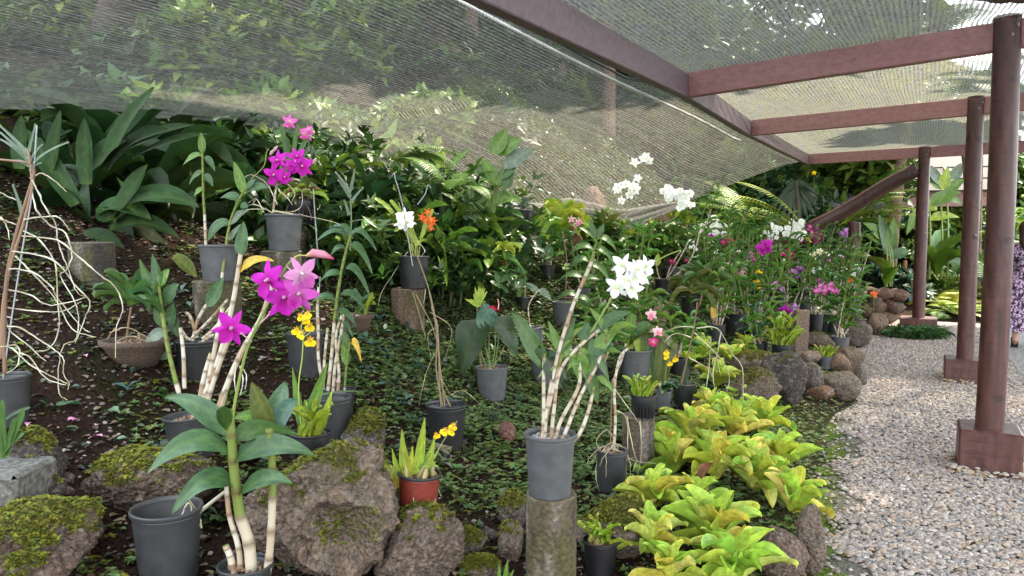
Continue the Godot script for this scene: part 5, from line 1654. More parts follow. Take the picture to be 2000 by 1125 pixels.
	for e in [[[765, 410], [732, 386], 8], [[770, 420], [748, 398], 8], [[785, 420], [762, 390], 8], [[795, 440], [770, 452], 9], [[826, 450], [846, 408], 9], [[822, 465], [838, 430], 9], [[815, 480], [800, 445], 10]]: hero_leaf(P, e[0], e[1], e[2], 2, "lime", 1.0, "strap")
	for e in [[790, 424, 40], [798, 434, 32], [785, 436, 34]]: big_flower(P.n, lp(P, e[0], e[1], -0.03), e[2] * P.k, "white", Vector3(R(-0.4, 0.4), 0.1, 1), R(-0.5, 0.5))
	blooms(P, [[824, 424], [832, 430], [842, 428], [838, 436], [846, 432], [840, 442], [835, 414]], 22, "star", "orange")
	roots(P, [[[795, 492], [770, 530], [745, 570], [735, 610]], [[812, 500], [830, 560], [822, 640], [850, 680]], [[760, 430], [710, 428], [680, 432]], [[770, 436], [720, 440], [690, 448]], [[815, 470], [828, 490], [822, 500]]], 0.0028, Color(0.5, 0.47, 0.33))
	for e in [[[806, 570, -0.1], [826, 640, -0.1], [850, 740, -0.15], [862, 790, -0.2]], [[812, 575, -0.1], [845, 640, -0.1], [860, 700, -0.15]]]: stem_px(P, e, 0.004, 0.0035, Color(0.24, 0.19, 0.1), "dead_stem")
	# vanda basket with brown roots behind the magenta flowers
	st = stump_at(580, 440, 60, 520, "dark stump at the back, half hidden behind the magenta flowers", {"tone": Color(0.08, 0.065, 0.045)})
	P = pot_here(588, 438, 58, 50, "basket", "old basket of brown bulbs on a dark stump, with pink flowers above it", {"d": st.d - 0.02, "stones": "bark"})
	tuft(P, Vector3(0, P.h, 0), 22, 0.24, 0.028, "olive", P.r * 0.8, 90, "lance", 1.2)
	tuft(P, Vector3(0, P.h, 0), 10, 0.18, 0.02, "brown", P.r * 0.8, 110, "lance", 1.2)
	for e in [[[565, 330], [550, 240], 10], [[568, 330], [556, 262], 9], [[572, 325], [600, 268], 11], [[575, 330], [606, 285], 10], [[570, 325], [580, 250], 9]]: hero_leaf(P, e[0], e[1], e[2], 0, "mid", 1.0, "strap")
	for e in [[565, 238, 32], [598, 262, 30], [602, 254, 22]]: big_flower(P.n, lp(P, e[0], e[1]), e[2] * P.k, "rose", Vector3(R(-0.3, 0.3), 0.1, 1), R(-0.3, 0.3))
	wild_roots(P, Vector3(0, P.h, 0), 10, 0.25, 0.0025, Color(0.22, 0.16, 0.10))
	# wire hangers stuck in the bank
	for e in [[[765, 345], [770, 338], [772, 350], [786, 400], [806, 520]], [[842, 368], [836, 362], [830, 380], [815, 400]], [[612, 370], [615, 420], [620, 490]], [[625, 540], [622, 600], [620, 640]]]:
		var wp := []
		for q in e: wp.push_back(at(q[0], q[1], 5.3))
		var wm := MB.new()
		wm.tube(curve(wp, 5), [0.004], [Color(1, 1, 1)], 5)
		solo("wire_stake", wm.mesh(), M.wire, ["bent wire hook standing beside the white flower", "short bent wire behind the orange flower", "straight wire stake below the old basket", "thin wire stake left of the arching dendrobium"][[765, 842, 612, 625].find(e[0][0])], "wire stake")
	# strappy tall leafless plant between
	P = rosette("climbing_orchid", 682, 470, 5.5, 3, 0.2, 0.02, "terete", "silver", "thin grey-green climbing orchid with terete leaves in front of the dark foliage", "orchid", {"el0": 0.8})
	stem_px(P, [[684, 490], [686, 420], [684, 380], [690, 350]], 0.005, 0.004, Color(0.14, 0.19, 0.1), "stem")
	for e in [[[684, 375], [655, 335], 8], [[686, 370], [693, 330], 8], [[684, 385], [660, 350], 8], [[686, 395], [710, 365], 8], [[682, 420], [672, 390], 8]]: hero_leaf(P, e[0], e[1], e[2], 2, "silver", 1.0, "terete")

func build_middle() -> void:
	var P: Dictionary
	var cv: Array
	# arching dendrobium centre
	P = pot_here(1100, 640, 46, 50, "grey", "grey pot in the mid bed under the tall dendrobium with ladder-like drooping leaves", {"stones": "bark"})
	cv = cane(P, [[1080, 740, -0.35], [1100, 680, -0.25], [1115, 610, -0.15], [1140, 540, -0.1], [1160, 490, -0.1], [1165, 470, -0.1]], 0.011, 0.009, 0.35)
	for e in [[[1163, 470], [1130, 445], 16, 14], [[1165, 470], [1206, 495], 18, 30], [[1160, 490], [1110, 500], 18, 28], [[1160, 492], [1200, 520], 18, 32], [[1152, 515], [1110, 530], 18, 30], [[1150, 520], [1195, 560], 18, 34], [[1140, 545], [1090, 550], 18, 24], [[1138, 550], [1172, 548], 16, 16], [[1128, 580], [1085, 590], 16, 24], [[1125, 585], [1160, 600], 16, 20], [[1168, 465], [1180, 435], 15, 0], [[1164, 465], [1150, 425], 14, 0]]: hero_leaf(P, [e[0][0], e[0][1], -0.1], [e[1][0], e[1][1], -0.1], e[2], e[3], "mid", 0.7)
	# yellow-green vanda with tall stem
	P = pot_here(1104, 600, 40, 20, "clay", "low brown bowl under the tall yellow-green strap orchid", {"stones": "bark"})
	stem_px(P, [[1104, 585], [1106, 540], [1106, 500], [1098, 450]], 0.007, 0.006, Color(0.2, 0.13, 0.09), "stem")
	strap_plant(P, lp(P, 1098, 440), 22, 0.30, 0.032, "lime", 130, 0.9, 1.4, 0.3)
	blooms(P, [[1116, 428], [1132, 432], [1128, 436]], 18, "star", "blush", -0.1)
	# pots with tilted and plain plants
	P = pot_here(1046, 690, 40, 50, "grey", "leaning grey pot with one curved cane, left of the middle column's leaves", {"stones": "bark", "tilt": 0.12})
	cane(P, [[1036, 640], [1032, 600], [1045, 575], [1056, 566]], 0.006, 0.005, 1.0)
	hero_leaf(P, [1052, 568], [1078, 588], 15, 10, "silver", 1.0)
	hero_leaf(P, [1050, 572], [1028, 552], 14, 4, "silver", 1.0)
	roots(P, [[[1032, 640], [1024, 690], [1030, 730]], [[1060, 650], [1050, 640], [1035, 645]]], 0.002, Color(0.45, 0.42, 0.3))
	P = pot_here(1064, 755, 58, 54, "grey", "grey pot stained brown, behind the canes of the column orchid", {"stones": "bark"})
	hero_leaf(P, [1060, 700], [1108, 745], 34, 30, "dark", 0.8)
	hero_leaf(P, [1055, 702], [1036, 690], 20, 8, "silver", 0.8)
	P = pot_here(1128, 724, 42, 42, "dark", "dark pot beside the grey strap-leaf pot, almost hidden by leaves", {"stones": "bark"})
	cv = cane(P, [[1128, 690], [1140, 650], [1150, 600]], 0.006, 0.005, 0.5)
	leaves_on(P, cv, 0.4, 1.0, 7, 0.16, 0.04, "lance", 80, "blue", 0.7)
	# reed plants in the mid distance, left of the middle
	P = pot_here(1022, 606, 26, 26, "black", "small dark pot with two upright leafy shoots in front of the column orchid's leaf", {"stones": "bark"})
	cv = cane(P, [[1014, 600], [1014, 560], [1012, 530]], 0.006, 0.005, 0.2)
	for e in [[[1012, 540], [1008, 520], 13], [[1016, 540], [1020, 518], 13], [[1014, 580], [1016, 565], 12], [[1024, 540], [1028, 510], 12]]: hero_leaf(P, e[0], e[1], e[2], 0, "fresh", 1.2, "oval")
	cane(P, [[1024, 600], [1026, 560], [1025, 530]], 0.005, 0.004, 0.9)
	# back pot on stump
	var st := stump_at(1020, 454, 36, 480, "low dark stump at the back under the pot beside the variegated leaves", {"tone": Color(0.09, 0.08, 0.06), "d": 7.6})
	P = pot_here(1020, 456, 42, 46, "dark", "greenish-grey pot at the back of the bank with a few dark blade leaves", {"d": 7.58, "stones": "bark"})
	for e in [[[1018, 412], [1012, 352], 6], [[1020, 412], [1020, 360], 6], [[1026, 412], [1050, 340], 7]]: cane(P, [e[0], [(e[0][0] + e[1][0]) / 2.0, (e[0][1] + e[1][1]) / 2.0], e[1]], 0.006, 0.005, 0.8)
	for e in [[[1046, 352], [1042, 332], 9, 0], [[1048, 350], [1070, 340], 9, 4], [[1044, 368], [1070, 382], 9, 12], [[1042, 372], [1016, 352], 9, 10]]: hero_leaf(P, e[0], e[1], e[2], e[3], "deep", 0.9)
	# yellow tendril orchid on the bank
	P = rosette("air_plant", 984, 490, 6.3, 9, 0.16, 0.014, "strap", "yellow", "spidery yellow-green orchid with a curling root, on the bank above the dark leaves", "orchid", {"el0": 0.1, "el1": 1.2, "droop": 110})
	roots(P, [[[980, 500], [950, 500], [925, 490], [905, 505], [880, 540]], [[985, 500], [990, 515], [985, 525]]], 0.003, Color(0.3, 0.26, 0.18))
	# dark red flowers on the bank
	P = rosette("wine_orchid", 1020, 530, 7.0, 5, 0.2, 0.04, "lance", "deep", "slender orchid with wine-red flowers on the bank below the back pot", "orchid", {"el0": 0.6})
	stem_px(P, [[1020, 530], [1024, 500], [1032, 482]], 0.003, 0.002, Color(0.15, 0.15, 0.06))
	blooms(P, [[1024, 484], [1032, 478], [1036, 470], [1044, 466], [1030, 486]], 20, "star", "wine")
	# the white spray, far middle
	P = pot_here(1212, 512, 36, 38, "dark", "dark pot at the back with yellow bulbs and a tall thin spray of white flowers", {"stones": "bark"})
	tuft(P, Vector3(0, P.h, 0), 22, 0.32, 0.026, "lime", P.r * 0.8, 60)
	bulbs(P, Vector3(-0.05, P.h * 0.8, 0), 10, 0.1, 0.018, P.r * 0.8, Color(0.35, 0.33, 0.08))
	cv = stem_px(P, [[1168, 470, -0.2], [1190, 430, -0.2], [1212, 390, -0.4], [1235, 350, -0.6], [1255, 320, -0.75], [1274, 294, -0.85]], 0.005, 0.002, Color(0.3, 0.34, 0.1))
	blooms(P, [[1240, 317], [1258, 310], [1268, 314], [1262, 306], [1245, 348], [1222, 360], [1208, 366], [1240, 370], [1230, 380], [1214, 392], [1206, 370], [1236, 364]], 20, "dendro", "white", -0.75)
	P = pot_here(1302, 498, 46, 40, "dark", "dark pot with shaggy roots and a dense tuft of narrow leaves, back middle", {"stones": "bark"})
	tuft(P, Vector3(0, P.h, 0), 46, 0.46, 0.030, "fresh", P.r * 0.8, 70, "strap", 0.7)
	wild_roots(P, Vector3(0, P.h, 0), 16, 0.26, 0.003, Color(0.42, 0.33, 0.2))
	blooms(P, [[1258, 462], [1262, 458], [1268, 464], [1272, 456]], 14, "star", "wine", -0.2)
	st = stump_at(1300, 498, 46, 530, "weathered stump under the shaggy-rooted pot", {"tone": Color(0.13, 0.095, 0.06), "wood": true})
	P = pot_here(1296, 583, 36, 38, "black", "black pot of old straw-coloured canes in front of the weathered stump", {"stones": "bark"})
	for e in [[[1290, 550], [1284, 530], [1280, 505]], [[1300, 550], [1310, 520], [1330, 490]], [[1302, 552], [1330, 530], [1370, 515]], [[1298, 550], [1312, 530], [1330, 500], [1345, 470]], [[1304, 552], [1340, 520], [1360, 480], [1366, 450]]]: cane(P, e, 0.008, 0.006, 1.0)
	blooms(P, [[1316, 512], [1310, 510], [1340, 508]], 14, "star", "wine")
	hero_leaf(P, [1282, 520], [1286, 495], 14, 0, "lime", 1.2, "oval")
	P = pot_here(1320, 566, 46, 44, "grey", "grey pot behind the straw-coloured canes", {"stones": "bark", "cat": "plant pot", "name": "plant_pot"})
	P = pot_here(1345, 560, 36, 32, "dark", "dark pot with curling wires and thin shoots, right of the straw-coloured canes", {"stones": "bark"})
	wild_roots(P, Vector3(0, P.h, 0), 8, 0.25, 0.003)
	tuft(P, Vector3(0, P.h, 0), 14, 0.3, 0.03, "mid", P.r, 60)
	# small pots right of the short column
	P = pot_here(1294, 806, 36, 42, "grey", "small grey-green pot with round shiny leaves, right of the short column", {"stones": "bark", "name": "potted_anthurium", "cat": "potted plant"})
	for k in 7: leaf(P.n, Vector3(0, P.h, 0), R(0, TAU), R(0.4, 1.1), R(0.12, 0.17), R(0.06, 0.08), "oval", 80, "deep")
	blooms(P, [[1302, 686], [1318, 700], [1308, 708], [1300, 695]], 17, "dancer", "yellow", -0.1)
	stem_px(P, [[1296, 770], [1300, 730], [1304, 692]], 0.002, 0.0015, Color(0.3, 0.3, 0.1))
	P = pot_here(1334, 802, 46, 52, "black", "black pot with a drooping dark leaf over its side, left of the middle bromeliads", {"stones": "bark"})
	for e in [[[1330, 752], [1292, 764], 20, 16], [[1336, 752], [1362, 790], 30, 14], [[1334, 750], [1345, 700], 16, 0]]: hero_leaf(P, e[0], e[1], e[2], e[3], "dark", 0.9, "oval")
	stem_px(P, [[1330, 752], [1342, 700], [1355, 640], [1362, 590]], 0.008, 0.006, Color(0.16, 0.1, 0.06), "stem")
	roots(P, [[[1350, 660], [1320, 650], [1300, 668]], [[1358, 640], [1400, 640], [1430, 690], [1450, 720], [1455, 790], [1475, 800]], [[1356, 650], [1400, 690], [1425, 730], [1418, 765]], [[1345, 700], [1380, 720], [1395, 745]], [[1355, 640], [1325, 640], [1290, 650]], [[1388, 660], [1385, 720], [1380, 770]], [[1400, 690], [1392, 730], [1398, 780]], [[1408, 650], [1402, 700], [1408, 730]]], 0.0045, Color(0.48, 0.47, 0.34))
	# big strap plant at (1370, 600)
	P = pot_here(1350, 632, 44, 52, "black", "black pot under the big dark vanda with long hanging straps", {"stones": "bark"})
	strap_plant(P, lp(P, 1376, 560, -0.3), 12, 0.36, 0.036, "mid", 150, 0.8, 1.2, 0.3)
	strap_plant(P, lp(P, 1352, 575, -0.3), 8, 0.32, 0.034, "olive", 140, 0.8, 1.2, 0.3)
	stem_px(P, [[1350, 620], [1364, 600, -0.3], [1376, 560, -0.3]], 0.012, 0.01, Color(0.16, 0.1, 0.06), "stem")
	hero_leaf(P, [1392, 570, -0.3], [1394, 622, -0.3], 11, -10, "gold", 0.9, "strap")
	# dendrobium crowd: [x, y foot, w, h, style, label, canes, height px, leaf col, flowers]
	var crowd := [
		[1425, 640, 44, 36, "dark", "dark wide pot with pale canes at the left of the flowering crowd", 6, 100, "mid", [["blush", 1428, 536, 26, 12, 8, 16], ["yellow", 1480, 545, 8, 12, 3, 18]]],
		[1440, 660, 54, 48, "dark", "dark pot behind the middle bromeliads with roots spilling over", 6, 120, "mid", [["blush", 1440, 525, 20, 10, 6, 15]]],
		[1470, 680, 30, 42, "black", "black pot between straw-coloured canes, above the lumpy edging boulder", 5, 130, "fresh", [["magenta", 1495, 482, 10, 10, 5, 18]]],
		[1480, 700, 40, 30, "black", "low black pot with a purplish leafy plant at the edge of the rocks", 3, 60, "teal", []],
		[1415, 560, 40, 34, "dark", "pot with a thick-leaved dendrobium under the white and magenta flowers", 6, 110, "mid", [["white", 1388, 448, 22, 20, 13, 18], ["magenta", 1378, 464, 12, 8, 5, 20], ["pink", 1418, 470, 8, 6, 3, 16]]],
		[1455, 555, 36, 32, "dark", "pot of drooping green shoots in the middle of the flowering crowd", 6, 120, "fresh", [["pink", 1420, 492, 4, 6, 2, 15]]],
		[1520, 600, 36, 34, "dark", "pot behind the yellow-green basket, with white and purple heads above", 7, 130, "mid", [["white", 1510, 454, 14, 14, 6, 18], ["white", 1552, 448, 16, 16, 9, 18], ["pink", 1540, 496, 8, 6, 4, 16]]],
		[1570, 606, 44, 40, "dark", "dark pot of fanning straw canes in the middle of the flowering crowd", 10, 120, "fresh", [["plum", 1583, 460, 18, 14, 12, 15], ["lilac", 1562, 530, 14, 8, 6, 16], ["magenta", 1545, 498, 6, 5, 3, 15]]],
		[1592, 655, 30, 42, "black", "black pot just left of the weathered stake's top", 5, 100, "mid", [["magenta", 1536, 610, 8, 8, 4, 18], ["lilac", 1550, 604, 6, 8, 3, 14]]],
		[1615, 650, 28, 36, "dark", "dark pot right of the weathered stake, with bare thin canes", 7, 120, "mid", [["white", 1610, 520, 22, 14, 14, 14], ["cream", 1600, 500, 12, 12, 5, 14]]],
		[1630, 655, 30, 40, "dark", "dark ribbed pot at the right of the crowd", 6, 120, "fresh", [["plum", 1612, 506, 8, 8, 4, 14], ["rose", 1600, 545, 8, 12, 5, 14]]],
		[1665, 622, 34, 46, "grey", "pale grey pot at the right end of the crowd in front of the stone wall", 4, 110, "mid", [["white", 1660, 526, 16, 10, 9, 13], ["orange", 1662, 547, 5, 3, 2, 13]]],
		[1640, 692, 36, 34, "grey", "grey pot of thin grassy canes on the edging rocks above the gravel", 6, 110, "mid", [["rose", 1615, 565, 18, 8, 8, 14]]],
		[1590, 560, 36, 30, "dark", "pot at the back of the crowd beside the sloping log", 7, 110, "olive", [["yellow", 1625, 490, 12, 12, 4, 12], ["lilac", 1660, 458, 16, 8, 7, 14]]],
		[1345, 520, 38, 32, "dark", "pot of long leafy shoots left of the white and magenta flowers", 6, 130, "deep", [["white", 1310, 378, 16, 10, 7, 17], ["white", 1336, 390, 14, 16, 7, 17]]],
		[1655, 560, 30, 26, "dark", "pot with pale yellow spidery flowers in front of the short red-brown post", 5, 90, "olive", [["cream", 1640, 495, 14, 14, 6, 13], ["wine", 1612, 490, 6, 6, 3, 12]]],
		[1480, 585, 34, 30, "dark", "pot with a few tiny white blooms above the thick-leaved dendrobium", 5, 110, "fresh", [["white", 1445, 500, 12, 8, 3, 12]]],
		[1545, 645, 32, 34, "grey", "small grey pot among bare canes behind the yellow-green basket", 6, 110, "fresh", [["lilac", 1515, 560, 12, 8, 3, 13]]],
		[1500, 555, 32, 28, "dark", "small pot at the back of the crowd with pale yellow specks", 6, 100, "olive", [["cream", 1480, 470, 14, 10, 4, 11]]],
		[1620, 600, 30, 30, "dark", "small dark pot with tiny pale pink blooms near the pale grey pot", 6, 100, "fresh", [["blush", 1640, 510, 12, 10, 4, 12]]],
		[1390, 605, 34, 32, "black", "small black pot with slim green shoots behind the dark vanda", 6, 110, "mid", [["white", 1400, 500, 10, 8, 3, 13]]],
		[1450, 600, 34, 32, "dark", "pot whose shoots carry two little rose blooms in the middle of the crowd", 6, 110, "fresh", [["rose", 1465, 500, 10, 8, 3, 13]]],
		[1360, 585, 34, 30, "dark", "pot of slim shoots beside the straw-coloured canes", 5, 100, "mid", [["white", 1352, 480, 8, 8, 3, 13]]],
		[1170, 742, 38, 36, "dark", "dark pot of leafy shoots between the column orchid and the short column", 4, 95, "fresh", []],
		[1182, 640, 34, 34, "grey", "grey pot of slim bright shoots left of the pinkish boulder", 4, 95, "fresh", []],
		[1268, 690, 34, 32, "dark", "small dark pot behind the grey strap-leaf pot", 4, 90, "fern", []],
		[1322, 735, 34, 34, "black", "black pot of short bright shoots left of the hanging roots", 3, 80, "fern", [["yellow", 1310, 690, 8, 6, 3, 13]]],
		[1236, 572, 32, 30, "dark", "small pot on the bank behind the big white blooms", 4, 90, "fresh", []],
		[1140, 590, 30, 30, "grey", "grey pot of thin shoots behind the ladder-leaved dendrobium", 3, 85, "mid", []],
		[1400, 668, 34, 34, "dark", "dark pot of bright shoots above the middle bromeliads", 5, 100, "fern", []],
		[1070, 545, 30, 28, "dark", "little dark pot high on the bank, left of the ladder-leaved dendrobium", 3, 80, "fresh", []]]
	for e in crowd:
		P = pot_here(e[0], e[1], e[2], e[3], e[4], e[5], {"stones": "bark", "group": "pots in the flowering crowd"})
		for i in int(e[6] * 1.6):
			var lean := R(-0.35, 0.35)
			var hgt: float = e[7] * P.k * R(0.7, 1.15)
			var b0 := Vector3(R(-0.5, 0.5) * P.r, P.y, R(-0.5, 0.5) * P.r)
			var tip := b0 + Vector3(lean * hgt, hgt, R(-0.2, 0.35) * hgt)
			cv = cane_at(P, [b0, b0.lerp(tip, 0.4) + Vector3(lean * hgt * 0.1, 0, 0), tip], 0.010, 0.007, R(0.3, 0.8))
			leaves_on(P, cv, 0.3, 1.0, 7, 0.21, 0.036, "lance", 80, [e[8], "fresh", "mid", "fresh"][i % 4], 0.75, 1.0)
		for f in e[9]:
			spray_of(P, f[1], f[2], f[3] * 1.35, f[4] * 1.25, int(f[5] * 1.4), f[6] * (0.85 if f[0] == "white" else 0.95), "round" if f[0] == "white" else "dendro", f[0], Vector3(0, P.h + e[7] * P.k * 0.4, 0), -0.1 if f[2] > 430 else -1.9)
	# grassy pots on the edging
	P = pot_here(1528, 707, 44, 34, "basket", "black basket pot of yellow-green grass orchid on the edging boulder", {"stones": "bark"})
	tuft(P, Vector3(0, P.h * 0.9, 0), 44, 0.26, 0.022, "lime", P.r * 0.9, 40)
	tuft(P, lp(P, 1528, 640), 24, 0.2, 0.022, "lime", P.r * 0.8, 40)
	P = pot_here(1611, 722, 32, 26, "grey", "little grey pot of bright yellow-green grass on the leaning slab", {"stones": "bark"})
	tuft(P, Vector3(0, P.h * 0.9, 0), 46, 0.15, 0.016, "lime", P.r * 0.9, 30)
	# weathered stake
	var sk := MB.new()
	var s0 := hit(1562, 688)
	var kk := depth(s0) / FOCAL
	sk.box(Vector3(-16 * kk, 0, -0.03), Vector3(16 * kk, 84 * kk, 0.03), Color(0.24, 0.17, 0.125), Transform3D(), 0.01)
	solo("wooden_stake", sk.mesh(true), M.stump, "short weathered plank standing among the pots above the edging", "wooden stake", "", s0).rotation = Vector3(0.0, 0.3, -0.03)
	# bromeliads along the edge
	var br := [[1270, 1090, 120, "front left bromeliad, next to the small bottom pot", 14], [1395, 1085, 170, "largest front bromeliad with upright spoon leaves", 18], [1440, 1150, 170, "bromeliad at the bottom edge right of the biggest one", 14], [1275, 1005, 125, "bromeliad beside the mossy rock, with a ring of pointed leaves", 14], [1318, 930, 125, "bromeliad just right of the short column", 15], [1400, 945, 140, "tall bromeliad in the middle of the clump", 16], [1345, 870, 110, "pale bromeliad at the back left of the clump", 14], [1470, 965, 130, "bromeliad in the middle right of the clump with crossing leaves", 16], [1545, 1010, 120, "bromeliad leaning over the gravel edge", 14], [1520, 925, 110, "bromeliad at the right side of the clump above the leaning one", 14], [1430, 860, 110, "bromeliad at the back of the clump", 14], [1490, 850, 100, "back right bromeliad with two standing leaves", 13], [1385, 815, 70, "small bromeliad at the rear of the clump", 12], [1445, 805, 64, "rearmost bromeliad of the clump", 12], [1360, 1010, 100, "bromeliad squeezed between the ring-leaved and the biggest one", 12], [1310, 1150, 110, "bromeliad cut by the bottom edge", 12]]
	for e in br: bromeliad(e[0], e[1], e[2], "yellow-green " + e[3], {"n": e[4], "lift": 0.02})
	br = [[1400, 760, 95, "in front of the middle rocks, spreading", 13], [1370, 705, 80, "under the hanging roots", 12], [1430, 720, 85, "behind the sloping brown rock", 12], [1345, 720, 60, "at the left of the middle group", 11], [1455, 690, 60, "below the purplish leafy pot", 11]]
	for e in br: bromeliad(e[0], e[1], e[2], "bromeliad " + e[3], {"n": e[4], "group": "bromeliads of the middle group", "lift": 0.02, "big": 0.6})
	# dead bromeliad leaves and the blue-green leaf between them
	for e in [[1366, 960, 0.14, 0.06, "brown dead leaf sheath standing between the front bromeliads", 1.2], [1545, 1045, 0.12, 0.05, "curled brown dead leaf on the edging boulder", 0.1], [1515, 1070, 0.1, 0.03, "pointed brown dead leaf hanging below the clump", -0.4]]:
		var o := solo("dead_leaf", unit_leaf("brom", 60, "brown", 0), M.leaf_matt, e[4], "leaf", "", hit(e[0], e[1]) + Vector3(0, 0.06, 0.04))
		o.transform = leaf_xf(o.position, R(0, TAU), e[5], e[2], e[3])
	P = {"n": thing("peace_lily_leaf", "single blue-green pointed leaf between the front bromeliads", "leaf", hit(1322, 1010)), "d": depth(hit(1322, 1010)), "r": 0.0, "k": depth(hit(1322, 1010)) / FOCAL}
	hero_leaf(P, [1318, 1005], [1350, 925], 34, 0, "blue", 1.2, "oval")
	stem_px(P, [[1318, 1020], [1317, 1010], [1320, 995]], 0.003, 0.003, Color(0.1, 0.15, 0.05), "leaf_stalk")

# ------------------------------------------------------------------ foliage masses
func sprig_mesh(n: int, ln: float, wid: float, seed_: int, kind := "oval") -> ArrayMesh:
	var r2 := RandomNumberGenerator.new()
	r2.seed = seed_
	var b := MB.new()
	for i in n:
		var a := i * 2.4 + r2.randf_range(-0.4, 0.4)
		var el := r2.randf_range(0.1, 0.9)
		var d := Vector3(sin(a) * cos(el), sin(el), cos(a) * cos(el))
		var s := d.cross(Vector3.UP).normalized()
		var u := s.cross(d)
		var L := ln * r2.randf_range(0.7, 1.15)
		var w := wid * r2.randf_range(0.8, 1.2) * 0.5
		var o := Vector3(r2.randf_range(-0.1, 0.1), r2.randf_range(0, 0.35), r2.randf_range(-0.1, 0.1)) * ln
		var c := Color.WHITE * r2.randf_range(0.75, 1.2)
		var p0 := b.pt(o, c)
		var p1 := b.pt(o + d * L * 0.45 + s * w + u * w * 0.35, c)
		var p2 := b.pt(o + d * L * 0.5 - u * L * 0.02, c * 1.25)
		var p3 := b.pt(o + d * L * 0.45 - s * w + u * w * 0.35, c)
		var p4 := b.pt(o + d * L - u * L * 0.18, c * 1.05)
		b.tri(p0, p1, p2); b.tri(p0, p2, p3); b.tri(p2, p1, p4); b.tri(p3, p2, p4)
	return b.mesh()

func jit(c: Color, k := 0.3) -> Color:
	var f := R(1.0 - k, 1.0 + k)
	return Color(c.r * f * R(0.8, 1.25), c.g * f, c.b * f * R(0.8, 1.2))

func bush(called: String, pos: Vector3, rad: Vector3, n: int, size: float, cols: Array, label: String, cat := "shrub", group := "") -> Node3D:
	var o := thing(called, label, cat, pos, group)
	var xs := []
	var cs := []
	var lumps := []
	for i in 9:
		var q := Vector3(R(-1, 1), R(0.0, 0.9), R(-1, 1)) * 0.62
		lumps.push_back([q, R(0.28, 0.5)])
	for i in n:
		var lu: Array = lumps[rng.randi() % lumps.size()]
		var v := Vector3(rng.randfn(), rng.randfn(), rng.randfn()).normalized() * pow(rng.randf(), 0.4) * float(lu[1])
		var p: Vector3 = (lu[0] + v) * rad
		p.y = maxf(p.y, 0.02)
		var bs := Basis.from_euler(Vector3(R(-0.9, 0.9), R(0, TAU), R(-0.9, 0.9))).scaled(Vector3.ONE * size * R(0.6, 1.3))
		xs.push_back(Transform3D(bs, p))
		cs.push_back(jit(cols[rng.randi() % cols.size()]))
	scatter("foliage", sprig_mesh(6, 1.0, 0.42, 3 + rng.randi() % 3), M.leaf_matt, xs, cs, o)
	var b := MB.new()
	for i in 4:
		b.tube([Vector3(R(-0.1, 0.1), -0.1, R(-0.1, 0.1)), (lumps[i][0] as Vector3) * rad * 0.5, (lumps[i][0] as Vector3) * rad], [0.03 * rad.y, 0.015 * rad.y], [Color(0.07, 0.05, 0.035)], 5)
	part("stem", b.mesh(), M.bark, o)
	return o

func tree(called: String, pos: Vector3, h: float, r: float, lean: Vector3, bark: Color, crown: Array, n: int, size: float, cols: Array, label: String, group := "") -> void:
	# crown: [centre height, radius, squash]
	var o := thing(called, label, "tree", pos, group)
	var b := MB.new()
	var ps := []
	for i in 9:
		var t := i / 8.0
		ps.push_back(Vector3(0, -0.3 + h * t, 0) + lean * t + Vector3(sin(t * 5.0 + pos.x), 0, cos(t * 4.0 + pos.z)) * 0.10 * t)
	var cv := curve(ps, 4)
	var cc := []
	for i in cv.size(): cc.push_back(bark * (1.0 + 0.5 * nz.get_noise_2d(i * 60.0, pos.x * 100.0)))
	b.tube(cv, taper(cv.size(), r, r * 0.45), cc, 12)
	var centre: Vector3 = ps[8]
	var lumps := []
	for i in 12:
		var q := Vector3(R(-1, 1), R(-0.6, 0.8), R(-1, 1))
		if q.length() > 1.0: q = q.normalized() * R(0.6, 1.0)
		q = Vector3(q.x * crown[1], q.y * crown[1] * crown[2], q.z * crown[1])
		lumps.push_back([q, R(0.25, 0.45) * crown[1]])
		var st := ps[6 + i % 3] as Vector3
		b.tube(curve([st, st.lerp(centre + q, 0.5) + Vector3(0, 0.15 * crown[1], 0), centre + q], 4), taper(9, r * 0.35, r * 0.08), [bark], 6)
	part("trunk", b.mesh(), M.bark, o)
	var xs := []
	var cs := []
	for i in n:
		var lu: Array = lumps[rng.randi() % 12]
		var v := Vector3(rng.randfn(), rng.randfn() * 0.7, rng.randfn()).normalized() * pow(rng.randf(), 0.45) * float(lu[1])
		xs.push_back(Transform3D(Basis.from_euler(Vector3(R(-0.9, 0.9), R(0, TAU), R(-0.9, 0.9))).scaled(Vector3.ONE * size * R(0.6, 1.3)), centre + lu[0] + v))
		cs.push_back(jit(cols[rng.randi() % cols.size()]))
	scatter("crown", sprig_mesh(6, 1.0, 0.45, 7), M.leaf_matt, xs, cs, o)

func palm(called: String, pos: Vector3, h: float, r: float, n: int, ln: float, colname: String, bark: Color, label: String, lean := Vector3.ZERO) -> void:
	var o := thing(called, label, "palm", pos)
	var b := MB.new()
	var ps := []
	for i in 24:
		var t := i / 23.0
		ps.push_back(Vector3(0, -0.2 + (h + 0.2) * t, 0) + lean * t * t)
	var rs := []
	var cs := []
	for i in 24:
		rs.push_back(r * (1.0 - 0.25 * i / 23.0) * (1.06 if i % 2 == 0 else 0.97))
		cs.push_back(bark * (1.15 if i % 2 == 0 else 0.7) * R(0.8, 1.2))
	b.tube(ps, rs, cs, 12)
	part("trunk", b.mesh(), M.bark, o)
	for i in n:
		part("frond", frond_mesh(30, 0.26, 0.03, 1.7, colname, i % 2), M.leaf_matt, o, leaf_xf(ps[23], i * 2.399, R(0.1, 1.3), ln * R(0.8, 1.1), ln, R(-0.3, 0.3)))

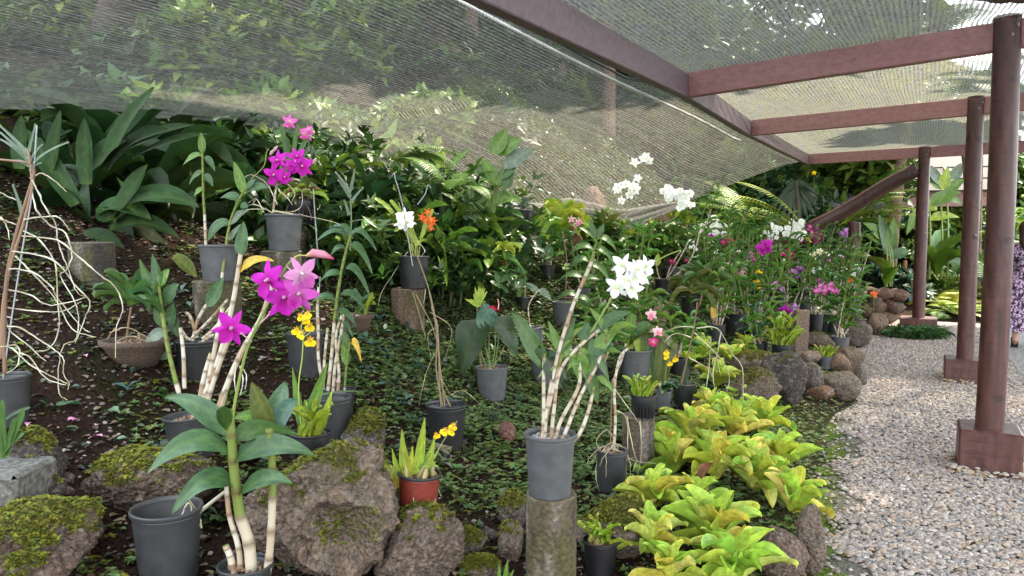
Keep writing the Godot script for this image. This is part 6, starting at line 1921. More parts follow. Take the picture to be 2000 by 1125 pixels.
func build_bank() -> void:
	var P: Dictionary
	# giant broad-leaved bromeliads under the curtain on the left
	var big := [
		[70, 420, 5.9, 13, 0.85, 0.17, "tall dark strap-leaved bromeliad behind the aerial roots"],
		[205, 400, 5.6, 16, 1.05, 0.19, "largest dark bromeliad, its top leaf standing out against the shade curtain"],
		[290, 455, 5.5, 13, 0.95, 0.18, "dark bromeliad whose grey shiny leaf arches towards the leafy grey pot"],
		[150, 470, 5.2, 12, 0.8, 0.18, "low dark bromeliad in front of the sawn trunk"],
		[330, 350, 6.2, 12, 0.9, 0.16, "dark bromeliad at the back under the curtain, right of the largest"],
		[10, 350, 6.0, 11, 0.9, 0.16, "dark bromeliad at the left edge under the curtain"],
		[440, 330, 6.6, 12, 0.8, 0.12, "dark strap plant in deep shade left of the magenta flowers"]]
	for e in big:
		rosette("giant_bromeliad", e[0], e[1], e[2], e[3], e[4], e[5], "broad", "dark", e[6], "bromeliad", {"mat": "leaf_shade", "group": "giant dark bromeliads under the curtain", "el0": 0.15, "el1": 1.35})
	# the leaves of the largest that the picture shows clearly
	P = {"n": thing("giant_leaf_plant", "spreading dark plant with long glossy grey-lit leaves beside the sawn trunk", "bromeliad", hit(230, 480)), "r": 0.0, "mat": "leaf_shade"}
	P.d = depth(P.n.position)
	P.k = P.d / FOCAL
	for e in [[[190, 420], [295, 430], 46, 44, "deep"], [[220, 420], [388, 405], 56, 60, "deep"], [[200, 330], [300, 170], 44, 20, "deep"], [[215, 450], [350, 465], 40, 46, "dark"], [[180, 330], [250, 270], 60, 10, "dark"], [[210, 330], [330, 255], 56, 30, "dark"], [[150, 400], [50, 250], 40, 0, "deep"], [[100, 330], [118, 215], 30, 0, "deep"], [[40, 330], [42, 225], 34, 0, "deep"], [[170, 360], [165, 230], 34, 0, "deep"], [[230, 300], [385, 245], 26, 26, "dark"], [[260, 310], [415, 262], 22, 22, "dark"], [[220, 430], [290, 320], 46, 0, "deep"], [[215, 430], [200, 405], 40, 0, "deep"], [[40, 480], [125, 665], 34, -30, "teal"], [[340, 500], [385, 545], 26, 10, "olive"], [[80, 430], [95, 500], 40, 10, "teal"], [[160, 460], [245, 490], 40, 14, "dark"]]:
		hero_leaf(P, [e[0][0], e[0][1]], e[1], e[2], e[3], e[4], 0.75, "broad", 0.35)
	var tr := stump_at(182, 475, 84, 560, "thick sawn grey trunk among the giant bromeliads", {"tone": Color(0.10, 0.085, 0.065), "name": "trunk", "cat": "stump", "group": "", "moss": 0.1})
	var ls := MB.new()
	var lpts := []
	for e in [[255, 430], [300, 470], [345, 520], [380, 565]]: lpts.push_back(at(e[0], e[1], 5.0))
	ls.tube(curve(lpts, 5), [0.05, 0.06, 0.06, 0.055], [Color(0.09, 0.10, 0.04), Color(0.07, 0.075, 0.03)], 9)
	solo("fallen_stalk", ls.mesh(), M.stem, "thick olive stalk sloping down behind the leafy grey pot", "stalk")
	# dark mass of foliage behind the bed, under the curtain hem
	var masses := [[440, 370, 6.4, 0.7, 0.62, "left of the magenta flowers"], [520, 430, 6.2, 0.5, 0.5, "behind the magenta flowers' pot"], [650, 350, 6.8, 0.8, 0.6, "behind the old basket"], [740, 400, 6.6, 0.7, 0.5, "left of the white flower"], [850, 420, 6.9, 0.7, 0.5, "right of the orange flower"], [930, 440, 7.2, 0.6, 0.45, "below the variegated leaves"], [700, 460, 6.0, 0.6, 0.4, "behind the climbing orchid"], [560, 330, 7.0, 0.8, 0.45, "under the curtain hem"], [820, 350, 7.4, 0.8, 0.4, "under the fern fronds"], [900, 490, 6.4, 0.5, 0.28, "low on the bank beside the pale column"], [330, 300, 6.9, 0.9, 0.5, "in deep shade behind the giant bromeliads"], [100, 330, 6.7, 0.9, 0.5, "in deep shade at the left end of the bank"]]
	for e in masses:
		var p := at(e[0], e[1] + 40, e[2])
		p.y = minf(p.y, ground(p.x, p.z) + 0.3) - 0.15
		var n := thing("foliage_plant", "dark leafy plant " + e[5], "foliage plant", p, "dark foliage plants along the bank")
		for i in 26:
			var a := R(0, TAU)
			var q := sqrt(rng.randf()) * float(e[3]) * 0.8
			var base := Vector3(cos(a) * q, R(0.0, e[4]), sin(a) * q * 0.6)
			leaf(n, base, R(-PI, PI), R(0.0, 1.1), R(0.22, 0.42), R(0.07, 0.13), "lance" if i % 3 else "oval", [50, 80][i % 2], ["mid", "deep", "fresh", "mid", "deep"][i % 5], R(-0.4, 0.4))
		var xs := []
		var cs := []
		for i in 240:
			var v := Vector3(rng.randfn(), rng.randfn(), rng.randfn()) * 0.36
			xs.push_back(Transform3D(Basis.from_euler(Vector3(R(-0.7, 0.7), R(0, TAU), R(-0.7, 0.7))).scaled(Vector3.ONE * R(0.07, 0.16)), Vector3(v.x * e[3] * 1.3, absf(v.y) * e[4] * 1.5, v.z * e[3])))
			cs.push_back(jit([G.mid, G.deep, G.fresh][i % 3]))
		scatter("small_leaves", sprig_mesh(6, 1.0, 0.4, 5), M.leaf, xs, cs, n)
		var sb := MB.new()
		for i in 5: sb.tube([Vector3(R(-0.2, 0.2), -0.3, 0), Vector3(R(-0.3, 0.3), e[4], R(-0.2, 0.2))], [0.012, 0.006], [Color(0.07, 0.08, 0.03)], 5)
		part("stem", sb.mesh(), M.stem, n)
	for e in [[640, 330, 6.5, "fern", "left of the bright fern"], [720, 380, 6.3, "deep", "below the bright fern"], [800, 430, 6.3, "fern", "behind the white flower"], [880, 350, 7.3, "fresh", "left of the small fern"], [930, 420, 6.9, "fern", "below the small fern"], [610, 440, 5.9, "deep", "right of the old basket"], [520, 380, 6.1, "mid", "behind the magenta flowers"], [860, 470, 6.3, "fern", "above the creeping leaves"], [950, 470, 6.8, "deep", "left of the back pot's stump"], [1085, 430, 8.3, "fern", "right of the back pot"]]:
		var sp := at(e[0], e[1] + 40, e[2])
		rosette("strap_plant", e[0], e[1] + 40, e[2], 14, 0.52, 0.065, "lance", e[3], "green strap-leaved plant on the bank, " + e[4], "foliage plant", {"group": "strap-leaved plants along the bank", "el0": 0.3, "el1": 1.3, "mat": "leaf_shade"})
	# dieffenbachia
	P = {"n": thing("dumb_cane", "variegated bright green broad-leaved plant standing up against the shade curtain", "foliage plant", at(975, 420, 6.7)), "d": 6.7, "r": 0.0, "k": 6.7 / FOCAL}
	for e in [[[960, 300], [990, 252], 34, -4, "fresh"], [[975, 305], [1018, 272], 30, 12, "fresh"], [[985, 330], [1042, 292], 32, 12, "silver"], [[845, 335], [868, 295], 34, 0, "lime"], [[872, 335], [918, 290], 12, 8, "fresh"], [[975, 350], [1010, 322], 26, 8, "mid"], [[960, 350], [925, 335], 24, 14, "mid"], [[985, 370], [1000, 320], 26, 0, "mid"], [[950, 380], [905, 400], 30, 22, "mid"], [[960, 400], [1020, 395], 26, 26, "fresh"], [[960, 400], [910, 420], 26, 22, "fresh"], [[900, 420], [955, 450], 24, 16, "silver"], [[970, 360], [940, 310], 24, 6, "fresh"]]:
		hero_leaf(P, e[0], e[1], e[2], e[3], e[4], 1.2, "oval")
		var col := Color(0.12, 0.18, 0.04)
		stem_px(P, [[lerpf(e[0][0], 955.0, 0.8), 430], [lerpf(e[0][0], 955.0, 0.5), (e[0][1] + 430) / 2.0], e[0]], 0.008, 0.004, col, "leaf_stalk")
	for e in [[[870, 460], [882, 515], 20, 0, "silver", "pale spotted leaf hanging over the dark leaves on the bank"], [[985, 505], [980, 540], 14, 4, "gold", "yellowed leaf hanging beside the spidery orchid"]]:
		var dp := hit(e[1][0], e[1][1])
		P = {"n": thing("hanging_leaf", e[5], "leaf", dp), "d": depth(dp) - 0.1, "r": 0.0, "k": depth(dp) / FOCAL}
		hero_leaf(P, e[0], e[1], e[2], e[3], e[4], 1.2, "oval")
	# ferns
	fern("fern", at(765, 320, 6.3), 9, 0.62, "fresh", "bright yellow-green fern against the shade curtain, right of the pink flowers", "fern", {"pl": 0.22, "pw": 0.03, "fan": PI / 2, "wide": 0.9, "el0": 0.3, "el1": 0.9, "pins": 24})
	fern("fern", at(850, 400, 7.0), 8, 0.55, "mid", "fern with grey-green fronds below the broad variegated leaf", "fern", {"pl": 0.2, "pw": 0.035, "fan": PI / 2, "wide": 1.2, "el0": 0.1, "el1": 0.8, "pins": 20})
	fern("fern", at(900, 370, 6.6), 8, 0.5, "fresh", "small fern between the two variegated plants", "fern", {"pl": 0.22, "pw": 0.035, "el0": 0.2, "el1": 1.0, "pins": 20})
	fern("fern", at(100, 345, 5.3), 6, 0.45, "silver", "small grey fern in front of the giant bromeliads", "fern", {"pl": 0.2, "pw": 0.03, "fan": PI / 2, "wide": 0.8, "el0": 0.2, "el1": 0.7, "pins": 18})
	fern("cycad", gp(at(1455, 470, 11.3)), 7, 1.1, "fern", "feathery dark green fern arching under the end of the shade curtain", "fern", {"pl": 0.22, "pw": 0.018, "fan": -PI / 2 - 0.3, "wide": 0.6, "el0": 0.5, "el1": 1.25, "pins": 24, "droop": 1.2, "stalk": 1.0})
	fern("cycad", gp(at(1585, 440, 11.9)), 8, 1.75, "lime", "big bright palm-like fern behind the white orchids, left of the log", "fern", {"pl": 0.24, "pw": 0.017, "fan": -PI / 2 - 0.35, "wide": 0.4, "el0": 0.45, "el1": 1.15, "pins": 26, "droop": 1.1, "stalk": 1.1})
	# dark fan palm hanging at the corner of the shade house
	P = {"n": thing("fan_palm", "dark drooping fan palm in the corner under the end of the long beam", "palm", gp(at(1560, 470, 13.4))), "r": 0.0}
	P.d = 13.3
	P.k = P.d / FOCAL
	for i in 16: hero_leaf(P, [1555, 355], [1555 + 45 * cos(i * 0.32 - 0.9), 372 + 55 * absf(sin(i * 0.32 - 0.9)) + i * 2], 14, 8, "dark", 1.2, "grass")
	stem_px(P, [[1560, 470], [1558, 400], [1555, 355]], 0.05, 0.03, Color(0.05, 0.045, 0.03), "trunk")
	# mid-bed leafy fill behind the crowd
	for e in [[1380, 470, "behind the white and magenta flowers"], [1450, 450, "at the foot of the feathery fern"], [1520, 470, "behind the purple heads"], [1590, 480, "under the lower end of the log"], [1270, 470, "beside the tall orange-tan rock"], [1140, 450, "under the hem of the shade curtain"], [1312, 478, "in front of the tall orange-tan rock"], [1420, 500, "in the thick of the flowering crowd, left"], [1500, 500, "in the thick of the flowering crowd, middle"], [1340, 440, "right of the tall orange-tan rock"]]:
		var p := hit(e[0], e[1] + 25)
		bush("leafy_plant", p - Vector3(0, 0.1, 0), Vector3(0.6, 0.5, 0.5), 300, 0.14, [G.mid, G.fresh, G.fresh, G.olive], "loose green leafy plant " + e[2], "foliage plant", "leafy plants behind the orchids")

func build_cover() -> void:
	# creeping ground cover, leaf litter, pebbles, moss
	var green := []
	var gc := []
	var broad := []
	var bc := []
	var moss := []
	var mc := []
	var litter := []
	var lc := []
	var grit := []
	var tc := []
	for i in 260000:
		var s := R(0.6, 14.0)
		var q := pow(rng.randf(), 0.8) * 5.2
		var l := edge_l(s) + q
		var p := sl(s, l)
		var d := -p.z
		if d < 1.9: continue
		var px := 1000.0 + FOCAL * p.x / d
		if px < -200 or px > 1900: continue
		p.y = ground(p.x, p.z)
		var n := nz2.get_noise_2d(p.x * 55.0, p.z * 55.0) + 0.6 * nz.get_noise_2d(p.x * 200.0, p.z * 200.0)
		var side := smoothstep(560.0, 760.0, px)
		var near := smoothstep(3.2, 4.4, d)
		var dens := clampf(0.03 + side * near * 1.05 + n * 0.8, 0, 1)
		if q < 0.35: dens *= 0.5
		var bs := Basis.from_euler(Vector3(R(-0.3, 0.3), R(0, TAU), R(-0.3, 0.3)))
		var r := rng.randf()
		if r < 0.60:
			if rng.randf() < dens:
				var z := R(0.014, 0.032)
				green.push_back(Transform3D(bs.scaled(Vector3.ONE * z), p + Vector3(0, 0.003, 0)))
				gc.push_back(jit((G.mid as Color).lerp(G.fresh, clampf(0.7 + n, 0, 1)).lerp(Color(0.21, 0.29, 0.11), 0.6)))
		elif r < 0.65:
			if rng.randf() < 0.03 + dens * 0.35 * smoothstep(1.6, 2.4, q):
				var z := R(0.04, 0.085)
				broad.push_back(Transform3D(bs.scaled(Vector3.ONE * z), p + Vector3(0, 0.006, 0)))
				bc.push_back(jit([G.deep, G.mid, G.teal, G.silver][rng.randi() % 4]))
		elif r < 0.74:
			if n > -0.12:
				moss.push_back(Transform3D(bs.scaled(Vector3(1, 0.6, 1) * R(0.012, 0.035)), p))
				mc.push_back(jit(Color(0.085, 0.10, 0.025).lerp(Color(0.15, 0.16, 0.03), rng.randf())))
		elif r < 0.88:
			if rng.randf() < 0.9 - 0.6 * dens:
				litter.push_back(Transform3D(bs.scaled(Vector3.ONE * R(0.015, 0.05)), p + Vector3(0, 0.006, 0)))
				lc.push_back([Color(0.10, 0.06, 0.035), Color(0.16, 0.10, 0.06), Color(0.06, 0.04, 0.03), Color(0.22, 0.17, 0.11), Color(0.09, 0.11, 0.06), Color(0.06, 0.075, 0.055)][rng.randi() % 6] * R(0.7, 1.3))
		elif rng.randf() < 0.55 - 0.3 * dens:
			var z := R(0.008, 0.028) * (1.6 if rng.randf() < 0.06 else 1.0)
			grit.push_back(Transform3D(bs.scaled(Vector3.ONE * z), p))
			tc.push_back([Color(0.11, 0.085, 0.07), Color(0.17, 0.13, 0.11), Color(0.08, 0.07, 0.065), Color(0.22, 0.19, 0.17)][rng.randi() % 4] * R(0.8, 1.3))
	scatter("ground_cover", sprig_mesh(8, 1.0, 0.5, 11), M.leaf_matt, green, gc, self, "low green creeping ground cover carpeting the orchid bed", "ground cover")
	scatter("broad_ground_cover", sprig_mesh(5, 1.0, 0.55, 12), M.leaf, broad, bc, self, "larger dark heart-shaped creeping leaves on the upper bank", "ground cover")
	scatter("moss", sprig_mesh(9, 1.0, 0.35, 13), M.moss, moss, mc, self, "yellow-green moss tufts on the soil of the bed", "moss")
	scatter("leaf_litter", M_litter(), M.leaf_matt, litter, lc, self, "brown leaf litter scattered over the soil", "leaf litter")
	scatter("soil_pebbles", pebble_mesh(77), M.pebble, grit, tc, self, "small brown pebbles and crumbs lying on the soil", "pebbles")
	# moss along the edge of the gravel
	moss = []
	mc = []
	for i in 34000:
		var s := R(2.2, 7.0)
		var q := -absf(rng.randfn()) * 0.075 + 0.06
		var p := sl(s, edge_l(s) + q, 0.012)
		if nz.get_noise_2d(p.x * 150.0, p.z * 150.0) < -0.15 - q * 0.3: continue
		moss.push_back(Transform3D(Basis.from_euler(Vector3(R(-0.4, 0.4), R(0, TAU), R(-0.4, 0.4))).scaled(Vector3(1, 0.7, 1) * R(0.006, 0.013)), p))
		mc.push_back(jit(Color(0.11, 0.17, 0.04).lerp(Color(0.20, 0.27, 0.06), rng.randf())))
	scatter("edge_moss", sprig_mesh(9, 1.0, 0.35, 14), M.moss, moss, mc, self, "green moss strip between the bromeliads and the gravel", "moss")
	litter = []
	lc = []
	for i in 70:
		var p := sl(R(3.0, 12.0), R(-0.9, 0.3), 0.035)
		litter.push_back(Transform3D(Basis.from_euler(Vector3(R(-0.3, 0.3), R(0, TAU), R(-0.3, 0.3))).scaled(Vector3.ONE * R(0.02, 0.05)), p))
		lc.push_back([Color(0.20, 0.10, 0.05), Color(0.30, 0.18, 0.08), Color(0.14, 0.08, 0.05), Color(0.28, 0.26, 0.10)][i % 4])
	scatter("gravel_leaves", M_litter(), M.leaf_matt, litter, lc, self, "small dry brown leaves lying on the gravel", "leaf litter")
	var heap := []
	var hc := []
	for i in 420:
		var k := i % 2
		var a := R(0, TAU)
		var c := sl([5.78, 9.18][k], [-0.43, -0.445][k])
		var e := maxf(absf(cos(a)), absf(sin(a)))
		var rr := 0.185 / e + absf(rng.randfn()) * 0.035
		var p: Vector3 = c + AF * cos(a) * rr + AL * sin(a) * rr
		p.y = 0.02 + maxf(0.0, 0.05 - (rr - 0.185 / e) * 0.8) * R(0.3, 1.0)
		heap.push_back(Transform3D(Basis.from_euler(Vector3(R(-0.6, 0.6), R(0, TAU), R(-0.6, 0.6))).scaled(Vector3(1.3, 0.9, 1.0) * R(0.02, 0.045)), p))
		hc.push_back([Color(0.30, 0.20, 0.13), Color(0.33, 0.29, 0.25), Color(0.22, 0.2, 0.19), Color(0.38, 0.27, 0.18)][rng.randi() % 4])
	scatter("plinth_stones", pebble_mesh(81), M.pebble, heap, hc, self, "brown and grey stones heaped against the feet of the post plinths", "gravel")
	# pink fallen petals and single leaves that can be told apart on the left
	var pet := [[90, 705, "pink"], [168, 700, "pink"], [55, 835, "pink"], [145, 826, "pink"], [190, 836, "pink"], [187, 860, "pink"], [660, 748, "pink"], [430, 985, "pink"], [1730, 755, "red"], [148, 826, "pink"]]
	for i in pet.size():
		var p := hit(pet[i][0], pet[i][1])
		var o := solo("fallen_petal", M_litter(), M.petal, "fallen %s petal lying %s" % ["red" if pet[i][2] == "red" else "pink", ["near the foot of the aerial roots", "right of the aerial roots' foot", "behind the concrete trough", "on the soil left of the flat rock", "beside a grey slate on the soil", "above the left end of the flat rock", "below the small black pot", "beside the front dendrobium", "alone on the gravel", "half over another petal"][i]], "petal", "", p + Vector3(0, 0.012, 0))
		o.basis = Basis.from_euler(Vector3(0.2, R(0, TAU), 0.1)).scaled(Vector3.ONE * R(0.035, 0.06))
		var pm := StandardMaterial3D.new()
		o.material_override = M.petal_pink
	var sl_ := [[160, 800, 0.11, "lilac-grey leaf lying on the soil"], [205, 812, 0.10, "dull grey-green leaf beside the lilac-grey one"], [222, 870, 0.07, "pale green round leaf above the flat rock"], [70, 847, 0.08, "blue-grey leaf behind the trough"], [137, 765, 0.06, "green leaf below the aerial roots"], [258, 735, 0.10, "variegated leaf leaning on the clay bowl's foot"], [230, 700, 0.09, "dark striped leaf left of the clay bowl"], [185, 925, 0.05, "olive leaf on the flat rock"], [680, 690, 0.14, "pale green leaf right of the arching dendrobium"], [735, 760, 0.09, "pointed green leaf on the soil below the pebble bowl"], [730, 725, 0.10, "striped leaf right of the yellow hanging leaf"], [700, 700, 0.12, "mottled grey-green leaf beside the yellow hanging leaf"]]
	for e in sl_:
		var o := solo("fallen_leaf_on_soil", unit_leaf("oval", 30, ["silver", "teal", "blue"][rng.randi() % 3], 1), M.leaf, e[3], "leaf", "", hit(e[0], e[1]) + Vector3(0, 0.02, 0))
		o.transform = leaf_xf(o.position, R(0, TAU), R(0.15, 0.5), e[2], e[2] * 0.5)
	for e in [[697, 680, "bright yellow leaf hanging from the thin green cane"]]: pass
	# clump of dark grass at the foot of the far post
	var gp_ := hit(1790, 662)
	var gt := thing("grass_clump", "blue-green clump of mondo-like grass at the foot of the farthest post", "grass", gp_)
	var gx := []
	var gcx := []
	for i in 800:
		var a := R(0, TAU)
		var q := sqrt(rng.randf())
		gx.push_back(leaf_xf(Vector3(cos(a) * q * 0.36, 0.02, sin(a) * q * 0.22), R(0, TAU), R(0.5, 1.5), R(0.14, 0.28), 0.012, 0.0))
		gcx.push_back(jit(Color(0.9, 1.0, 1.0)))
	scatter("blades", unit_leaf("grass", 110, "blue", 0), M.leaf_matt, gx, gcx, gt)

func M_litter() -> ArrayMesh:
	if cache.has("litter"): return cache["litter"]
	var b := MB.new()
	var cp := []
	for i in 6: cp.push_back(Vector3(0, 0.12 * sin(i * 0.6), i / 5.0 - 0.5))
	blade(b, cp, Vector3.RIGHT, 0.55, "oval", 0.25, Color(1, 1, 1), 0.4)
	cache["litter"] = b.mesh()
	return cache["litter"]

func build_forest() -> void:
	var bright := [Color(0.12, 0.22, 0.03), Color(0.20, 0.30, 0.04), Color(0.07, 0.14, 0.025)]
	var dark := [G.deep, G.mid, G.dark]
	# shrubs on the hillside that show through the curtain: px, py of the foot, distance, radius
	var sh := [[60, 170, 9.5, 1.0, 0, "at the left, pale green tips"], [190, 120, 11.0, 1.3, 0, "behind the largest bromeliad's top leaf"], [330, 190, 9.0, 0.8, 1, "dark, low behind the curtain hem"], [480, 190, 9.2, 1.2, 0, "brightest, in the middle of the curtain's left half"], [600, 230, 9.6, 1.0, 0, "above the pink flowers"], [440, 90, 12.0, 1.5, 0, "high on the bank left of the trunks"], [700, 240, 10.5, 0.9, 0, "above the bright fern"], [120, 40, 14.0, 1.8, 1, "high on the bank at the upper left"], [560, 40, 15.0, 1.6, 0, "far up the slope between the left trunks"], [860, 170, 14.0, 1.3, 1, "in the shade among the brown trunks"], [1000, 250, 13.0, 1.0, 1, "behind the variegated plant"], [760, 60, 17.0, 1.8, 0, "far off between the reddish trunks"], [1120, 150, 17.0, 1.6, 0, "seen in the gap below the long beam"], [1240, 260, 15.0, 1.2, 1, "behind the tall white spray"], [1380, 290, 15.0, 1.2, 0, "near the end of the curtain"], [300, 20, 17.0, 2.2, 1, "dark, at the top left of the slope"], [330, 225, 7.5, 0.55, 0, "right behind the hem, left of the pink flowers"], [470, 215, 7.9, 0.75, 0, "right behind the hem above the leafy grey pot"], [560, 225, 8.0, 0.7, 0, "right behind the hem above the magenta flowers"], [660, 250, 8.3, 0.75, 0, "right behind the hem left of the bright fern"], [760, 285, 8.7, 0.7, 0, "right behind the hem above the bright fern"], [850, 330, 9.1, 0.6, 0, "right behind the hem above the upright variegated leaf"], [940, 345, 9.4, 0.6, 1, "right behind the hem beside the variegated plant"], [200, 195, 7.6, 0.5, 1, "right behind the hem at the giant bromeliads"]]
	for e in sh:
		var p := at(e[0], e[1], e[2])
		p.y = ground(p.x, p.z)
		bush("shrub", p, Vector3(e[3], e[3] * 0.95, e[3] * 0.8), int(700 * e[3]), 0.20, bright if e[4] == 0 else dark, "hillside shrub behind the shade cloth, " + e[5], "shrub", "shrubs on the hillside")
	# undergrowth on the slope
	var ux := []
	var uc := []
	for i in 16000:
		var p := sl(R(0.0, 24.0), R(5.6, 18.0))
		if -p.z < 5.0: continue
		p.y = ground(p.x, p.z)
		if nz2.get_noise_2d(p.x * 20.0, p.z * 20.0) < -0.12: continue
		ux.push_back(Transform3D(Basis.from_euler(Vector3(R(-0.4, 0.4), R(0, TAU), R(-0.4, 0.4))).scaled(Vector3.ONE * R(0.10, 0.30)), p + Vector3(0, R(0.0, 0.12), 0)))
		uc.push_back(jit([G.mid, G.deep, Color(0.11, 0.19, 0.03)][rng.randi() % 3]))
	scatter("undergrowth", sprig_mesh(6, 1.0, 0.42, 15), M.leaf_matt, ux, uc, self, "low undergrowth covering the hillside behind the shade cloth", "undergrowth")
	# trunks behind the curtain
	var tr := [[740, 12.0, 0.10, Color(0.26, 0.16, 0.12), "reddish trunk behind the middle of the curtain"], [925, 12.5, 0.11, Color(0.27, 0.17, 0.125), "sunlit reddish trunk behind the rope's upper end"], [1190, 14.0, 0.12, Color(0.27, 0.16, 0.12), "red-brown trunk behind the tall white spray"], [640, 14.5, 0.16, Color(0.2, 0.14, 0.10), "brown trunk left of the reddish ones"], [830, 15.5, 0.18, Color(0.2, 0.13, 0.10), "greyish trunk between the reddish ones"], [1090, 16.0, 0.14, Color(0.16, 0.12, 0.09), "dark slim trunk below the gap in the curtain"], [380, 16.0, 0.2, Color(0.12, 0.09, 0.07), "dark trunk high on the left slope"], [90, 13.0, 0.16, Color(0.10, 0.08, 0.065), "dark trunk at the upper left"], [1330, 18.0, 0.18, Color(0.18, 0.14, 0.11), "trunk beyond the end of the curtain"]]
	for e in tr:
		var p := at(e[0], 200, e[1])
		p.y = ground(p.x, p.z)
		tree("forest_tree", p, R(7.0, 10.0), e[2], Vector3(R(-0.5, 0.5), 0, R(-0.5, 0.5)), e[3], [0, R(2.4, 3.4), 0.6], 1500, 0.42, bright if rng.randf() < 0.5 else dark, "forest tree, " + e[4], "forest trees on the hillside")
	# low-branched trees that close the view uphill
	var lowt := [[560, 19.0, "left of the middle of the curtain"], [700, 21.0, "behind the reddish trunks"], [830, 20.0, "behind the sunlit trunk"], [960, 22.0, "below the rope's upper end"], [1075, 19.0, "filling the gap below the long beam"], [1180, 22.0, "behind the red-brown trunk"], [1290, 19.5, "behind the middle of the long beam"], [1400, 21.0, "behind the first cross beam's left end"], [1500, 19.0, "behind the end of the curtain"], [1590, 22.0, "beyond the corner of the shade house"], [1690, 30.0, "far beyond the hut"], [1800, 34.0, "far behind the farthest post"], [1900, 32.0, "far behind the middle post"], [2010, 30.0, "at the right edge behind the path"], [430, 22.0, "high on the slope at the upper left"], [1345, 25.0, "farther off behind the long beam's far half"], [1425, 27.0, "farther off above the end of the curtain"], [1260, 26.0, "farther off behind the tall white spray"]]
	for i in lowt.size():
		var e: Array = lowt[i]
		var p := at(e[0], 200, e[1])
		p.y = ground(p.x, p.z)
		tree("leafy_tree", p, R(3.6, 4.6), 0.12, Vector3(R(-0.4, 0.4), 0, R(-0.4, 0.4)), Color(0.14, 0.10, 0.08), [0, R(2.8, 3.5), 0.95], 2600, 0.40, bright if i % 3 != 1 else [G.mid, G.deep, Color(0.10, 0.17, 0.03)], "leafy tree " + e[2], "leafy trees around the shade house")
	var lt := sl(6.0, 9.0)
	lt.y = ground(lt.x, lt.z)
	tree("canopy_tree", lt, 11.5 - lt.y, 0.2, Vector3(4.0, 0, 2.0), Color(0.12, 0.09, 0.07), [0, 4.0, 0.5], 3200, 0.5, [G.mid, G.deep, Color(0.10, 0.17, 0.03)], "leaning tree uphill whose crown shades the left end of the curtain", "trees over the shade house")
	# trees whose crowns spread over the roof
	for e in [[-3.5, 9.0, 13.0, "overhanging tree beyond the concrete path, its crown above the shade roof"], [-5.5, 16.0, 12.0, "tall tree far along the concrete path"], [-4.2, 3.5, 12.5, "overhanging tree beside the near end of the concrete path"]]:
		var p := sl(e[1], e[0])
		p.y = ground(p.x, p.z)
		tree("canopy_tree", p, e[2] - 3.0, 0.22, Vector3(R(-0.5, 0.5), 0, R(-0.5, 0.5)), Color(0.16, 0.12, 0.09), [0, 4.2, 0.45], 2600, 0.5, [Color(0.10, 0.17, 0.03), Color(0.16, 0.22, 0.04), G.mid], e[3], "trees over the shade house")

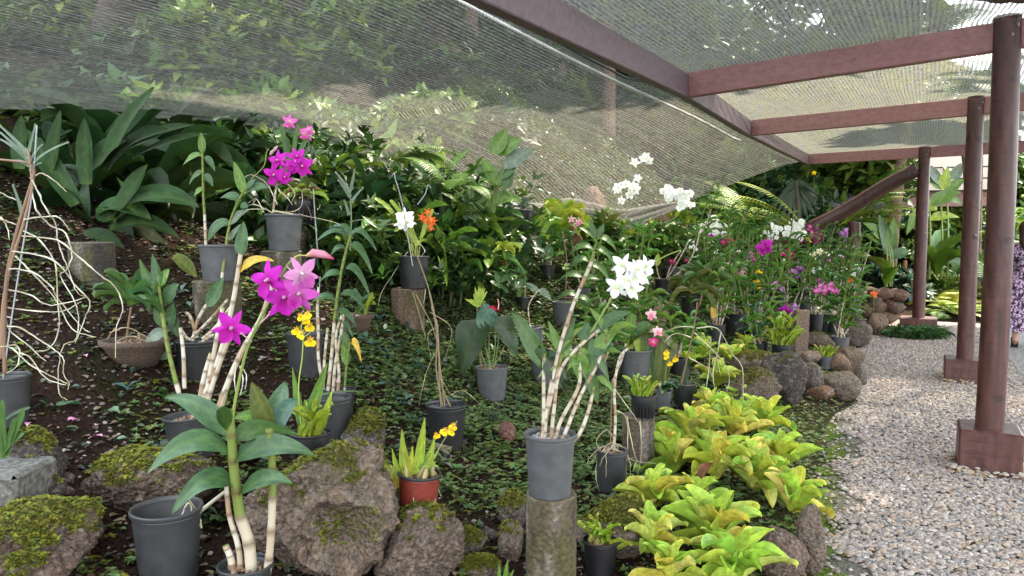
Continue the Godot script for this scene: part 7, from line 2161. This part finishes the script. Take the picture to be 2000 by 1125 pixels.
func build_far() -> void:
	var P: Dictionary
	# low garden wall of green beyond the shade house
	var fb := [[1610, 520, 16.0, 0.9, "dark"], [1700, 545, 15.5, 0.7, "teal"], [1760, 560, 15.0, 0.5, "teal"], [1640, 430, 19.0, 1.2, "mix"], [1850, 560, 17.0, 0.8, "lime"], [1900, 480, 20.0, 1.2, "mix"], [1720, 380, 26.0, 2.0, "mix"], [1820, 340, 27.0, 2.2, "bright"], [1900, 350, 28.0, 2.2, "bright"], [1960, 420, 22.0, 1.8, "mix"], [1600, 350, 28.0, 2.4, "mix"], [2040, 460, 19.0, 1.6, "bright"], [1680, 330, 32.0, 3.0, "bright"], [1980, 330, 30.0, 3.0, "mix"], [1490, 345, 19.0, 1.6, "dark"], [1550, 340, 18.0, 1.4, "mix"], [1430, 360, 18.0, 1.4, "mix"], [1455, 318, 16.0, 1.5, "mix"], [1520, 322, 15.5, 1.2, "dark"], [1400, 335, 16.5, 1.3, "mix"], [1960, 345, 24.0, 2.0, "bright"], [1860, 330, 23.0, 1.6, "bright"]]
	var fl := ["dark shrub behind the short red-brown post", "bluish low shrub on top of the dry stone wall", "bluish low shrub beside the farthest post", "leafy shrub below the hut roof", "yellow-green shrub right of the farthest post", "shrub between the two nearer posts", "tall shrub in front of the hut's fascia", "pale leafy shrub under the cross beam, right", "bright shrub left of the middle post's top", "shrub right of the nearest post", "shrub beside the hut at the left", "bright palmy shrub behind the walking person", "far bright tree-like shrub above the hut", "far shrub at the right edge above the path", "shaded shrub behind the palm-like fern", "shrub behind the drooping fan palm", "shrub behind the end of the shade curtain", "shrub under the hem at the far end of the curtain", "dark shrub in the corner under the long beam's end", "shrub behind the two white flower sprays", "lush bright shrub right of the nearest post", "lush bright shrub between the farthest and the middle post"]
	for i in fb.size():
		var e: Array = fb[i]
		var p := at(e[0], e[1], e[2])
		p.y = maxf(ground(p.x, p.z), minf(p.y, 1.6)) - 0.1
		p.y = ground(p.x, p.z)
		var top := at(e[0], e[1], e[2]).y
		bush("garden_shrub", p, Vector3(e[3], maxf(top - p.y, 0.4) + e[3] * 0.3, e[3]), int(620 + 260 * e[3]), 0.24, {"dark": [G.deep, G.dark], "teal": [G.teal, G.silver, G.deep], "mix": [G.mid, G.fresh, G.deep], "lime": [G.lime, G.fresh], "bright": [G.fresh, G.lime, Color(0.16, 0.26, 0.08)]}[e[4]], fl[i], "shrub", "garden shrubs beyond the shade house")
	# short red-brown post
	var sp := MB.new()
	var b0 := at(1666, 545, 14.9)
	b0.y = ground(b0.x, b0.z)
	sp.lathe([Vector2(0.11, -0.1), Vector2(0.11, 1.45), Vector2(0.10, 1.47), Vector2(0.001, 1.475)], 18, Color(1.6, 1.8, 1.8), 0.01)
	solo("short_post", sp.mesh(), M.paint, "short red-brown round post standing beyond the flowering crowd", "post", "", b0)
	var os := MB.new()
	os.lathe([Vector2(0.04, -0.1), Vector2(0.04, 0.75), Vector2(0.001, 0.76)], 12, Color(0.45, 0.22, 0.09))
	var b1 := at(1766, 560, 15.5)
	b1.y = ground(b1.x, b1.z)
	solo("orange_stake", os.mesh(), M.stump, "slim orange-brown stake left of the farthest post", "stake", "", b1)
	# hut with a low grey roof and a brown fascia
	var hut := thing("hut", "low open hut with grey-brown roof and red-brown fascia board beyond the garden", "hut", at(1790, 400, 22.0))
	var c := hut.position
	c.y = 0.3
	hut.position = c
	hut.rotation.y = deg_to_rad(-20)
	var rb := MB.new()
	for k in 3:
		rb.box(Vector3(-4.2 + 0.05 * k, 0.03 * k, -0.9 - 0.8 * k), Vector3(2.4 - 0.05 * k, 0.03 * k + 0.05, 0.1 - 0.8 * k), Color(0.15, 0.125, 0.11) * (0.9 + 0.08 * k), Transform3D(Basis(Vector3.RIGHT, 0.45), Vector3(0, 2.45, 0.1)))
	part("roof", rb.mesh(true), M.stump, hut)
	var fm := MB.new()
	fm.box(Vector3(-4.2, 2.0, 0.0), Vector3(2.4, 2.42, 0.06))
	part("fascia", fm.mesh(true), M.beam_paint, hut)
	for x in [-3.9, -0.6, 2.2]:
		var pm := MB.new()
		pm.lathe([Vector2(0.13, -0.3), Vector2(0.12, 2.0)], 14)
		part("hut_post", pm.mesh(), M.paint, hut, Transform3D(Basis(), Vector3(x, 0, -0.1)))
	var hr := thing("hut", "second hut with a blue-grey shingled roof behind the drooping fan palm", "hut", at(1605, 430, 20.0))
	hr.position.y = 0.8
	var rm := MB.new()
	for k in 9:
		for x in 7:
			var w0 := -1.25 + x * 0.36
			rm.box(Vector3(w0, 0.02 * (k % 2), -1.2 + k * 0.26), Vector3(w0 + R(0.31, 0.35), 0.03 + 0.02 * (k % 2), -0.93 + k * 0.26), Color(0.30, 0.33, 0.38) * R(0.6, 1.15), Transform3D(Basis(Vector3.RIGHT, 0.5 - 0.012 * k), Vector3(0.05 * (k % 2), 1.75, 0)))
	part("shingles", rm.mesh(true), M.stump, hr).set_meta("kind", "stuff")
	for x in [-1.0, 1.1]:
		var pm := MB.new()
		pm.lathe([Vector2(0.08, -1.2), Vector2(0.08, 1.6)], 12)
		part("hut_post", pm.mesh(), M.paint, hr, Transform3D(Basis(), Vector3(x, 0, 0.5)))
	# palms with mottled trunks
	var pp := [[1738, 550, 17.0, 5.2, 0.13, "mottled palm trunk left of the farthest post", 0.5], [1893, 560, 18.0, 4.4, 0.08, "slender mottled palm left of the middle post", -0.4], [1908, 560, 18.6, 4.8, 0.07, "slim palm stem just behind the slender one", -0.1], [1922, 560, 18.2, 4.2, 0.07, "rightmost slim palm stem beside the middle post", 0.3]]
	for e in pp:
		var p := at(e[0], e[1], e[2])
		p.y = ground(p.x, p.z)
		palm("palm", p, e[3], e[4], 9, 1.9, "fresh", Color(0.38, 0.26, 0.16), e[5], Vector3(e[6], 0, 0))
	# heliconias with banana-like leaves
	P = rosette("heliconia", 1730, 560, 14.6, 3, 1.0, 0.24, "lance", "fresh", "banana-leaved heliconia on top of the dry stone wall", "heliconia", {"el0": 0.9})
	for e in [[[1738, 500], [1716, 418], 26, 10, "blue"], [[1730, 470], [1685, 435], 24, 10, "fresh"], [[1742, 505], [1780, 495], 22, 14, "blue"], [[1735, 490], [1748, 420], 24, 0, "fresh"], [[1728, 480], [1680, 460], 16, 14, "fresh"], [[1740, 520], [1715, 540], 18, 12, "teal"]]: hero_leaf(P, e[0], e[1], e[2], e[3], e[4], 1.2)
	for x in [1732, 1738, 1742]: stem_px(P, [[x, 560], [x + 2, 520], [x - 2, 480]], 0.02, 0.012, Color(0.2, 0.26, 0.08), "stem")
	P = rosette("heliconia", 1830, 540, 16.0, 4, 1.4, 0.34, "lance", "fresh", "tall bright heliconia with broad leaves right of the farthest post", "heliconia", {"el0": 1.0})
	for e in [[[1815, 400], [1878, 375], 26, 10, "fresh"], [[1815, 430], [1875, 425], 18, 14, "lime"], [[1840, 370], [1852, 325], 24, 0, "lime"], [[1840, 370], [1800, 345], 22, 10, "fresh"], [[1845, 380], [1885, 350], 22, 8, "fresh"], [[1840, 390], [1880, 400], 20, 14, "fresh"], [[1835, 360], [1808, 318], 22, 4, "silver"], [[1860, 350], [1878, 318], 22, 0, "silver"], [[1830, 410], [1805, 415], 20, 16, "lime"], [[1800, 420], [1770, 460], 24, 24, "fresh"]]: hero_leaf(P, e[0], e[1], e[2], e[3], e[4], 1.2)
	for x in [1815, 1838, 1850]: stem_px(P, [[x, 545], [x + 2, 460], [x, 390]], 0.025, 0.014, Color(0.24, 0.30, 0.08), "stem")
	# ferns and cycads
	fern("yellow_fern", gp(at(1848, 585, 14.6)), 16, 1.0, "yellow", "golden yellow fern right of the farthest post", "fern", {"pl": 0.24, "pw": 0.035, "el0": 0.7, "el1": 1.3, "pins": 24})
	fern("yellow_fern", gp(at(1880, 600, 13.8)), 14, 0.8, "lime", "lime green fern in front of the golden one", "fern", {"pl": 0.24, "pw": 0.035, "el0": 0.6, "el1": 1.2, "pins": 24})
	fern("green_fern", gp(at(1830, 620, 14.0)), 12, 0.6, "fresh", "low bright fern right of the farthest post's plinth", "fern", {"pl": 0.24, "pw": 0.035, "el0": 0.3, "el1": 1.0, "pins": 22})
	fern("palm_leaves", at(1640, 440, 15.2), 8, 1.6, "lime", "pale palm with stiff pinnate fronds in front of the hut", "palm", {"pl": 0.24, "pw": 0.03, "fan": PI / 2, "wide": 0.7, "el0": 0.2, "el1": 0.9, "pins": 20, "droop": 1.0})
	fern("palm_leaves", at(1690, 410, 15.0), 6, 1.3, "fresh", "pinnate fronds crossing behind the sloping log", "palm", {"pl": 0.24, "pw": 0.03, "fan": 0.9, "wide": 0.8, "el0": 0.5, "el1": 1.2, "pins": 18, "droop": 0.9})
	fern("palm_leaves", gp(at(2010, 590, 15.0)), 14, 2.2, "fresh", "long palm leaves hanging at the right edge behind the person", "palm", {"pl": 0.3, "pw": 0.03, "el0": 0.8, "el1": 1.4, "pins": 30, "droop": 1.4})
	# anthurium flower and red flower dots by the wall
	for e in [[1707, 575, 12.0, "orange", "single orange flower in front of the dry stone wall", 18], [1590, 338, 17.5, "yellow", "tiny yellow flower before the blue-grey roof", 10]]:
		var n := thing("flower", e[4], "flower", at(e[0], e[1], e[2]))
		flower(n, Vector3.ZERO, e[5] * e[2] / FOCAL, "dendro", e[3], Vector3(0, 0, 1), 0.0, "bloom")
		var sb := MB.new()
		sb.tube([Vector3(0, 0, -0.02), Vector3(0.03, -0.25, -0.05), Vector3(0.02, -0.5, -0.05)], [0.005], [Color(0.12, 0.18, 0.04)], 5)
		part("stem", sb.mesh(), M.stem, n)

# ------------------------------------------------------------------ the person on the path
func body_mesh(bones: Array, cell: float) -> ArrayMesh:
	# tapered capsules [a, b, ra, rb], smoothly joined, meshed as surface nets
	var lo := Vector3(1e9, 1e9, 1e9)
	var hi := -lo
	for e in bones:
		var r := maxf(e[2], e[3]) + cell * 2.0
		for p: Vector3 in [e[0], e[1]]:
			lo = lo.min(p - Vector3.ONE * r)
			hi = hi.max(p + Vector3.ONE * r)
	var nx := int((hi.x - lo.x) / cell) + 2
	var ny := int((hi.y - lo.y) / cell) + 2
	var nzz := int((hi.z - lo.z) / cell) + 2
	var f := PackedFloat32Array()
	f.resize(nx * ny * nzz)
	f.fill(1.0)
	for e in bones:
		var a: Vector3 = e[0]
		var b: Vector3 = e[1]
		var m := maxf(e[2], e[3]) + cell * 3.0
		var l := ((a.min(b) - Vector3.ONE * m - lo) / cell).floor()
		var h := ((a.max(b) + Vector3.ONE * m - lo) / cell).ceil()
		var ab := b - a
		var q := maxf(ab.length_squared(), 1e-6)
		for x in range(maxi(0, l.x), mini(nx, h.x + 1)):
			for y in range(maxi(0, l.y), mini(ny, h.y + 1)):
				for z in range(maxi(0, l.z), mini(nzz, h.z + 1)):
					var p := lo + Vector3(x, y, z) * cell
					var t := clampf((p - a).dot(ab) / q, 0, 1)
					var d := p.distance_to(a + ab * t) - lerpf(e[2], e[3], t)
					var i := (x * ny + y) * nzz + z
					var k := 0.03
					var hh := maxf(k - absf(f[i] - d), 0.0) / k
					f[i] = minf(f[i], d) - hh * hh * k * 0.25
	var mb := MB.new()
	var id := {}
	var off := [[0, 0, 0], [1, 0, 0], [0, 1, 0], [1, 1, 0], [0, 0, 1], [1, 0, 1], [0, 1, 1], [1, 1, 1]]
	var edges := [[0, 1], [2, 3], [4, 5], [6, 7], [0, 2], [1, 3], [4, 6], [5, 7], [0, 4], [1, 5], [2, 6], [3, 7]]
	for x in nx - 1:
		for y in ny - 1:
			for z in nzz - 1:
				var v := []
				var neg := 0
				for o in off:
					var s := f[((x + o[0]) * ny + y + o[1]) * nzz + z + o[2]]
					v.push_back(s)
					if s < 0: neg += 1
				if neg == 0 or neg == 8: continue
				var c := Vector3.ZERO
				var n := 0
				for e in edges:
					if (v[e[0]] < 0) != (v[e[1]] < 0):
						var t: float = v[e[0]] / (v[e[0]] - v[e[1]])
						c += Vector3(off[e[0]][0], off[e[0]][1], off[e[0]][2]).lerp(Vector3(off[e[1]][0], off[e[1]][1], off[e[1]][2]), t)
						n += 1
				id[(x * ny + y) * nzz + z] = mb.pt(lo + (Vector3(x, y, z) + c / n) * cell)
	for key in id:
		var z: int = key % nzz
		var y: int = (key / nzz) % ny
		var x: int = key / nzz / ny
		var s0 := f[key] < 0
		for ax in 3:
			var k1: int = key + [ny * nzz, nzz, 1][ax]
			if x == 0 or y == 0 or z == 0 or k1 >= f.size(): continue
			if (f[k1] < 0) == s0: continue
			var u: int = [nzz, 1, ny * nzz][ax]
			var w: int = [1, ny * nzz, nzz][ax]
			var q := [key, key - u, key - u - w, key - w]
			if not q.all(func(i): return id.has(i)): continue
			if s0: mb.quad(id[q[0]], id[q[3]], id[q[2]], id[q[1]])
			else: mb.quad(id[q[0]], id[q[1]], id[q[2]], id[q[3]])
	return mb.mesh()

func print_tex() -> ImageTexture:
	# pale leafy print on dark purple cloth
	var im := Image.create(256, 256, false, Image.FORMAT_RGB8)
	im.fill(Color(0.13, 0.06, 0.16))
	var r2 := RandomNumberGenerator.new()
	r2.seed = 5
	for k in 150:
		var c := Vector2(r2.randf() * 256, r2.randf() * 256)
		var a := r2.randf() * TAU
		var L := r2.randf_range(9, 17)
		var W := r2.randf_range(3.5, 6.5)
		for y in range(-18, 19):
			for x in range(-18, 19):
				var p := Vector2(x, y).rotated(-a)
				p.y += 0.03 * p.x * p.x
				if pow(p.x / L, 2.0) + pow(p.y / W, 2.0) < 1.0:
					im.set_pixel(posmod(int(c.x) + x, 256), posmod(int(c.y) + y, 256), Color(0.82, 0.70, 0.82))
	return ImageTexture.create_from_image(im)

func build_person() -> void:
	var base := at(1996, 677, 10.25)
	base.y = 0.03
	var o := thing("person", "person walking away in a long dark purple patterned dress with a crossbody strap", "person", base)
	o.rotation.y = deg_to_rad(-32)   # local -z is the way she walks
	var hip := Vector3(0, 0.92, 0)
	var neck := Vector3(0, 1.36, -0.02)
	var bones := [
		[Vector3(0, 1.50, -0.03), Vector3(0, 1.57, -0.035), 0.088, 0.092], [Vector3(0, 1.44, -0.06), Vector3(0, 1.5, -0.05), 0.06, 0.075], [neck, Vector3(0, 1.46, -0.025), 0.055, 0.052],
		[Vector3(0, 1.02, 0), Vector3(0, 1.28, -0.01), 0.125, 0.13], [hip + Vector3(-0.07, 0, 0), hip + Vector3(0.07, 0, 0), 0.125, 0.125], [Vector3(-0.13, 1.33, 0), Vector3(0.13, 1.33, 0), 0.065, 0.065],
		[Vector3(-0.08, 0.88, 0), Vector3(-0.085, 0.48, 0.02), 0.085, 0.055], [Vector3(-0.085, 0.48, 0.02), Vector3(-0.085, 0.12, 0.20), 0.052, 0.034], [Vector3(-0.085, 0.11, 0.21), Vector3(-0.09, 0.03, 0.10), 0.034, 0.032],
		[Vector3(0.08, 0.88, 0), Vector3(0.085, 0.48, -0.06), 0.085, 0.055], [Vector3(0.085, 0.48, -0.06), Vector3(0.085, 0.08, -0.05), 0.052, 0.034], [Vector3(0.085, 0.05, -0.04), Vector3(0.09, 0.035, -0.19), 0.036, 0.028],
		[Vector3(-0.17, 1.32, 0), Vector3(-0.215, 1.08, 0.06), 0.05, 0.04], [Vector3(-0.215, 1.08, 0.06), Vector3(-0.18, 1.04, -0.17), 0.038, 0.026], [Vector3(-0.18, 1.04, -0.17), Vector3(-0.16, 1.05, -0.23), 0.03, 0.028],
		[Vector3(0.17, 1.32, 0), Vector3(0.22, 1.07, 0.04), 0.05, 0.04], [Vector3(0.22, 1.07, 0.04), Vector3(0.2, 0.90, -0.12), 0.038, 0.026], [Vector3(0.2, 0.90, -0.12), Vector3(0.195, 0.84, -0.16), 0.03, 0.028]]
	for s in [-1.0, 1.0]:
		var h: Vector3 = Vector3(-0.16, 1.05, -0.23) if s < 0 else Vector3(0.195, 0.84, -0.16)
		var fd: Vector3 = Vector3(0.1, 0.1, -1).normalized() if s < 0 else Vector3(0, -0.85, -0.5).normalized()
		for k in 4:
			var p := h + Vector3(0, 0.024 - 0.016 * k, 0.0) + Vector3(0.0, 0, 0.008 * k if s > 0 else 0.0)
			bones.push_back([p, p + fd * 0.045, 0.010, 0.009])
			bones.push_back([p + fd * 0.045, p + fd * 0.07 + Vector3(0, -0.02, 0.01), 0.009, 0.008])
		bones.push_back([h + Vector3(0, 0.03, 0), h + Vector3(-s * 0.03, 0.045, 0) + fd * 0.03, 0.011, 0.009])
	part("body", body_mesh(bones, 0.017), M.skin, o)
	# dress: bodice, swinging skirt with uneven hem, puffed sleeves
	var dm := StandardMaterial3D.new()
	dm.resource_name = "printed_cloth"
	dm.albedo_texture = print_tex()
	dm.roughness = 0.85
	dm.uv1_triplanar = true
	dm.uv1_scale = Vector3(2.6, 2.6, 2.6)
	dm.cull_mode = BaseMaterial3D.CULL_DISABLED
	var b := MB.new()
	var prof := [[0.245, 0.34, 0.23], [0.26, 0.335, 0.22], [0.45, 0.29, 0.19], [0.7, 0.235, 0.17], [0.9, 0.205, 0.16], [1.0, 0.165, 0.14], [1.07, 0.15, 0.135], [1.2, 0.165, 0.15], [1.3, 0.185, 0.13], [1.36, 0.16, 0.105], [1.395, 0.085, 0.075]]
	for e in prof:
		for k in 36:
			var a := TAU * k / 36
			var fold := 1.0 + 0.05 * sin(a * 9.0) * clampf((0.95 - e[0]) * 1.6, 0, 1)
			b.pt(Vector3(cos(a) * e[1] * fold, e[0] + (0.03 * sin(a * 3.0) if e[0] < 0.3 else 0.0), sin(a) * e[2] * fold + 0.05 * clampf(0.9 - e[0], 0, 1)))
	b.web(0, prof.size(), 36, true)
	part("dress", b.mesh(), dm, o)
	for s in [-1.0, 1.0]:
		var sb := MB.new()
		sb.tube([Vector3(s * 0.13, 1.36, 0), Vector3(s * 0.18, 1.32, 0.0), Vector3(s * 0.205, 1.24, 0.02), Vector3(s * 0.215, 1.16, 0.04)], [0.05, 0.075, 0.078, 0.066], [Color.WHITE], 14, false)
		part("sleeve", sb.mesh(), dm, o)
	var hb := MB.new()
	hb.tube(curve([Vector3(0, 1.655, -0.03), Vector3(0, 1.62, 0.005), Vector3(0, 1.54, 0.025), Vector3(0, 1.45, 0.05), Vector3(0, 1.36, 0.09), Vector3(0, 1.28, 0.11)], 4), [0.02, 0.045, 0.07, 0.088, 0.098, 0.10, 0.10, 0.095, 0.092, 0.09, 0.088, 0.088, 0.09, 0.09, 0.088, 0.085, 0.08, 0.07, 0.055, 0.04, 0.02], [Color(1, 1, 1), Color(1.5, 1.3, 1.2), Color(0.9, 0.9, 0.9)], 14)
	part("hair", hb.mesh(), M.hair, o)
	# face
	var fm := MB.new()
	for s in [-1.0, 1.0]:
		fm.tube([Vector3(s * 0.032, 1.535, -0.118), Vector3(s * 0.032, 1.535, -0.126)], [0.012, 0.006], [Color(0.03, 0.02, 0.02)], 8)
	part("eyes", fm.mesh(), M.stem, o)
	var nm := MB.new()
	nm.tube([Vector3(0, 1.54, -0.12), Vector3(0, 1.515, -0.138), Vector3(0, 1.50, -0.128)], [0.008, 0.014, 0.008], [Color.WHITE], 8)
	part("nose", nm.mesh(), M.skin, o)
	var mm := MB.new()
	mm.tube([Vector3(-0.022, 1.468, -0.115), Vector3(0, 1.466, -0.124), Vector3(0.022, 1.468, -0.115)], [0.003, 0.007, 0.003], [Color(0.35, 0.1, 0.09)], 7)
	part("mouth", mm.mesh(), M.stem, o)
	for s in [-1.0, 1.0]:
		var em := MB.new()
		em.tube([Vector3(s * 0.09, 1.555, -0.03), Vector3(s * 0.098, 1.53, -0.026), Vector3(s * 0.09, 1.505, -0.032)], [0.006, 0.011, 0.006], [Color.WHITE], 7)
		part("ear", em.mesh(), M.skin, o)
	var st := MB.new()
	st.tube(curve([Vector3(0.14, 1.375, 0.0), Vector3(0.08, 1.33, 0.13), Vector3(-0.06, 1.16, 0.158), Vector3(-0.17, 1.02, 0.11), Vector3(-0.215, 0.95, 0.0), Vector3(-0.10, 1.10, -0.15), Vector3(0.08, 1.33, -0.13), Vector3(0.14, 1.375, 0.0)], 5), [0.011], [Color(0.12, 0.125, 0.13)], 6, false)
	part("bag_strap", st.mesh(), M.stem, o)
	for e in [[Vector3(-0.09, 0.045, 0.155), 1.05], [Vector3(0.09, 0.014, -0.10), 0.0]]:
		var sm := MB.new()
		sm.box(Vector3(-0.043, -0.012, -0.125), Vector3(0.043, 0.012, 0.115), Color(0.02, 0.018, 0.018) if e[1] > 0 else Color(0.4, 0.2, 0.12), Transform3D(), 0.01)
		part("sandal", sm.mesh(true), M.stem, o, Transform3D(Basis(Vector3.RIGHT, -e[1]), e[0]))

# ------------------------------------------------------------------ the scene
func _ready() -> void:
	rng.seed = 20240
	nz.seed = 4
	nz.frequency = 0.02
	nz.fractal_octaves = 3
	nz2.seed = 14
	nz2.frequency = 0.02
	nz2.fractal_octaves = 4
	var cam := Camera3D.new()
	cam.name = "camera"
	cam.fov = rad_to_deg(2.0 * atan(562.5 / FOCAL))
	cam.position = Vector3(0, EYE, 0)
	cam.rotation.x = -pitch
	cam.near = 0.05
	cam.far = 400.0
	cam.current = true
	add_child(cam)
	var env := Environment.new()
	env.background_mode = Environment.BG_SKY
	var sky := Sky.new()
	var sm := ProceduralSkyMaterial.new()
	sm.sky_top_color = Color(0.82, 0.87, 0.92)
	sm.sky_horizon_color = Color(0.94, 0.94, 0.93)
	sm.sky_curve = 0.25
	sm.ground_bottom_color = Color(0.12, 0.12, 0.09)
	sm.ground_horizon_color = Color(0.35, 0.36, 0.33)
	sm.sky_energy_multiplier = 1.25
	sky.sky_material = sm
	env.sky = sky
	env.tonemap_mode = Environment.TONE_MAPPER_LINEAR
	env.tonemap_exposure = 5.1
	env.sdfgi_enabled = true
	env.ssao_enabled = true
	env.ssil_enabled = true
	var we := WorldEnvironment.new()
	we.name = "environment"
	we.environment = env
	add_child(we)
	var sun := DirectionalLight3D.new()
	sun.name = "sun"
	sun.light_energy = 1.3
	sun.light_color = Color(1.0, 0.95, 0.87)
	sun.light_angular_distance = 0.6
	sun.shadow_enabled = true
	add_child(sun)
	# the sun stands high beyond the far end of the path, to the right
	sun.look_at_from_position(Vector3.ZERO, Vector3(-0.50, -1.0, 0.42), Vector3.UP)
	make_materials()
	build_ground()
	build_structure()
	leaf_pile()
	build_gravel()
	build_rocks()
	build_front()
	build_left()
	build_middle()
	build_bank()
	build_cover()
	rng.seed = 4242
	build_forest()
	rng.seed = 515
	build_far()
	build_person()
